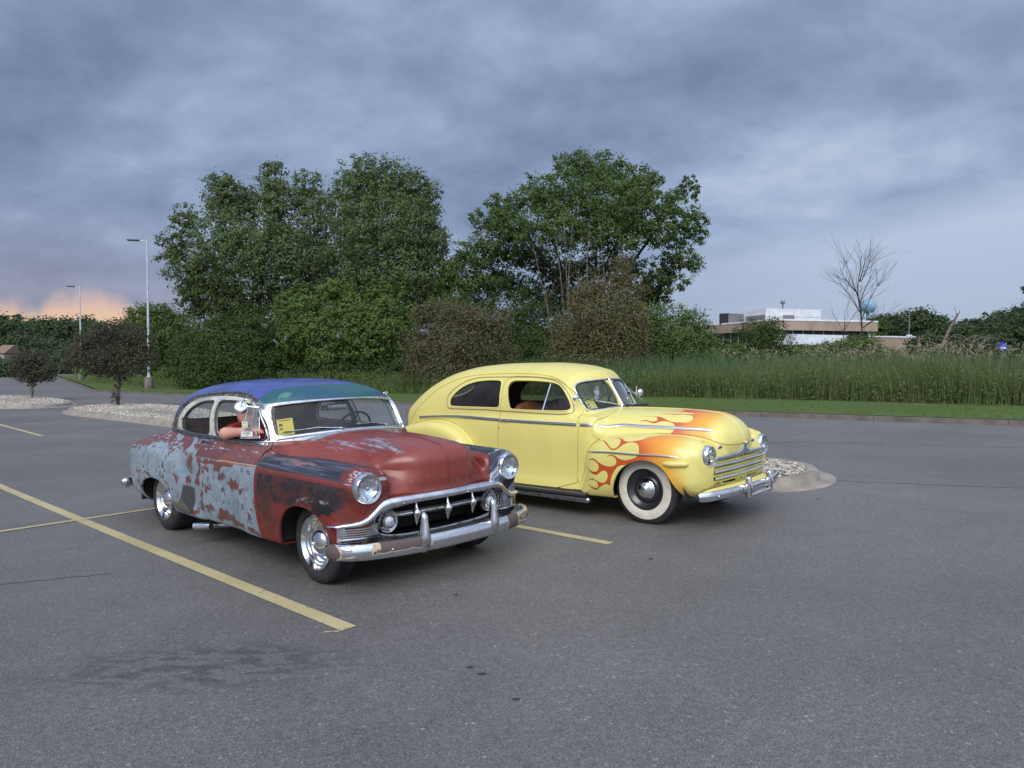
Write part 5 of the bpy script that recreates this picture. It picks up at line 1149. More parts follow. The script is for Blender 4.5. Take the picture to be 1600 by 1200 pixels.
# ---------------------------------------------------------------- wheels
def ww_wheel(name,x,y,R,parent,right):
    e=empty(name); e.parent=parent; e.location=(x,y,R)
    if not right: e.rotation_euler=(0,0,math.pi)
    w=.19; h=w/2; rr=.203
    g=G(); tyre_geo(g,R,rr,w); ty=g.obj('tyre',tyrem,e,auto=30)
    s_=R-rr
    G().lathe([(rr+.006,-h*.90-.0035),(rr+s_*.30,-h*1.0-.003),(rr+s_*.55,-h*1.0-.003),(rr+s_*.66,-h*.972-.002)],64,(0,0,0),'y').obj('whitewall',whitewall,ty)
    o=-h*.86
    G().lathe([(rr+.006,o-.002),(rr+.007,o-.010),(rr-.006,o-.012),(rr-.016,o+.006),(rr-.028,o+.012),(rr-.040,o+.030),(rr-.060,o+.036),(rr-.075,o+.020),(rr-.085,o+.016),(.09,o+.022),(.001,o+.022)],56,(0,0,0),'y').obj('rim',redw,e,auto=40)
    G().lathe([(.104,o+.024),(.108,o+.016),(.104,o+.008),(.094,o+.004),(.086,o-.010),(.060,o-.028),(.034,o-.036),(.030,o-.040),(.001,o-.041)],48,(0,0,0),'y').obj('hubcap',chrome,e,auto=50)
    return e
for s in (-1,1):
    ww_wheel('wheel',.02,s*.700,.352,car2,s<0); ww_wheel('wheel',-2.895,s*.705,.352,car2,s<0)
    well('wheel_well',.06,.32,.44,.42,.86,car2,s); well('wheel_well',-2.90,.32,.385,.42,.80,car2,s)
# ---------------------------------------------------------------- mirrors, vents, wipers, antenna
for s in (-1,1):
    A=side_pt(F,[-.955],[1.255],s)[0]; mc=A+np.array([-.05,s*.20,-.012]); mc=A+np.array([.06,s*.17,.0])
    g=G().lathe([(.001,.030),(.02,.026),(.038,.014),(.048,-.002),(.049,-.010),(.044,-.012),(.001,-.011)],28,tuple(mc),'x'); o=g.obj('mirror',chrome,car2)
    g=G(); g.tube([A-np.array([0,s*.01,0]),mc-np.array([.0,s*.02,0])],.006,8); g.lathe([(.016,-.004),(.014,.008),(.0,.010)],12,tuple(A),'y'); g.obj('mirror_arm',chrome,o)
    P=side_pt(F,[-1.33,-1.36],[1.435,1.105],s)*np.array([1,.975,1]); G().tube(P,.010,8).obj('vent_post',chrome,car2)
    T1,B1=P; fr=side_pt(F,[-1.05,-1.02],[1.28,1.125],s)*np.array([1,.975,1]); mid=side_pt(F,[-1.17],[1.38],s)[0]*np.array([1,.975,1])
    G().add([T1,B1,fr[1],fr[0],mid],[(0,1,2,3,4)]).obj('vent_window',g_clear,car2,smooth=False)
# swung left vent pane seen beyond the windscreen
A=side_pt(F,[-.93,-.90],[1.34,1.13],1)
pv=G().add([A[0]+np.array([0,.0,0]),A[1],A[1]+np.array([.06,.15,0]),A[0]+np.array([.0,.12,-.01])],[(0,1,2,3)]).obj('wind_wing',g_clear,car2,smooth=False)
card('wing_sticker',(A[0]+A[1])/2+np.array([.045,.10,.05]),(-.3,.95,0),(0,0,1),.06,.10,[('b',0,.02,.05,.02,1)],[pmat('sticker_pale',srgb(214,214,190),.5),pmat('sticker_grey',srgb(150,150,140),.5)],pv)
for a,b in (((-.70,-.02,1.135),(-.895,-.40,1.215)),((-.71,.36,1.13),(-.73,.04,1.16))):
    P=front_pt(F,[a[1],b[1]],[a[2],b[2]],.2,-1.5)+np.array([.012,0,0]); g=G(); g.tube([P[0],(P[0]+P[1])/2+np.array([.02,0,.005]),P[1]],.005,6); g.box(P[0],(.03,.03,.02)); w_=g.obj('wiper',chrome,car2)
    g=G(); d=P[1]-P[0]; g.tube([P[1]-d*.30+np.array([.004,0,.0]),P[1]+d*.18+np.array([.004,0,0])],.005,6); g.obj('wiper_blade',blackp,w_)
P=project(F,[(-.66,.20,1.13)])[0]; V,Fc=rbox_geo((0,0,0),(.10,.36,.035),.012,3); G().add(np.array(V)+P+np.array([0,0,.012]),Fc).obj('cowl_vent_cover',blackp,car2)
# ---------------------------------------------------------------- cabin
hump=lambda y:.05*np.cos(y/.62*2*math.pi)*(-1)
bench('front_seat',-1.80,.42,1.165,.60,leather,car2,pleats=8,th=.11,shape=lambda y:.022*-np.cos(y/.60*2*math.pi))
bench('rear_seat',-2.92,.46,1.13,.56,leather,car2,pleats=8)
P=[(-.90-.12*(y/.5)**2,y,1.07) for y in np.linspace(-.5,.5,11)]; G().sweep(P,[(-.08,-.02),(-.08,.02),(.0,.03),(.06,.01),(.07,-.12),(.05,-.14)],(0,0,1)).obj('dashboard',dashm,car2,auto=60)
sw=empty('steering_wheel'); sw.parent=car2; sw.location=(-1.20,.33,1.12); sw.rotation_euler=(0,math.radians(-55),0)
a=np.linspace(0,2*math.pi,40,endpoint=False); g=G(); g.tube(np.stack([.205*np.cos(a),.205*np.sin(a),0*a],1),.010,8,up=np.array([(0,0,1.)]*40),closed=True); g.obj('rim',pmat('maroon_wheel',srgb(120,52,44),.4),sw)
g=G(); 
for t in (math.pi,0.0): g.tube([(0,0,-.02),(.2*math.cos(t),.2*math.sin(t),0)],.008,6)
g.obj('spoke',chrome,sw); G().tube([(0,0,0),(0,0,-.5)],.02,8).obj('column',seatm,sw)
G().box((-.96,0,1.40),(.02,.16,.05)).obj('interior_mirror',chrome_old,car2)
for s in (-1,1): G().box((-2.45,s*.60,.85),(1.6,.04,.45)).obj('side_trim_panel',inner_brown,car2,smooth=False)
place_car(car2,1.8097,8.0769,-.7173)
#BUILD
# ================================================================ ground, kerbs, islands, markings
def asphalt_mat():
    m=pmat('asphalt',(.10,.10,.105),.66); t=m.node_tree; N=t.nodes; L=t.links; b=N['Principled BSDF']; tc=N.new('ShaderNodeTexCoord'); O=tc.outputs['Object']
    def noi(sc,det=4,ro=.55,typ='n'):
        n=N.new('ShaderNodeTexNoise'); n.inputs['Scale'].default_value=sc; n.inputs['Detail'].default_value=det; n.inputs['Roughness'].default_value=ro; L.new(O,n.inputs['Vector']); return n.outputs[0]
    def mp(v,a,b_,c,d):
        n=N.new('ShaderNodeMapRange'); n.inputs[1].default_value=a; n.inputs[2].default_value=b_; n.inputs[3].default_value=c; n.inputs[4].default_value=d; L.new(v,n.inputs[0]); return n.outputs[0]
    def mul(a,b_,op='MULTIPLY'):
        n=N.new('ShaderNodeMath'); n.operation=op
        for i,v in enumerate((a,b_)):
            if isinstance(v,(int,float)): n.inputs[i].default_value=v
            else: L.new(v,n.inputs[i])
        return n.outputs[0]
    vo=N.new('ShaderNodeTexVoronoi'); vo.inputs['Scale'].default_value=185; L.new(O,vo.inputs['Vector']); sp=N.new('ShaderNodeSeparateColor'); L.new(vo.outputs['Color'],sp.inputs[0])
    v2=N.new('ShaderNodeTexVoronoi'); v2.inputs['Scale'].default_value=62; L.new(O,v2.inputs['Vector']); s2=N.new('ShaderNodeSeparateColor'); L.new(v2.outputs['Color'],s2.inputs[0])
    val=mul(mp(noi(.35,3),.35,.65,.88,1.10),mp(noi(2.2,5,.6),.3,.7,.93,1.07))
    val=mul(val,mp(noi(28,4,.7),.3,.7,.82,1.20)); val=mul(val,mp(sp.outputs[0],0,1,.55,1.42))
    hi=mp(sp.outputs[1],.965,1.,0,1.2); val=mul(val,mul(1,hi,'ADD'))
    hi2=mp(s2.outputs[0],.985,1.,0,.9); val=mul(val,mul(1,hi2,'ADD'))
    # old oil stain in the foreground bay, long soft drips
    mpn=N.new('ShaderNodeMapping'); mpn.inputs['Location'].default_value=(1.72,-4.12,0); mpn.inputs['Rotation'].default_value=(0,0,0); L.new(O,mpn.inputs[0])
    mp2=N.new('ShaderNodeMapping'); mp2.inputs['Rotation'].default_value=(0,0,math.radians(-38)); mp2.inputs['Scale'].default_value=(.95,2.3,1); L.new(mpn.outputs[0],mp2.inputs[0])
    ln=N.new('ShaderNodeVectorMath'); ln.operation='LENGTH'; L.new(mp2.outputs[0],ln.inputs[0])
    st=N.new('ShaderNodeTexNoise'); st.inputs['Scale'].default_value=5.5; st.inputs['Detail'].default_value=5; L.new(mp2.outputs[0],st.inputs['Vector'])
    stain=mul(mp(ln.outputs['Value'],.45,.95,1,0),mp(st.outputs[0],.46,.56,0,1)); val=mul(val,mul(1,mul(stain,-.40),'ADD'))
    gr=N.new('ShaderNodeMix'); gr.data_type='RGBA'; L.new(mp(noi(.12,3),.4,.6,0,1),gr.inputs[0]); gr.inputs[6].default_value=(.131,.121,.112,1); gr.inputs[7].default_value=(.147,.135,.124,1)
    sc=N.new('ShaderNodeVectorMath'); sc.operation='SCALE'; L.new(gr.outputs[2],sc.inputs[0]); L.new(val,sc.inputs['Scale']); L.new(sc.outputs[0],b.inputs['Base Color'])
    bp=N.new('ShaderNodeBump'); bp.inputs['Strength'].default_value=.55; bp.inputs['Distance'].default_value=.004; L.new(mul(sp.outputs[0],noi(90,3)),bp.inputs['Height']); L.new(bp.outputs[0],b.inputs['Normal']); return m
asp=asphalt_mat()
def paintmat(name,col,wear=.62):
    m=pmat(name,col,.6); addnoise(m,1.5,tuple(c*.86 for c in col),.4,.6,4); addnoise(m,38,(.11,.108,.11),wear,wear+.07,6); return m
ylw=paintmat('faded_yellow_line_paint',srgb(188,174,128)); tar=pmat('crack_tar',(.035,.034,.034),.8)
iconc=pmat('island_concrete',srgb(158,148,134),.85); addnoise(iconc,3,srgb(134,124,112),.4,.65,5); addnoise(iconc,50,srgb(96,90,84),.58,.7,4,bump=.3,bscale=90)
conc=pmat('weathered_concrete',srgb(122,114,104),.85); addnoise(conc,2.5,srgb(96,90,84),.4,.65,6); addnoise(conc,60,srgb(74,70,66),.56,.7,4,bump=.35,bscale=90)
def grid_sheet(name,xs,ys,dz,mat,kind='structure'):
    V=[(x,y,gz(x)+dz) for y in ys for x in xs]; n=len(xs); Fc=[(j*n+i,j*n+i+1,(j+1)*n+i+1,(j+1)*n+i) for j in range(len(ys)-1) for i in range(n-1)]
    return tagobj(mkmesh(name,V,Fc,mat,None,True),kind=kind)
xs=[-300,-150,-80,-50,-38]+list(np.linspace(-30,30,61))+[38,50,80]
tagobj(grid_sheet('parking_lot',xs,[-25,-10,0,10,20,40,80,160,330],0,asp))
def strip(name,pts,w,dz,mat,kind='structure',n=1):
    """ribbon along ground polyline"""
    P=np.array(pts,float); Q=[P[0]]
    for a,b in zip(P[:-1],P[1:]):
        k=max(1,int(np.linalg.norm(b-a)/.8)); Q+=[a+(b-a)*i/k for i in range(1,k+1)]
    P=np.array(Q); t=np.gradient(P,axis=0); t/=np.linalg.norm(t,axis=1,keepdims=True); nn=np.stack([-t[:,1],t[:,0]],1); ww=np.broadcast_to(np.asarray(w,float),(len(P),))[:,None]/2
    A=P+nn*ww; B=P-nn*ww; V=[(a[0],a[1],gz(a[0])+dz) for a in A]+[(b[0],b[1],gz(b[0])+dz) for b in B]; n=len(P)
    return tagobj(mkmesh(name,V,[(i,n+i,n+i+1,i+1) for i in range(n-1)],mat,None,True),kind=kind)
d=np.array([.7229,-.6910])
A1=np.array([-1.03,4.66]); strip('painted_line',[A1-d*14,A1],.115,.004,ylw)
# ragged dribble at the end of the line
strip('painted_line',[A1+np.array([-.14,-.055]),A1+np.array([-.05,-.045])],[.02]*2,.004,ylw)
B1=np.array([.89,6.70]); strip('painted_line',[B1-d*8.5,B1],.105,.004,ylw)
cdv=np.array([.683,.731]); C1=np.array([-4.34,8.79]); strip('painted_line',[C1-cdv*6,C1+cdv*1.2],.085,.0065,ylw); strip('painted_line',[C1+cdv*2.2,C1+cdv*6],.085,.0065,ylw)
strip('painted_line',[(-19.5,26.5),(-11.77,18.63)],.11,.004,ylw); strip('painted_line',[(-14.6,22.2),(-13.3,24.9)],.10,.0065,ylw)
strip('painted_line',[(-23.2,30.5),(-20.2,27.6)],.10,.004,ylw)
def crack(pts,w,seed):
    r=np.random.default_rng(seed); P=catmull([(*p,0) for p in pts],14)[:,:2]; P=P+r.normal(0,.012,P.shape); strip('pavement_crack',P,np.clip(r.normal(w,w*.4,200),.003,.05)[:0] if False else w,.002,tar)
crack([(4.16,9.93),(5.4,9.4),(6.8,8.9),(9.6,7.9)],.014,1); crack([(-5.2,5.6),(-4.2,5.75),(-3.3,6.05)],.012,2)
crack([(4.2,14.6),(6.5,14.2),(9.4,13.0)],.025,3); crack([(-30,20),(-18,19.2),(-9.6,19.6)],.02,4)
r_=np.random.default_rng(5)
g=G()
for (x,y,s) in [(-.23,4.02,.012),(-.16,3.93,.014),(.02,3.62,.012),(1.15,6.15,.015),(3.55,8.62,.018),(-.75,5.9,.012),(1.3,2.9,.01),(-.4,5.3,.012)]:
    a=np.linspace(0,2*math.pi,9)[:-1]; g.add([(x+s*(1+.4*r_.random())*math.cos(t)*1.5,y+s*(1+.4*r_.random())*math.sin(t),gz(x)+.003) for t in a],[tuple(range(8))])
tagobj(g.obj('gum_spots',tar,fix=False,smooth=False),kind='stuff')
# kerb line along the far side of the drive
KERB=[(60,-19.6),(40,-4.2),(30,3.6),(20,11.4),(12.06,17.55),(9.74,19.1),(7.15,21.1),(3.8,24.0),(0,27.6),(-4.35,31.3),(-10,36.2),(-18.81,42.6),(-23.2,45.6),(-25.3,46.9),(-27.6,49.2),(-33.48,58.24),(-50.75,84.4),(-57,94),(-60.5,99),(-61,103),(-57,106),(-40,108)]
def resample(P,step):
    Q=[np.array(P[0],float)]
    for a,b in zip(P[:-1],P[1:]):
        a,b=np.array(a,float),np.array(b,float); k=max(1,int(np.linalg.norm(b-a)/step)); Q+=[a+(b-a)*i/k for i in range(1,k+1)]
    return np.array(Q)
def kerb_run(P,h=.13,w=.16,seg=3.0,gap=.012,parent=None,gutter=.0):
    """separate kerb stones butted end to end"""
    P=np.array(P,float); t=np.gradient(P,axis=0); t/=np.linalg.norm(t,axis=1,keepdims=True); nn=np.stack([t[:,1],-t[:,0]],1)
    Ls=np.concatenate([[0],np.cumsum(np.linalg.norm(np.diff(P,axis=0),axis=1))]); out=[]
    nseg=max(1,int(Ls[-1]/seg)); 
    for k in range(nseg):
        s0,s1=Ls[-1]*k/nseg+gap/2,Ls[-1]*(k+1)/nseg-gap/2; ss=np.linspace(s0,s1,5); pp=np.stack([np.interp(ss,Ls,P[:,i]) for i in (0,1)],1); n2=np.stack([np.interp(ss,Ls,nn[:,i]) for i in (0,1)],1)
        prof=[(-.03,-.05),(-.03,h*.80),(-.055,h*.97),(-w*.9,h+.0),(-w,h-.006),(-w,-.05)]
        V=[(p[0]-q[0]*a*-1,p[1]-q[1]*a*-1,gz(p[0])+b) for p,q in zip(pp,n2) for a,b in prof]; K=6
        Fc=[(i*K+j,i*K+(j+1)%K,(i+1)*K+(j+1)%K,(i+1)*K+j) for i in range(4) for j in range(K)]+[tuple(range(K))[::-1],tuple(4*K+j for j in range(K))]
        out.append((V,Fc))
    return out
kw=tagobj(empty('kerb'),kind='structure')
KP=resample(KERB[::-1],1.0)
for V,Fc in kerb_run(KP[::-1],seg=2.9):
    g=G().add(V,Fc).obj('kerb_stone',conc,kw,smooth=False)
# raised lawn and ground beyond the kerb
def grassmat(name,c1,c2,c3,s=1.):
    m=pmat(name,c1,.95,Specular_IOR_Level=.0); addnoise(m,.25*s,c2,.40,.62,3); addnoise(m,3.0*s,c3,.45,.7,5); addnoise(m,70,tuple(c*.45 for c in c1),.5,.62,4,bump=.7,bscale=45); return m
lawn=grassmat('mown_lawn',(.108,.150,.052),(.130,.165,.066),(.086,.126,.042)); field=grassmat('rough_field',(.075,.09,.04),(.09,.10,.05),(.05,.065,.03))
K2=resample(KERB,2.0); dirs=[]
for p in K2:
    u=np.clip((p[1]-46)/60,0,1) if p[0]<-25 else 0; dv=np.array([.61,.79])*(1-u)+np.array([.15,.98])*u; dirs.append(dv/np.linalg.norm(dv))
dirs=np.array(dirs); offs=[.15,2,5,8,9.5,14,25,50,110,260,500]
V=[(p[0]+q[0]*o,p[1]+q[1]*o,gz(p[0]+q[0]*o)+.125-(.0 if o<9 else min(.1,.01*(o-9)))) for o in offs for p,q in zip(K2,dirs)]; n=len(K2)
Fc=[(j*n+i,(j+1)*n+i,(j+1)*n+i+1,j*n+i+1) for j in range(len(offs)-1) for i in range(n-1)]
tagobj(mkmesh('lawn',V,Fc,[lawn,field],None,True,None,[0 if j<4 else 1 for j in range(len(offs)-1) for i in range(n-1)]),kind='structure')
tagobj(mkmesh('far_ground',[(-400,134,-.07),(-62,134,-.07),(-40,112,-.075),(400,112,-.075),(900,900,0),(-900,900,0)],[(0,1,2,3,4,5)],lawn),kind='structure')
tagobj(mkmesh('horizon_ground',[(-1500,330,-.22),(1500,330,-.22),(1500,1800,-.22),(-1500,1800,-.22)],[(0,1,2,3)],field),kind='structure')
# ---- gravel islands
gravm=pmat('island_gravel',srgb(150,142,126),.85); addnoise(gravm,24,srgb(112,104,92),.4,.6,3); addnoise(gravm,60,srgb(196,188,170),.55,.7,3)
stonem=pmat('pale_stones',srgb(160,152,138),.8); addnoise(stonem,13,srgb(204,198,184),.5,.6,2); addnoise(stonem,9,srgb(112,100,88),.55,.65,2)
ico_v=np.array([(0,0,1),(.9,0,.3),(.28,.85,.3),(-.72,.53,.3),(-.72,-.53,.3),(.28,-.85,.3),(.6,.5,-.4),(-.3,.8,-.4),(-.8,-.1,-.4),(0,-.8,-.4)])
ico_f=np.array([(0,1,2),(0,2,3),(0,3,4),(0,4,5),(0,5,1),(1,6,2),(2,7,3),(3,8,4),(4,9,5),(5,9,1),(1,9,6),(2,6,7),(3,7,8),(4,8,9)])
def island(name,outline,label,nst,size,hgt=.13,apron=.22,seed=1):
    r=np.random.default_rng(seed); O=catmull(outline,6,True)[:,:2] if len(outline[0])==3 else catmull([(*p,0) for p in outline],6,True)[:,:2]
    c=O.mean(0); e=empty(name,(0,0,0),label=label,cat='kerbed island'); 
    t=np.roll(O,-1,0)-np.roll(O,1,0); t/=np.linalg.norm(t,axis=1,keepdims=True); nn=np.stack([t[:,1],-t[:,0]],1)
    if ((O-c)*nn).sum()<0: nn=-nn
    n=len(O); rings=[(apron*.9,-.01),(apron*.8,.006),(.03,.018),(.0,hgt*.75),(-.03,hgt),(-.15,hgt),(-.16,hgt-.02)]
    V=[]
    for a,b in rings:
        for p,q in zip(O,nn): x,y=p+q*a; V.append((x,y,gz(x)+b))
    Fc=[(k*n+i,k*n+(i+1)%n,(k+1)*n+(i+1)%n,(k+1)*n+i) for k in range(len(rings)-1) for i in range(n)]
    # kerb in cast lengths: part objects
    per=14
    g=G().add(V,Fc).obj('kerb_ring',iconc,e,auto=30)
    In=O-nn*.155; V=[(p[0],p[1],gz(p[0])+hgt-.015) for p in In]+[(c[0],c[1],gz(c[0])+hgt+.03)]
    G().add(V,[(i,(i+1)%n,n) for i in range(n)]).obj('gravel_bed',gravm,e)
    lo,hi=In.min(0),In.max(0); P=lo+(hi-lo)*r.random((nst*4,2)); P=P[poly_sd(P[:,0],P[:,1],In)<-.02][:nst]; m_=len(P)
    sc=size*(.45+r.random((m_,1))**2*.9); ang=r.random(m_)*6.28; ca,sa=np.cos(ang),np.sin(ang); base=ico_v[None]*sc[:,None]*np.array([1,.75,.55])*(.8+.4*r.random((m_,10,1)))
    X=base[...,0]*ca[:,None]-base[...,1]*sa[:,None]; Yv=base[...,0]*sa[:,None]+base[...,1]*ca[:,None]
    dist=np.clip(-poly_sd(P[:,0],P[:,1],In)/.8,0,1)*.04
    Z=np.array([gz(a) for a in P[:,0]])+hgt-.012+dist*0+.02*r.random(m_)
    Vs=np.stack([X+P[:,0:1],Yv+P[:,1:2],base[...,2]+Z[:,None]],-1).reshape(-1,3); Ft=(ico_f[None]+np.arange(m_)[:,None,None]*10).reshape(-1,3)
    o=mkmesh('gravel_stones',Vs,Ft,stonem,e,False); o['kind']='stuff'; return e
island('traffic_island',[(4.10,9.95),(3.75,9.50),(3.25,9.35),(2.6,9.85),(1.2,11.2),(.5,12.0),(.6,12.7),(1.3,12.9),(2.6,12.2),(3.6,11.65),(4.1,11.1),(4.25,10.5)],'concrete edged gravel island just beyond the nose of the yellow sedan',5200,.030,seed=3,apron=.26)
island('traffic_island',[(-16.3,27.4),(-15.2,26.1),(-12,23.4),(-9.4,21.0),(-8.2,20.4),(-7.2,21.2),(-7.4,22.6),(-9.5,25.2),(-13.0,29.6),(-15.6,31.4),(-17.0,31.0),(-17.2,29.2)],'long gravel island under the dark leaved tree, behind the rusty coupe',9000,.045,seed=4)
island('traffic_island',[(-27,36),(-24,32.5),(-21.5,30.3),(-19.6,30.2),(-18.9,31.4),(-19.6,33.2),(-22,36.2),(-25.5,39),(-27.5,39)],'small gravel island at the left edge holding a little dark tree',5000,.05,seed=6)
# ================================================================ vegetation
def leafmat(name,c,c2,rough=.55,tr=.35,sc=.6):
    m=pmat(name,c,rough); addnoise(m,sc,c2,.40,.62,3); addnoise(m,9,tuple(x*1.5 for x in c),.55,.68,2); addnoise(m,12,tuple(x*.7 for x in c),.52,.66,2)
    t=m.node_tree; b=t.nodes['Principled BSDF']; b.inputs['Specular IOR Level'].default_value=.12
    tl=t.nodes.new('ShaderNodeBsdfTranslucent'); mx=t.nodes.new('ShaderNodeMixShader'); mx.inputs[0].default_value=tr; out=t.nodes['Material Output']
    t.links.new(b.inputs['Base Color'].links[0].from_socket,tl.inputs[0]); t.links.new(b.outputs[0],mx.inputs[1]); t.links.new(tl.outputs[0],mx.inputs[2]); t.links.new(mx.outputs[0],out.inputs[0]); return m
def leaves(P,size,r,droop=.35,asp_=.55,up=.5,out=None):
    """rhombic leaves at points P"""
    n=len(P); N=r.normal(0,1,(n,3)); N[:,2]=np.abs(N[:,2])*(1+up)
    if out is not None: N=N*.62+out*1.25
    N/=np.linalg.norm(N,axis=1,keepdims=True)
    A=r.normal(0,1,(n,3)); A-=N*(A*N).sum(1,keepdims=True); A/=np.linalg.norm(A,axis=1,keepdims=True); B=np.cross(N,A); s=size*(.6+.8*r.random((n,1)))
    V=np.stack([P-A*s*.5,P+B*s*asp_*.5-N*s*.08,P+A*s*.5-np.array([0,0,1])*s*droop*.4,P-B*s*asp_*.5-N*s*.08],1).reshape(-1,3)
    i=np.arange(n)*4; return V,np.stack([i,i+1,i+2,i+3],1)
def blobs_to_points(blobs,n,r,clump=.22,fill=.35,per=26,flat=.75):
    B=np.array(blobs,float); w=(B[:,3]*B[:,5]+B[:,4]*B[:,5]+B[:,3]*B[:,4]); w/=w.sum(); out=[]; DR=[]
    for b,wi in zip(B,w):
        m_=int(n*wi); k=max(4,m_//per); D=r.normal(0,1,(k,3)); D/=np.linalg.norm(D,axis=1,keepdims=True); rad=np.where(r.random(k)<fill,r.random(k)**.5*.8,.80+.28*r.random(k))
        C=D*rad[:,None]*b[3:6]+b[:3]; cs=clump*b[3:6].mean()*(.5+r.random(k)); idx=r.integers(0,k,m_); off=r.normal(0,1,(m_,3))*np.array([1,1,flat])*.55; out.append(C[idx]+off*cs[idx,None]); o=D[idx]*.6+off*1.0; DR.append(o/np.maximum(np.linalg.norm(o,axis=1,keepdims=True),1e-6))
    return np.vstack(out),np.vstack(DR)
def limb(g,P,r0,r1,n=6):
    P=np.array(P,float); g.tube(catmull(P,3),1.0,n,up=(.3,.2,1),scale=np.linspace(r0,r1,(len(P)-1)*3+1))
def px(x,y,D):  # a point of the view at depth D metres
    c,s=math.cos(.0284),math.sin(.0284); a,b=(x-800)/FPX,(y-600)/FPX; dy=c-b*s; return (a*D/dy,D,CAMH+(-s-b*c)*D/dy)
barkm=pmat('bark',(.060,.052,.045),.9); addnoise(barkm,9,(.03,.026,.022),.4,.6,5,stretch=(1,1,.3),bump=.5)
greybark=pmat('pale_bark',srgb(122,112,100),.9); addnoise(greybark,9,srgb(80,72,64),.45,.6,5)
def tree(name,label,cat,D,blobs,base,mat,nleaf,lsize,trunk_r=.3,seed=0,clump=.22,fill=.35,depth=.8,bark=barkm,limbs=7,twigs=0,per=26,group=None,up=.5,lift=0,trunkfork=.35):
    """blobs: (px x, px y, radius px x, radius px y, depth offset m)"""
    r=np.random.default_rng(seed); x0,y0,_=px(base,600,D); z0=gz(x0)+lift; e=empty(name,(x0,D,z0),label=label,cat=cat,group=group); W3=[]
    for b in blobs:
        dd=D+(b[4] if len(b)>4 else 0); c=px(b[0],b[1],dd); rx=b[2]*dd/FPX; rz=b[3]*dd/FPX; W3.append((c[0]-x0,c[1]-D,c[2]-z0,rx,max(rx,rz)*depth,rz))
    P,DR=blobs_to_points(W3,nleaf,r,clump,fill,per); k_=P[:,2]>.05; P=P[k_]; V,Fq=leaves(P,lsize,r,up=up,out=DR[k_]); mkmesh('crown',V,Fq,mat,e,False)
    g=G(); W3=np.array(W3); top=W3[:,2].max(); cx=W3[:,0].mean(); fk=max(.3,W3[:,2].min()*trunkfork+.2)
    fk=min(fk,top*.4)
    limb(g,[(0,0,-.1),(.02*top,0,fk*.5),(0.0,0,fk)],trunk_r,trunk_r*.8,9)
    order=r.permutation(len(W3))[:limbs] if len(W3)>limbs else range(len(W3))
    for i in order:
        c=W3[i,:3]; mid=np.array([c[0]*.35,c[1]*.35,fk+(c[2]-fk)*.45])+r.normal(0,.03*top,3)*[1,1,.3]; limb(g,[(0,0,fk*.9),mid,c+r.normal(0,.2,3)],trunk_r*.34,trunk_r*.08)
        for q in range(3+twigs):
            dv=r.normal(0,1,3); dv/=np.linalg.norm(dv); dv[2]=abs(dv[2])*.8; limb(g,[mid+(c-mid)*(.2+.25*q/(3+twigs)*2),c+dv*W3[i,3:6]*.5,c+dv*W3[i,3:6]*.95+[0,0,.1]],trunk_r*.10,trunk_r*.03,4)
    g.obj('trunk',bark,e,auto=0,fix=False); return e
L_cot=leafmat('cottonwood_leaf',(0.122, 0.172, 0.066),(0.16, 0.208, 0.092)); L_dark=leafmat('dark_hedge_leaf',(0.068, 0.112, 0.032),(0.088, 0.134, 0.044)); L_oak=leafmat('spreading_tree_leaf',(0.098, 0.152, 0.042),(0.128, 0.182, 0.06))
L_maple=leafmat('bright_maple_leaf',(.122,.186,.050),(.158,.222,.062)); L_crab=leafmat('bronze_crab_leaf',(0.135, 0.138, 0.066),(0.175, 0.13, 0.085)); L_brown=leafmat('olive_brown_leaf',(0.155, 0.148, 0.07),(0.19, 0.155, 0.08)); L_purple=leafmat('purple_leaf',(.088,.082,.056),(.110,.100,.062)); L_shrub=leafmat('shrub_leaf',(0.112, 0.172, 0.046),(0.138, 0.198, 0.062)); L_far=leafmat('far_leaf',(0.075, 0.112, 0.05),(0.095, 0.13, 0.062),sc=.1)
# tall trees behind the drive
tree('cottonwood_tree','tall broad cottonwood at the left with ragged lobes, nearest the street lamps','tree',60,
 [(345,300,26,36,0),(290,350,22,32,-1),(270,390,28,26,0),(300,420,42,40,-1),(350,380,50,62,-2),(355,320,30,46,1),(388,322,20,34,2),(425,290,22,40,0),(432,330,32,50,-1),(405,400,60,58,-3),(482,300,26,38,1),(490,350,36,56,0),(450,410,62,58,-2),(500,420,50,60,1),(330,450,46,34,0),(385,470,60,34,0),(300,465,26,26,1),(470,478,60,34,0),(345,490,50,24,1)],400,L_cot,74000,.22,.55,11,clump=.20,fill=.42,per=22,limbs=14)
tree('cottonwood_tree','tallest round topped cottonwood, pale green, just left of the gap in the tree line','tree',58,
 [(560,280,34,38,0),(600,290,44,44,-1),(640,300,36,40,0),(665,315,26,36,1),(548,330,38,60,-1),(600,360,62,60,-3),(655,370,42,50,-1),(560,410,52,56,-1),(620,430,60,56,-3),(668,420,34,48,0),(680,375,22,34,1),(560,460,60,30,0),(640,475,60,34,0),(690,440,18,30,1)],606,L_cot,66000,.21,.5,12,clump=.20,fill=.42,per=22,limbs=12)
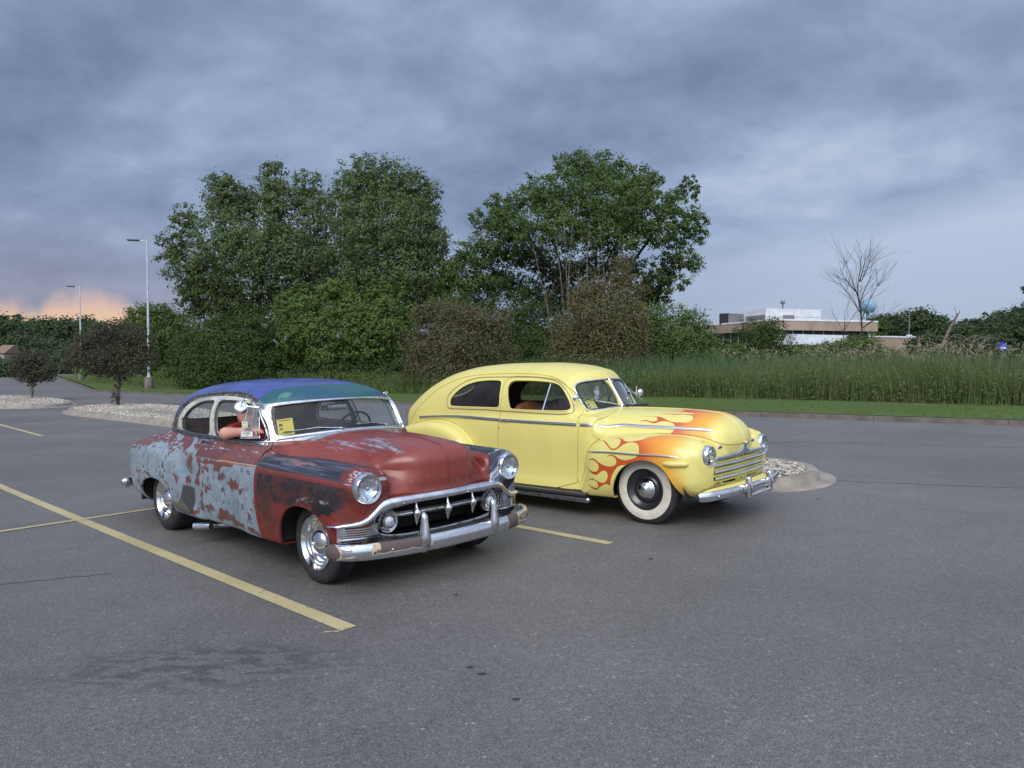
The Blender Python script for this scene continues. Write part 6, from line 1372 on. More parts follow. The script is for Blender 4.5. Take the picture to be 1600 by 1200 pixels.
tree('spreading_tree','wide spreading dark tree with open limbs, the biggest crown behind the yellow sedan','tree',54,
 [(895,262,36,26,0),(935,272,50,36,-1),(985,285,40,32,0),(1015,290,22,26,1),(840,300,40,28,-1),(880,310,56,38,-3),(940,320,66,44,-4),(1000,320,46,40,-2),(1075,295,20,22,0),(1060,330,32,32,-1),(1085,350,24,24,0),(790,320,34,22,0),(765,345,32,20,0),(800,350,44,26,-2),(860,360,60,34,-4),(940,370,60,30,-4),(1010,360,46,30,-2),(1070,372,34,22,0),(1060,410,40,20,0),(1040,440,38,22,0),(770,390,46,28,-1),(730,400,30,26,0),(820,400,46,22,1),(745,435,52,30,0),(800,445,46,22,1),(725,465,50,32,0),(1022,462,28,16,1),(700,430,22,30,0),(870,425,44,24,2),(925,415,44,24,2),(985,425,40,26,1),(850,470,50,24,2),(1000,465,36,22,1),(900,460,50,24,3)],915,L_oak,98000,.19,.42,13,clump=.20,fill=.42,per=30,limbs=16,twigs=2,trunkfork=.5)
tree('maple_tree','bright yellow green young maple in front of the cottonwoods','tree',50,
 [(447,470,16,16,0),(470,456,15,14,0),(492,462,15,15,.5),(516,455,20,20,-1),(543,446,13,13,0),(548,475,20,18,-1),(588,456,18,18,0),(606,446,13,12,0),(622,462,15,16,.5),(640,484,13,15,0),(605,482,26,20,-1.5),(570,495,30,22,-2),(530,492,26,22,-2),(478,485,28,22,-1.5),(446,492,20,24,-.5),(492,515,34,24,-2),(548,520,32,24,-2.5),(600,515,34,24,-2),(635,510,18,26,0),(462,525,26,26,-1),(515,550,36,24,-2),(572,550,36,22,-2),(620,545,26,20,-1),(450,555,24,22,0)],560,L_maple,52000,.17,.22,14,clump=.24,fill=.35,per=20)
tree('hedge_shrub','dark rounded thicket of shrubs left of the bright maple','shrub',50,
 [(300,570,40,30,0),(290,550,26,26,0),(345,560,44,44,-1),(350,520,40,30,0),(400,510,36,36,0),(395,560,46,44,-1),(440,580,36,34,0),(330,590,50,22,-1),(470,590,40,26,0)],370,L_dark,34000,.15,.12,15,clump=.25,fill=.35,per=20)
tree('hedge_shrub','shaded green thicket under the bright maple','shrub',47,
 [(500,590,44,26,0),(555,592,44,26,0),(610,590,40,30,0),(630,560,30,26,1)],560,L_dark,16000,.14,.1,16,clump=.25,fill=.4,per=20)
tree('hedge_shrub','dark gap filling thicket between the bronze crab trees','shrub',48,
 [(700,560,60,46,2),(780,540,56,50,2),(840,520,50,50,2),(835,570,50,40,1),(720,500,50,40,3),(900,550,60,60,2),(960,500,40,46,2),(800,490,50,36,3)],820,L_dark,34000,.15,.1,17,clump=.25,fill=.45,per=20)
tree('crab_apple_tree','wide bronze and olive crab apple left of the dark gap, behind the coupe roof','tree',41,
 [(665,490,22,20,0),(700,490,40,26,0),(745,500,40,26,0),(780,505,24,22,0),(660,540,36,36,0),(710,540,52,36,-1),(765,545,40,36,0),(800,560,16,22,0),(700,580,56,26,-1),(760,580,40,22,0),(650,580,22,22,0)],700,L_crab,30000,.12,.1,18,clump=.34,fill=.5,per=12)
tree('crab_apple_tree','taller olive brown crab apple with twiggy top behind the yellow roof','tree',40,
 [(975,420,20,26,0),(930,450,34,26,0),(975,455,30,34,0),(905,470,20,22,0),(935,490,46,34,-1),(985,495,30,36,0),(900,520,40,30,0),(950,530,50,34,-1),(880,550,30,26,0),(930,565,56,24,-1),(990,560,30,26,0),(1005,525,14,24,0)],945,L_brown,30000,.115,.1,19,clump=.34,fill=.5,per=12,twigs=2)
tree('green_shrub','dense green shrub between the olive crab apple and the office building','shrub',45,
 [(1010,500,34,26,0),(1050,505,40,30,0),(1085,515,28,34,0),(1000,540,34,40,0),(1050,550,50,40,-1),(1100,550,26,34,0),(1020,585,40,26,0),(1090,580,34,24,0)],1045,L_shrub,26000,.14,.12,20,clump=.25,fill=.4,per=18)
tree('round_shrub','round dark shrub in front of the tan office fascia','shrub',62,
 [(1180,520,34,22,0),(1205,515,26,20,0),(1165,545,34,20,0),(1210,540,34,22,0),(1240,548,16,16,0),(1190,555,44,16,0)],1195,L_dark,14000,.16,.12,21,clump=.25,fill=.45,per=18)
tree('round_shrub','small pale green shrub low in front of the office','shrub',52,[(1185,560,24,14,0),(1130,560,26,22,0),(1150,552,18,16,0)],1150,L_shrub,7000,.13,.08,22,clump=.3,fill=.45)
tree('round_shrub','low bushy shrubs in front of the white canopy','shrub',56,[(1262,552,24,14,0),(1290,548,22,16,0),(1315,545,20,16,0)],1290,L_shrub,8000,.14,.08,24,clump=.3,fill=.45)
tree('round_shrub','leafy shrub at the foot of the bare tree','shrub',50,[(1345,540,30,20,0),(1330,560,34,18,0),(1380,560,30,16,0),(1310,545,16,14,0)],1345,L_shrub,9000,.14,.08,23,clump=.3,fill=.45)
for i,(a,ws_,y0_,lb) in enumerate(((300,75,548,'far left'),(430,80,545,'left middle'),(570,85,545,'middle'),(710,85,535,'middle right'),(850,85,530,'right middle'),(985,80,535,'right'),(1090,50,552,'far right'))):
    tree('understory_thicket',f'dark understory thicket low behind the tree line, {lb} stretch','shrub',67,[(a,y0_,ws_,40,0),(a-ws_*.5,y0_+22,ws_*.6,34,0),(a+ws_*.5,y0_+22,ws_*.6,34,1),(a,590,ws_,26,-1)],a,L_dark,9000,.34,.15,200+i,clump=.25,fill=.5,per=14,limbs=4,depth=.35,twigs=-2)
# dead stems standing in front of the spreading tree
g=G(); r=np.random.default_rng(31); x0,y0,_=px(895,600,42); e=empty('dead_sapling',(x0,42,gz(x0)+.1),label='cluster of bare pale dead stems rising through the olive crab apple',cat='tree')
for i,(tx,ty,bx) in enumerate([(880,330,890),(897,325,900),(921,345,925),(833,385,870),(868,360,885),(970,360,940),(905,420,905),(935,340,930),(850,430,880),(985,400,950)]):
    p0=np.array(px(bx,590,42)); p2=np.array(px(tx,ty,42+r.normal(0,.4))); p1=(p0+p2)/2+r.normal(0,.25,3)*[1,1,.2]; o=np.array([x0,42,gz(x0)+.1]); limb(g,[p0-o,p1-o,p2-o],.045,.008,5)
    for q in range(6):
        u=.4+.09*q; b=p0+(p2-p0)*u; dv=np.array([r.normal(0,.5),r.normal(0,.3),.6+.5*r.random()]); limb(g,[b-o,b+dv*.5-o,b+dv*1.1-o],.014,.004,4)
g.obj('stem',greybark,e,auto=0,fix=False)
def bare_tree(name,label,D,base,pts,r0,seed,sub=4,mat=barkm):
    r=np.random.default_rng(seed); x0=px(base[0],base[1],D); e=empty(name,(x0[0],D,gz(x0[0])+.1),label=label,cat='tree'); o=np.array([x0[0],D,gz(x0[0])+.1]); g=G()
    root=np.array([0,0,0.]); 
    for k,(path) in enumerate(pts):
        P=[np.array(px(a,b,D+r.normal(0,.5)))-o for a,b in path]; 
        if k==0: P=[root]+P
        limb(g,P,r0*(1 if k==0 else .5),r0*.12,6)
        for q in range(sub):
            i=r.integers(0,len(P)-1); u=r.random(); b=P[i]+(P[i+1]-P[i])*u; d0=P[-1]-P[0]; d0/=np.linalg.norm(d0)+1e-6; dv=d0+r.normal(0,.55,3)*[1,.6,.5]; dv[2]=abs(dv[2])*.8+.2; L=(.8+1.1*r.random())*D/60
            limb(g,[b,b+dv*L*.5,b+dv*L+[0,0,.2*L]],r0*.16,r0*.04,4)
            for w in range(2): dv2=dv+r.normal(0,.5,3)*[1,.5,.4]; limb(g,[b+dv*L*(.4+.3*w),b+dv*L*(.4+.3*w)+dv2*L*.5],r0*.07,r0*.03,3)
    g.obj('trunk',mat,e,auto=0,fix=False); return e
bare_tree('bare_tree','slender leafless tree standing in front of the pale blue water tower',58,(1347,560),[[(1347,525),(1345,490),(1340,455),(1344,420),(1346,392)],[(1345,490),(1328,462),(1311,442)],[(1346,500),(1358,470),(1370,448),(1379,432)],[(1343,470),(1330,435),(1320,405)],[(1345,440),(1355,420),(1360,402)],[(1342,480),(1352,450),(1368,420)],[(1348,512),(1370,497),(1394,486)],[(1341,460),(1324,440),(1314,424)],[(1343,440),(1350,415),(1352,402)]],.085,41,13)
bare_tree('bare_tree','low thin leafless sapling left of the taller bare tree',60,(1318,560),[[(1318,530),(1320,500),(1318,485)],[(1318,520),(1308,500),(1300,490)],[(1320,515),(1330,498),(1338,486)]],.045,42,6)
x0=px(1475,560,46); e=empty('broken_snag',(x0[0],46,gz(x0[0])+.1),label='broken leaning dead trunk with splintered top over fallen branches',cat='tree'); o=np.array([x0[0],46,gz(x0[0])+.1]); g=G(); r=np.random.default_rng(44)
limb(g,[np.array(px(1468,552,46))-o,np.array(px(1480,522,46))-o,np.array(px(1489,504,46))-o,np.array(px(1496,492,46))-o],.12,.075,7); limb(g,[np.array(px(1496,492,46))-o,np.array(px(1499,488,46))-o,np.array(px(1500,484,46))-o],.06,.01,5); limb(g,[np.array(px(1495,494,46))-o,np.array(px(1491,478,46))-o],.03,.01,4)
for k in range(34):
    a=(1425+r.random()*100,540+r.random()*18); b=(a[0]+r.normal(0,30),a[1]-4-r.random()*14); limb(g,[np.array(px(*a,46+r.random()*2))-o,np.array(px((a[0]+b[0])/2,min(a[1],b[1])-3,46.5))-o,np.array(px(*b,47))-o],.05,.015,4)
g.obj('branches',greybark,e,auto=0,fix=False)
# young dark leaved trees on the islands
def yng(label,D,b,blobs,n,seed,fork):
    e=tree('young_tree',label,'tree',D,blobs,b,L_purple,n,.085,.07,seed,clump=.30,fill=.45,per=14,limbs=8,bark=greybark,lift=.12,trunkfork=fork); return e
yng('dark purple leaved young tree on the long gravel island',30.2,183,[(150,528,30,18),(185,520,36,20),(215,530,26,20),(135,548,26,22),(165,560,40,26),(205,562,34,26),(228,560,18,18),(118,566,18,12),(184,586,17,12),(158,572,22,12),(183,600,6,7)],15000,51,.9)
yng('smaller dark leaved young tree on the left hand island',36.5,49,[(50,560,26,14),(40,572,26,14),(62,575,26,14),(50,585,28,12),(28,580,12,9),(76,588,14,8),(49,598,8,6)],11000,52,.9)
yng('small dark tree at the tip of the far lawn beside the thinner street lamp',70,118,[(118,550,14,16),(108,566,16,14),(128,566,14,14)],5000,53,.9)
g=G(); r=np.random.default_rng(9); V,Fq=leaves(np.array([-15.95,30.0,gz(-16)+.45])+r.normal(0,1,(160,3))*[.09,.09,.16],.08,r); tagobj(mkmesh('trunk_sucker',V,Fq,L_purple,None,False),'small sprouting suckers at the foot of the island tree','plant')
ORD='first second third fourth fifth sixth seventh eighth ninth tenth eleventh twelfth thirteenth fourteenth fifteenth sixteenth'.split()
# far tree line: left
FT=[(28,572,26,10,96),(-8,570,16,14,98),(62,570,22,9,104),(15,520,40,28,150),(60,520,36,24,165),(100,520,34,22,170),(30,550,40,24,130),(135,522,34,26,175),(160,530,34,26,150),(195,530,34,28,160),(75,548,34,20,140),(110,560,30,22,125),(-20,535,40,40,150),(255,560,40,30,110),(295,545,30,36,120),(170,560,40,24,120)]
for i,(a,b,rx,ry,D) in enumerate(FT):
    nm=['rounded dark green tree','broad dull green tree','low bushy tree'][i%3]; loc='far behind the left lamps' 
    tree('far_tree',f'{nm}, {ORD[sorted(range(len(FT)),key=lambda k:FT[k][0]).index(i)]} from the left in the distant line at the left','tree',D,[(a,b,rx,ry,0),(a-rx*.45,b+ry*.35,rx*.6,ry*.7,0),(a+rx*.45,b+ry*.3,rx*.6,ry*.7,1),(a+rx*.1,b-ry*.45,rx*.5,ry*.5,0),(a,b+ry*.9,rx*.9,ry*.5,0)],a,L_far,6500,D*.0042,.3,100+i,clump=.30,fill=.4,per=16,limbs=3,group='distant trees at the left')
tree('lamp_side_tree','full green tree just behind the taller street lamp','tree',82,[(235,490,32,18,0),(258,500,30,24,0),(215,510,26,26,0),(245,525,44,30,-1),(280,520,26,34,0),(225,550,34,30,0),(270,560,36,30,0),(205,545,18,26,0)],245,L_oak,22000,.26,.3,71,clump=.24,fill=.4,per=18)
tree('weed_shrub','light green bush low beside the lamp base','shrub',60,[(262,588,20,14,0),(240,592,12,10,0),(150,578,16,10,4),(135,580,16,9,6)],262,L_maple,5000,.14,.05,72,clump=.3,fill=.5)
# far tree line: right
FR=[(1385,505,26,12,170),(1432,500,26,18,150),(1400,512,22,14,190),(1460,512,30,18,150),(1495,522,26,14,150),(1520,515,26,16,160),(1555,510,30,22,150),(1588,500,26,18,140),(1575,525,34,26,130),(1605,515,30,40,120),(1540,540,40,18,120),(1500,545,40,14,110),(1450,535,30,12,110),(1640,520,40,40,130)]
for i,(a,b,rx,ry,D) in enumerate(FR):
    tree('far_tree',f'low rounded tree, {ORD[sorted(range(len(FR)),key=lambda k:FR[k][0]).index(i)]} from the left beyond the reeds at the right','tree',D,[(a,b,rx,ry,0),(a-rx*.45,b+ry*.35,rx*.6,ry*.7,0),(a+rx*.45,b+ry*.3,rx*.6,ry*.7,1),(a+rx*.1,b-ry*.45,rx*.5,ry*.5,0),(a,b+ry*.9,rx*.9,ry*.6,0)],a,L_far,5200,D*.0042,.3,140+i,clump=.30,fill=.4,per=16,limbs=3,group='distant trees at the right')
tree('conifer_tree','small dark pointed conifer right of the water tower','tree',150,[(1376,500,4,8),(1376,508,9,8),(1376,516,12,8)],1376,L_dark,3000,.6,.2,170,clump=.3,fill=.5)
tree('edge_tree','bit of an overhanging tree just inside the right edge','tree',60,[(1612,455,14,12),(1625,500,24,26),(1640,470,30,40)],1640,L_oak,6000,.2,.2,171)
# ================================================================ tall weeds, reeds, grass blades
def blades(name,P,h,w,mat,r,lean=.18,seg=3,heads=None,kind='stuff',label=None):
    n=len(P); az=r.random(n)*6.28; ln=lean*(.3+r.random(n))*h; dx,dy=np.cos(az)*ln,np.sin(az)*ln; wa=r.random(n)*3.14; wx,wy=np.cos(wa)*w/2,np.sin(wa)*w/2; Vs=[]
    for k in range(seg+1):
        t=k/seg; c=P+np.stack([dx*t*t,dy*t*t,h*t],1); f=(1-t)**.7 if k<seg else .02; Vs+= [c+np.stack([wx*f,wy*f,0*wx],1),c-np.stack([wx*f,wy*f,0*wx],1)]
    V=np.stack(Vs,1).reshape(-1,3); K=2*(seg+1); Fq=np.concatenate([np.stack([np.arange(n)*K+2*k,np.arange(n)*K+2*k+1,np.arange(n)*K+2*k+3,np.arange(n)*K+2*k+2],1) for k in range(seg)])
    o=mkmesh(name,V,Fq,mat,None,False); return tagobj(o,label,None,None,kind)
def gzv(x): return .0223*9*np.tanh(x/9)
r=np.random.default_rng(77)
nrmv=np.array([.61,.79]); tv=np.array([.79,-.61])
def band(n,s0,s1,o0,o1,base=(12.06,17.55)):
    s=s0+(s1-s0)*r.random(n); o=o0+(o1-o0)*r.random(n)**1.2; Q=np.array(base)+s[:,None]*tv+o[:,None]*nrmv; return np.stack([Q[:,0],Q[:,1],gzv(Q[:,0])+.10],1),s,o
# s: metres along the kerb to the right of the point (12,17.5); o: metres back from the kerb
m_weed=leafmat('tall_weed_green',(0.122, 0.175, 0.056),(0.155, 0.205, 0.074),tr=.3,sc=.5); m_weed2=leafmat('blue_green_weed',(0.105, 0.162, 0.075),(0.138, 0.192, 0.096),tr=.3,sc=.5); m_weed3=leafmat('yellow_green_weed',(0.165, 0.185, 0.082),(0.195, 0.2, 0.105),tr=.3,sc=.5); m_seed=pmat('seed_head',srgb(140,132,108),.8); m_dry=pmat('dry_stem',srgb(132,124,98),.8)
pat=lambda s,o:.5+.5*np.sin(s*1.1+1.7*np.sin(s*.37)+o*.8)*np.cos(s*.53+1.3)
P,s,o=band(42000,-30,16,7.0,13.0); hh=(.80+.75*r.random(len(P))**1.4+.60*pat(s,o)-.12)*(.72+.28*np.clip((s+18)/14,0,1)); sel=r.random(len(P))<.45+.5*pat(s*2.3,o); blades('tall_grass',P[sel],hh[sel],.030,m_weed,r,.26); blades('tall_grass',P[~sel],hh[~sel]*.9,.026,m_weed3,r,.34)
P,s,o=band(14000,-26,16,9,16); hh=1.45+.55*r.random(len(P)); blades('tall_grass',P,hh,.026,m_weed2,r,.16)
# leafy weed stalks along the front of the band
P,s,o=band(3600,-44,15,6.7,9.3); hs_=.5+.85*r.random(len(P)); LP=[]
for k in range(15):
    t=.08+.92*k/15; LP.append(P+np.stack([r.normal(0,.07,len(P))*(1.3-t),r.normal(0,.07,len(P))*(1.3-t),hs_*t],1))
V,Fq=leaves(np.vstack(LP),.12,r,asp_=.36,up=.8); tagobj(mkmesh('broadleaf_weeds',V,Fq,m_weed,None,False),kind='stuff'); blades('weed_stalks',P,hs_,.015,m_weed,r,.06)
P,s,o=band(1500,-26,15,5.9,7.2); P=P[pat(s*1.7,o)>.55]; blades('rough_grass',P,.18+.35*r.random(len(P)),.03,m_weed,r,.5,2)
# reeds with straw coloured plumes further back
P,s,o=band(3400,-13,12,12.0,20); kk=r.random(len(P))<.25+.75*pat(s*.9,o*.6)**1.5*(s<8)*(s>-9); P=P[kk]; hh=1.45+.75*r.random(len(P)); blades('reed_stems',P,hh,.016,m_dry,r,.14)
az=r.random(len(P))*6.28; tip=P+np.stack([np.cos(az)*.22,np.sin(az)*.22,hh],1); LP=np.vstack([tip+r.normal(0,.035,(len(P),3))*[1,1,2.2]-[0,0,.03*k] for k in range(4)]); V,Fq=leaves(LP,.13,r,asp_=.25,up=0); tagobj(mkmesh('reed_plumes',V,Fq,m_seed,None,False),kind='stuff')
# ankle high rough grass at the foot of the weeds and mown blades on the verge
P,s,o=band(26000,-46,15,.25,7.2); blades('mown_grass',P,.045+.05*r.random(len(P)),.020,leafmat('lawn_blade',(0.11, 0.165, 0.046),(0.138, 0.19, 0.06),tr=.2,sc=.4),r,.5,1)
P,s,o=band(9000,-60,-20,6.2,10.5); blades('rough_grass',P,.35+.4*r.random(len(P)),.03,m_weed,r,.3,2)
# grass by the lamp bases
Q=np.stack([-48+30*r.random(9000),50+32*r.random(9000)],1); k=np.array([-25.3,46.9]); side=(Q[:,0]+25.3)*(84.4-46.9)-(Q[:,1]-46.9)*(-50.75+25.3); Q=Q[side>60]; P=np.stack([Q[:,0],Q[:,1],gzv(Q[:,0])+.11],1); blades('rough_grass',P,.25+.5*r.random(len(P))*np.clip((Q[:,1]-52)/6,0.1,1),.04,m_weed,r,.3,2)
# ================================================================ street lamps, building, tower
whitep=pmat('white_painted_pole',srgb(196,204,214),.45); addnoise(whitep,2,srgb(170,178,190),.4,.65,3); headm=pmat('lamp_head_bronze',srgb(70,74,84),.4)
def lamp(x,y,H,arm,label):
    e=empty('street_lamp',(x,y,gz(x)+.12),label=label,cat='street lamp')
    G().lathe([(.001,.78),(.26,.78),(.28,.74),(.28,-.1)],20,(0,0,0),'z').obj('concrete_base',conc,e)
    G().lathe([(.12,.78),(.12,.86),(.085,.88),(.082,.95),(.058,H),(.001,H)],16,(0,0,0),'z').obj('pole',whitep,e,auto=40)
    h=G(); h.tube([(0,0,H-.12),(-arm*.5,0,H-.06)],.03,8); h.obj('arm',whitep,e)
    V,Fc=rbox_geo((-arm*.5-.40,0,H-.06),(.78,.34,.11),.04,3); V=np.array(V); V[:,2]+=(V[:,0])*-.03; G().add(V,Fc).obj('lamp_head',headm,e)
    for k in range(3): G().box((.0,-.065-.02*k*0,1.4+k*.35),(.09,.012,.10)).obj('pole_sticker',pmat('sticker_dark',srgb(60,56,60),.6) if k==0 and 'sticker_dark' not in MAT else MAT['sticker_dark'],e)
    return e
lamp(-24.37,50.08,9.95,1.0,'tall white street lamp on a round concrete base, nearer of the two')
lamp(-42.87,74.25,9.35,.9,'thinner looking white street lamp further back at the left')
# office building
def bpx(x,y,D): return np.array(px(x,y,D))
tanf=pmat('tan_fascia_panel',srgb(170,148,130),.75); addnoise(tanf,.6,srgb(158,136,120),.4,.6,3); whitef=pmat('white_metal_panel',srgb(232,234,238),.5); addnoise(whitef,1.2,srgb(216,220,226),.4,.6,3); glassd=pmat('dark_office_glass',(.02,.022,.025),.45); greyv=pmat('grey_louvre',srgb(128,128,132),.6); darkroof=pmat('dark_soffit',(.03,.03,.032),.8)
be=empty('office_building',(0,0,0),label='low modern office with tan fascia, dark window band and white penthouse storey',cat='building')
DC,DL,DR=100.,118.,105.
def wallq(name,a,b,z0,z1,mat,parent,th=.3,off=0.):
    """upright slab from a to b (xy), thickness th behind its face"""
    a,b=np.array(a,float),np.array(b,float); t=(b-a)/np.linalg.norm(b-a); nrm_=np.array([t[1],-t[0]]); a,b=a+nrm_*off,b+nrm_*off; c,dd=a-nrm_*th,b-nrm_*th
    V=[(*a,z0),(*b,z0),(*dd,z0),(*c,z0),(*a,z1),(*b,z1),(*dd,z1),(*c,z1)]; return G().add(V,[(0,1,5,4),(1,2,6,5),(2,3,7,6),(3,0,4,7),(4,5,6,7),(0,3,2,1)]).obj(name,mat,parent,smooth=False)
pl,pc,pr_=px(1090,500,DL)[:2],px(1212,500,DC)[:2],px(1372,500,DR)[:2]; zt=px(0,498,DC)[2]; zb=px(0,515.5,DC)[2]; pbk=(pl[0]+pr_[0]-pc[0],pl[1]+pr_[1]-pc[1])
for a,b in ((pl,pc),(pc,pr_)):
    a,b=np.array(a),np.array(b); L=np.linalg.norm(b-a); k=max(2,int(L/4.6))
    for i in range(k):
        u=(b-a)/L; wallq('fascia_panel',a+(b-a)*i/k+u*.03,a+(b-a)*(i+1)/k-u*.03,zb,zt-.22,tanf,be,.5)
    wallq('roof_coping',a,b,zt-.22,zt,whitef,be,.6,.06)
ins=lambda p,q,t:(p[0]+(q[0]-p[0])*t,p[1]+(q[1]-p[1])*t)
ce=((pl[0]+pr_[0])/2,(pl[1]+pr_[1])/2)
V=[(*pl,zt-.3),(*pc,zt-.3),(*pr_,zt-.3),(*pbk,zt-.3)]; G().add([(x,y,z) for x,y,z in V]+[(x,y,zb+.05) for x,y,z in V],[(0,1,2,3),(4,7,6,5)]).obj('roof_slab',darkroof,be,smooth=False)
q=[ins(p,ce,.10) for p in (pl,pc,pr_)]
for a,b in ((q[0],q[1]),(q[1],q[2])):
    wallq('window_band',a,b,zb-1.6,zb+.1,glassd,be); wallq('lower_tan_wall',ins(a,b,.02),ins(a,b,.98),-.1,zb-1.6,tanf,be,.3,.02)
    for i in range(9): 
        c=ins(a,b,(i+.5)/9); wallq('mullion',ins(c,b,0),ins(c,b,.012 if i<8 else .02),zb-1.6,zb+.1,whitef,be,.1,.05)
# entrance canopy, white, under the right wing of the fascia
a,b=px(1238,530,92)[:2],px(1325,530,96)[:2]; wallq('white_canopy',a,b,px(0,538.5,92)[2],px(0,522,92)[2],whitef,be,3.)
for i in range(4): c=ins(a,b,(i+.3)/4); wallq('canopy_column',c,ins(c,b,.05),-.1,px(0,538.5,92)[2],tanf,be,.4,-1.6)
for i in range(5): c=ins(a,b,(i+.35)/5.4); wallq('window',c,ins(c,b,.18),.3,px(0,541,92)[2],glassd,be,.1,-2.0)
# white penthouse storey in panels
p1,p2,p3=px(1122,490,122)[:2],px(1197,490,110)[:2],px(1283,490,113)[:2]; zt2=px(0,481.5,110)[2]; zb2=zt-.3
for a,b,k in ((p1,p2,4),(p2,p3,2)):
    for i in range(k):
        c0,c1=ins(a,b,i/k),ins(a,b,(i+1)/k); dz=(zt2-zb2)/2
        for j in (0,1): wallq('white_panel',ins(c0,c1,.01),ins(c0,c1,.99),zb2+dz*j+.02,zb2+dz*(j+1)-.02 - (.25 if (a is p1 and j==1) else 0)*(1-i/k),whitef,be,.4)
    wallq('penthouse_core',ins(a,b,.005),ins(a,b,.995),zb2,zt2-.4,greyv,be,.3,-.2)
wallq('louvre',ins(p1,p2,.62),ins(p1,p2,.98),zb2+.1,zb2+1.5,greyv,be,.1,.08); wallq('louvre',ins(p2,p3,.30),ins(p2,p3,.5),zb2+.1,zb2+1.5,greyv,be,.1,.08)
wallq('rooftop_unit',px(1124,490,112)[:2],px(1137,490,111)[:2],zb2+.2,px(0,490,112)[2],pmat('rooftop_unit_dark',(.03,.03,.034),.5),be,2.); wallq('rooftop_unit',px(1138,490,111)[:2],px(1149,490,110)[:2],zb2+.2,px(0,490.5,111)[2],greyv,be,2.)
x,y,z=px(1223,481,114); G().lathe([(.12,0),(.12,1.0),(.35,1.1),(.35,1.5),(.001,1.55)],10,(x,y,zt2-.1),'z').obj('roof_vent',greyv,be)
# lower tan wing to the right
w=empty('brick_wing',(0,0,0),label='low flat roofed tan brick wing right of the office, behind the reeds',cat='building')
a,b=px(1322,530,112)[:2],px(1440,530,118)[:2]; z1=px(0,526,112)[2]; wallq('wall',a,b,-.1,z1,tanf,w,8.); wallq('roof_edge',a,b,z1,z1+.22,whitef,w,8.2,.1)
for i in range(4): c=ins(a,b,.55+.1*i); wallq('window',c,ins(c,b,.12),1.0,2.4,glassd,w,.1,.03)
# water tower
bluep=pmat('pale_blue_tank',srgb(140,172,192),.6); addnoise(bluep,.2,srgb(116,154,184),.4,.6,2)
x,y,z=px(1356.5,478.5,600); e=empty('water_tower',(x,y,0),label='pale blue water tower tank far behind the bare tree',cat='water tower')
G().lathe([(.001,z+5.6),(3.4,z+5.0),(5.2,z+3.4),(6.0,z+1.0),(6.0,z-1.2),(5.2,z-3.4),(3.4,z-4.8),(1.3,z-5.6),(1.2,z-8)],32,(0,0,0),'z').obj('tank',bluep,e,auto=0)
g=G().lathe([(1.2,z-6),(1.2,0)],12,(0,0,0),'z'); 
g.obj('column',bluep,e)
for k in range(6): a=k*math.pi/3+.3; G().tube([(4.9*math.cos(a),4.9*math.sin(a),z-3),(6.0*math.cos(a),6.0*math.sin(a),0)],.35,8).obj('leg',bluep,e)
# far right: flag pole like light mast, blue sign, street lights
x,y,z=px(1421,483,125); e=empty('light_mast',(x,y,0),label='thin grey mast with small lamps left of the broken snag',cat='mast'); G().lathe([(.10,0),(.06,z),(.001,z)],8,(0,0,0),'z').obj('pole',greyv,e)
for dz in (0,-.5): G().box((0,0,px(0,524,125)[2]+dz),(.9,.3,.22)).obj('lamp',whitef,e,smooth=False)
x,y,z=px(1567,541,115); e=empty('blue_sign',(x,y,0),label='small round blue sign on a post near the right edge',cat='sign'); G().lathe([(.09,0),(.09,z-.6)],8,(0,0,0),'z').obj('post',greyv,e)
G().lathe([(.68,-.08),(.7,0),(.68,.08),(.001,.09)],24,(0,0,z),'y').obj('sign_disc',pmat('sign_blue',srgb(50,74,190),.4),e); G().add(*rbox_geo((0,-.12,z-.25),(.8,.05,.3),.02,1)).obj('sign_band',pmat('sign_white',srgb(215,222,240),.4),e)
for i,(a,b) in enumerate(((1581,494),(1590,494))):
    x,y,z=px(a,b,150); e=empty('far_street_light',(x,y,0),label=['left','right'][i]+' one of two amber lit lights above the far trees at the right',cat='street lamp',group='amber lit lights at the right'); G().lathe([(.08,0),(.06,z),(.001,z)],6,(0,0,0),'z').obj('pole',greyv,e)
    am=MAT.get('amber_lamp') or pmat('amber_lamp',srgb(240,190,120),.4,Emission_Color=(*srgb(255,190,110),1),Emission_Strength=1.2); G().add(*rbox_geo((0,0,z),(.8,.3,.25),.08,2)).obj('lamp',am,e)
# houses glimpsed at the left
for (a,b,wd,label,c,rc) in ((13,552,13,'small house with tan gable roof glimpsed at the far left',srgb(150,142,134),srgb(128,106,90)),(284,544,16,'white roofed shed glimpsed behind the lamp side tree',srgb(190,190,190),srgb(200,202,205))):
    D=118; x,y,z=px(a,b,D); w_=wd*D/FPX*.5; e=empty('small_house',(x,y,0),label=label,cat='house'); zz=max(z,1.6)
    G().box((0,0,zz/2),(2*w_,4,zz)).obj('wall',pmat('house_wall',c,.8),e,smooth=False)
    G().add([(-w_-.3,-2.3,zz),(w_+.3,-2.3,zz),(w_+.3,2.3,zz),(-w_-.3,2.3,zz),(-w_-.3,0,zz+1.3),(w_+.3,0,zz+1.3)],[(0,1,5,4),(2,3,4,5),(0,4,3),(1,2,5),(0,3,2,1)]).obj('roof',pmat('house_roof',rc,.8),e,smooth=False)
    for q in (-1,1): G().box((q*w_*.5,-2.02,zz*.55),(w_*.4,.05,zz*.35)).obj('window',glassd,e,smooth=False)
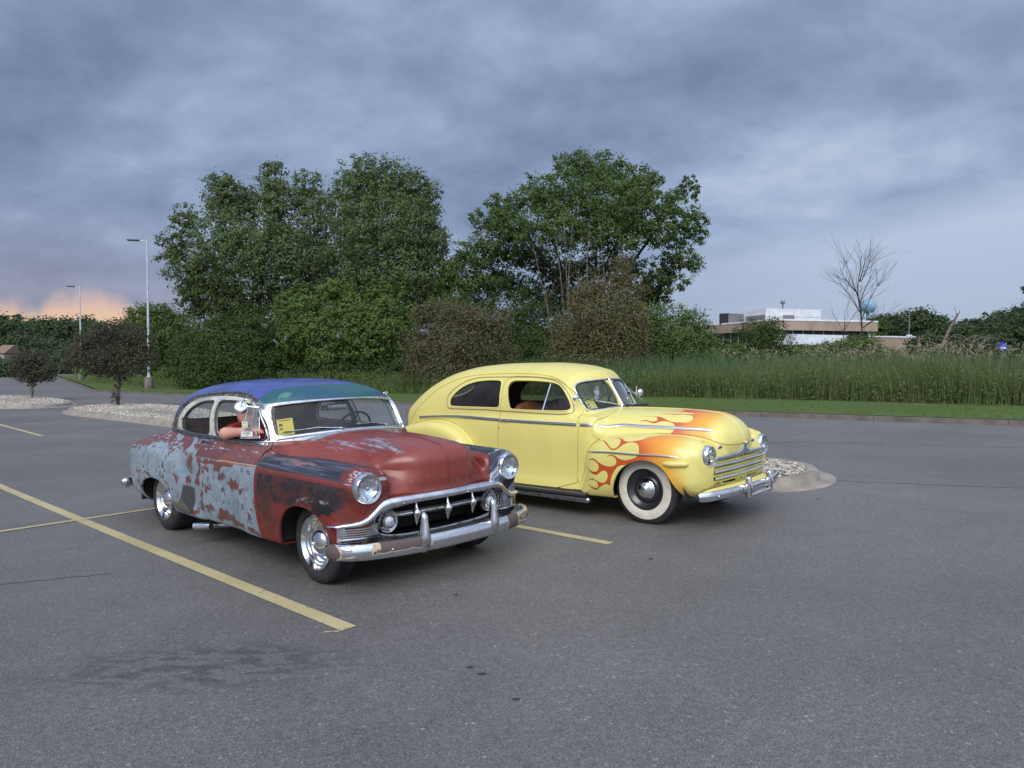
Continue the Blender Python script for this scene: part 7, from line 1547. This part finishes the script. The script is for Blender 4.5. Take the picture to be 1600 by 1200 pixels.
#BUILD
# ================================================================ passenger leaning an arm on the coupe's sill
def cap(x,y,z,a,b,ra,rb):
    a=np.array(a,float); b=np.array(b,float); d=b-a; L=d@d; t=np.clip(((x-a[0])*d[0]+(y-a[1])*d[1]+(z-a[2])*d[2])/L,0,1)
    return np.sqrt((x-a[0]-d[0]*t)**2+(y-a[1]-d[1]*t)**2+(z-a[2]-d[2]*t)**2)-(ra+(rb-ra)*t)
def ell(x,y,z,c,r): 
    k=np.sqrt(((x-c[0])/r[0])**2+((y-c[1])/r[1])**2+((z-c[2])/r[2])**2); return (k-1)*min(r)
HC=np.array([-1.70,-.485,1.205])
SH=(-1.63,-.60,1.075); EL=(-1.40,-.835,1.080); WR=(-1.06,-.765,1.115)
hand=[((-1.03,-.760,1.12),(-.985,-.750,1.122),.026,.024)]
for k,(dy,dz,L) in enumerate(((-.030,.004,.052),(-.010,.010,.060),(.011,.009,.056),(.030,.002,.045))):
    a=(-.985,-.750+dy,1.122+dz*.5); b=(-.985+L,-.752+dy*1.1,1.116+dz); c=(-.985+L+.024,-.752+dy*1.1,1.092+dz); hand+=[(a,b,.0105,.0095),(b,c,.0095,.008)]
hand+=[((-1.03,-.735,1.12),(-.995,-.708,1.112),.013,.011),((-.995,-.708,1.112),(-.965,-.704,1.098),.011,.009)]
def person_skin(x,y,z):
    h=HC; f=ell(x,y,z,h,(.098,.078,.115)); f=smin(f,ell(x,y,z,h+[.035,0,-.055],(.060,.056,.060)),.04)
    f=smin(f,cap(x,y,z,h+[.088,-.004,.010],h+[.112,-.006,-.018],.009,.014),.018)          # nose
    f=smin(f,cap(x,y,z,h+[.078,-.024,-.056],h+[.078,.020,-.056],.010,.010),.012)            # lips
    f=smin(f,cap(x,y,z,h+[.070,0,-.098],h+[.074,0,-.094],.022,.022),.03)                 # chin
    f=smin(f,cap(x,y,z,h+[.084,-.040,.030],h+[.084,.038,.030],.010,.010),.02)              # brow
    for s in (-1,1): f=smin(f,ell(x,y,z,h+[-.008,s*.080,-.002],(.020,.010,.032)),.008); f=smax(f,-ell(x,y,z,h+[.092,s*.032,.012],(.012,.016,.009)),.008)
    f=smin(f,cap(x,y,z,h+[-.02,0,-.09],(-1.68,-.46,1.06),.058,.065),.03)
    f=smin(f,cap(x,y,z,SH,EL,.060,.050),.03); f=smin(f,cap(x,y,z,EL,WR,.050,.030),.025); f=smin(f,cap(x,y,z,WR,(-1.03,-.76,1.12),.028,.026),.02)
    g=None
    for a,b,ra,rb in hand: c=cap(x,y,z,a,b,ra,rb); g=c if g is None else smin(g,c,.007)
    f=smin(f,g,.012)
    f=smin(f,cap(x,y,z,(-1.60,-.22,1.00),(-1.52,-.14,.76),.052,.044),.03); f=smin(f,cap(x,y,z,(-1.52,-.14,.76),(-1.28,-.28,.70),.044,.030),.02); f=smin(f,cap(x,y,z,(-1.28,-.28,.70),(-1.20,-.31,.69),.034,.030),.02)
    return f
def person_cloth(x,y,z):
    f=smin(cap(x,y,z,(-1.66,-.52,.98),(-1.56,-.48,.62),.135,.15),cap(x,y,z,(-1.66,-.36,.98),(-1.56,-.36,.62),.135,.15),.08); f=smin(f,cap(x,y,z,(-1.66,-.60,1.055),(-1.66,-.26,1.055),.072,.072),.08)
    e=np.array(SH)+(np.array(EL)-SH)*.52; f=smin(f,cap(x,y,z,SH,e,.076,.074),.05); f=smin(f,cap(x,y,z,(-1.62,-.26,1.04),(-1.57,-.18,.90),.07,.065),.05)
    return f
def person_legs(x,y,z):
    f=cap(x,y,z,(-1.54,-.50,.60),(-1.10,-.50,.66),.095,.070); f=smin(f,cap(x,y,z,(-1.54,-.32,.60),(-1.10,-.34,.66),.095,.070),.04)
    f=smin(f,cap(x,y,z,(-1.10,-.50,.66),(-.98,-.50,.36),.068,.050),.03); return smin(f,cap(x,y,z,(-1.10,-.34,.66),(-.98,-.34,.36),.068,.050),.03)
def person_F(x,y,z): return smin(smin(person_skin(x,y,z),person_cloth(x,y,z),.008),person_legs(x,y,z),.01)
pm=surf_nets(person_F,(-1.92,-.96,.28),(-.84,-.02,1.36),.0115)
cl=lambda V:person_cloth(*V.T)-person_skin(*V.T)
cut(pm,lambda V:np.minimum(person_legs(*V.T),9)-np.minimum(person_cloth(*V.T),person_skin(*V.T)),[0],2)
cut(pm,cl,[0],1)
def hair_s(V):
    q=V-HC; return np.maximum(-(q[:,2]-.035-.75*np.maximum(q[:,0]-.01,0)+.55*np.maximum(-q[:,0],0)),-(V[:,2]-1.12))
cut(pm,hair_s,[0],3)
skinm=pmat('skin',srgb(208,158,136),.5,Subsurface_Weight=.1); addnoise(skinm,9,srgb(196,140,120),.4,.65,4)
shirt=pmat('red_cotton',srgb(150,26,40),.85); addnoise(shirt,5,srgb(124,20,34),.4,.65,4); jeansm=pmat('blue_denim',srgb(52,64,92),.9); hairm=pmat('brown_hair',(.05,.035,.025),.7)
pe=empty('person',label='passenger in red t-shirt resting a bare forearm on the coupe window sill',cat='person')
skin('body',pm,pm.tag==0,skinm,pe,person_F,0); skin('t_shirt',pm,pm.tag==1,shirt,pe,person_F,0,push=.003); skin('jeans',pm,pm.tag==2,jeansm,pe,person_F,0,push=.003); skin('hair',pm,pm.tag==3,hairm,pe,person_F,0,push=.005)
for s in (-1,1): G().lathe([(.001,-.010),(.007,-.008),(.010,0),(.007,.008),(.001,.010)],12,tuple(HC+[.082,s*.032,.011]),'x').obj('eye',pmat('eye_white',(.5,.5,.5),.2) if s<0 else MAT['eye_white'],pe)
place_car(pe,-.9876,6.2551,-.7793)
# ================================================================ show cards, ornament
ycard=pmat('yellow_card',srgb(236,206,58),.55); cink=pmat('card_ink',srgb(90,82,40),.6); pcard=pmat('pale_yellow_card',srgb(226,214,120),.55)
def showcard(F,y,z,carxf,w,h,rot,label,mat,x0=.2,x1=-1.4):
    P=front_pt(F,[y],[z],x0,x1)[0]; N=nrm(F,[P])[0]; P=P-N*.035
    ux=np.cross((0,0,1.),N); ux/=np.linalg.norm(ux); uy=np.cross(N,ux); c,s=math.cos(rot),math.sin(rot); ux,uy=ux*c+uy*s,-ux*s+uy*c
    it=[('b',0,h*.40,w*.7,h*.05,1),('b',-w*.28,h*.14,w*.22,h*.16,1),('b',-w*.28,-h*.10,w*.2,h*.10,1),('b',0,-h*.34,w*.6,h*.05,1),('b',w*.02,-h*.42,w*.7,h*.02,1)]
    o=card('show_card',(0,0,0),ux,uy,w,h,it,[mat,cink]); tagobj(o,label,'card'); 
    me=o.data
    for v in me.vertices: v.co=v.co+Vector(P)
    place_car(o,*carxf); return o
showcard(chevy_F,-.565,1.158,(-.9876,6.2551,-.7793),.135,.155,.12,'bright yellow entry card propped inside the coupe windshield corner',ycard)
showcard(ford_F,-.405,1.175,(1.8097,8.0769,-.7173),.115,.135,.28,'pale yellow entry card inside the yellow sedan windshield corner',pcard)
plush=pmat('white_plush',srgb(206,208,214),.9); e=empty('hanging_ornament',label='small white plush ornament hanging behind the yellow sedan windshield',cat='ornament')
g=G(); c=(-1.02,-.10,1.275)
for (dx,dy,dz,rx,rz) in ((0,0,0,.034,.050),(0,0,.065,.030,.032),(.0,-.035,.02,.014,.034),(0,.035,.03,.014,.036),(0,-.018,-.055,.014,.026),(0,.018,-.055,.014,.026)):
    g.lathe([(.001,-rz)]+[(rx*math.cos(t),rz*math.sin(t)) for t in np.linspace(-1.3,1.3,7)]+[(.001,rz)],12,(c[0]+dx,c[1]+dy,c[2]+dz),'z')
g.tube([(c[0],c[1],c[2]+.09),(c[0]+.03,c[1]+.05,c[2]+.14)],.003,5); g.obj('plush',plush,e); place_car(e,1.8097,8.0769,-.7173)
print('script time',round(time.time()-T0,1),'objects',len(bpy.data.objects),'tris',sum(len(o.data.loops)-2*len(o.data.polygons) for o in bpy.data.objects if o.type=='MESH'))
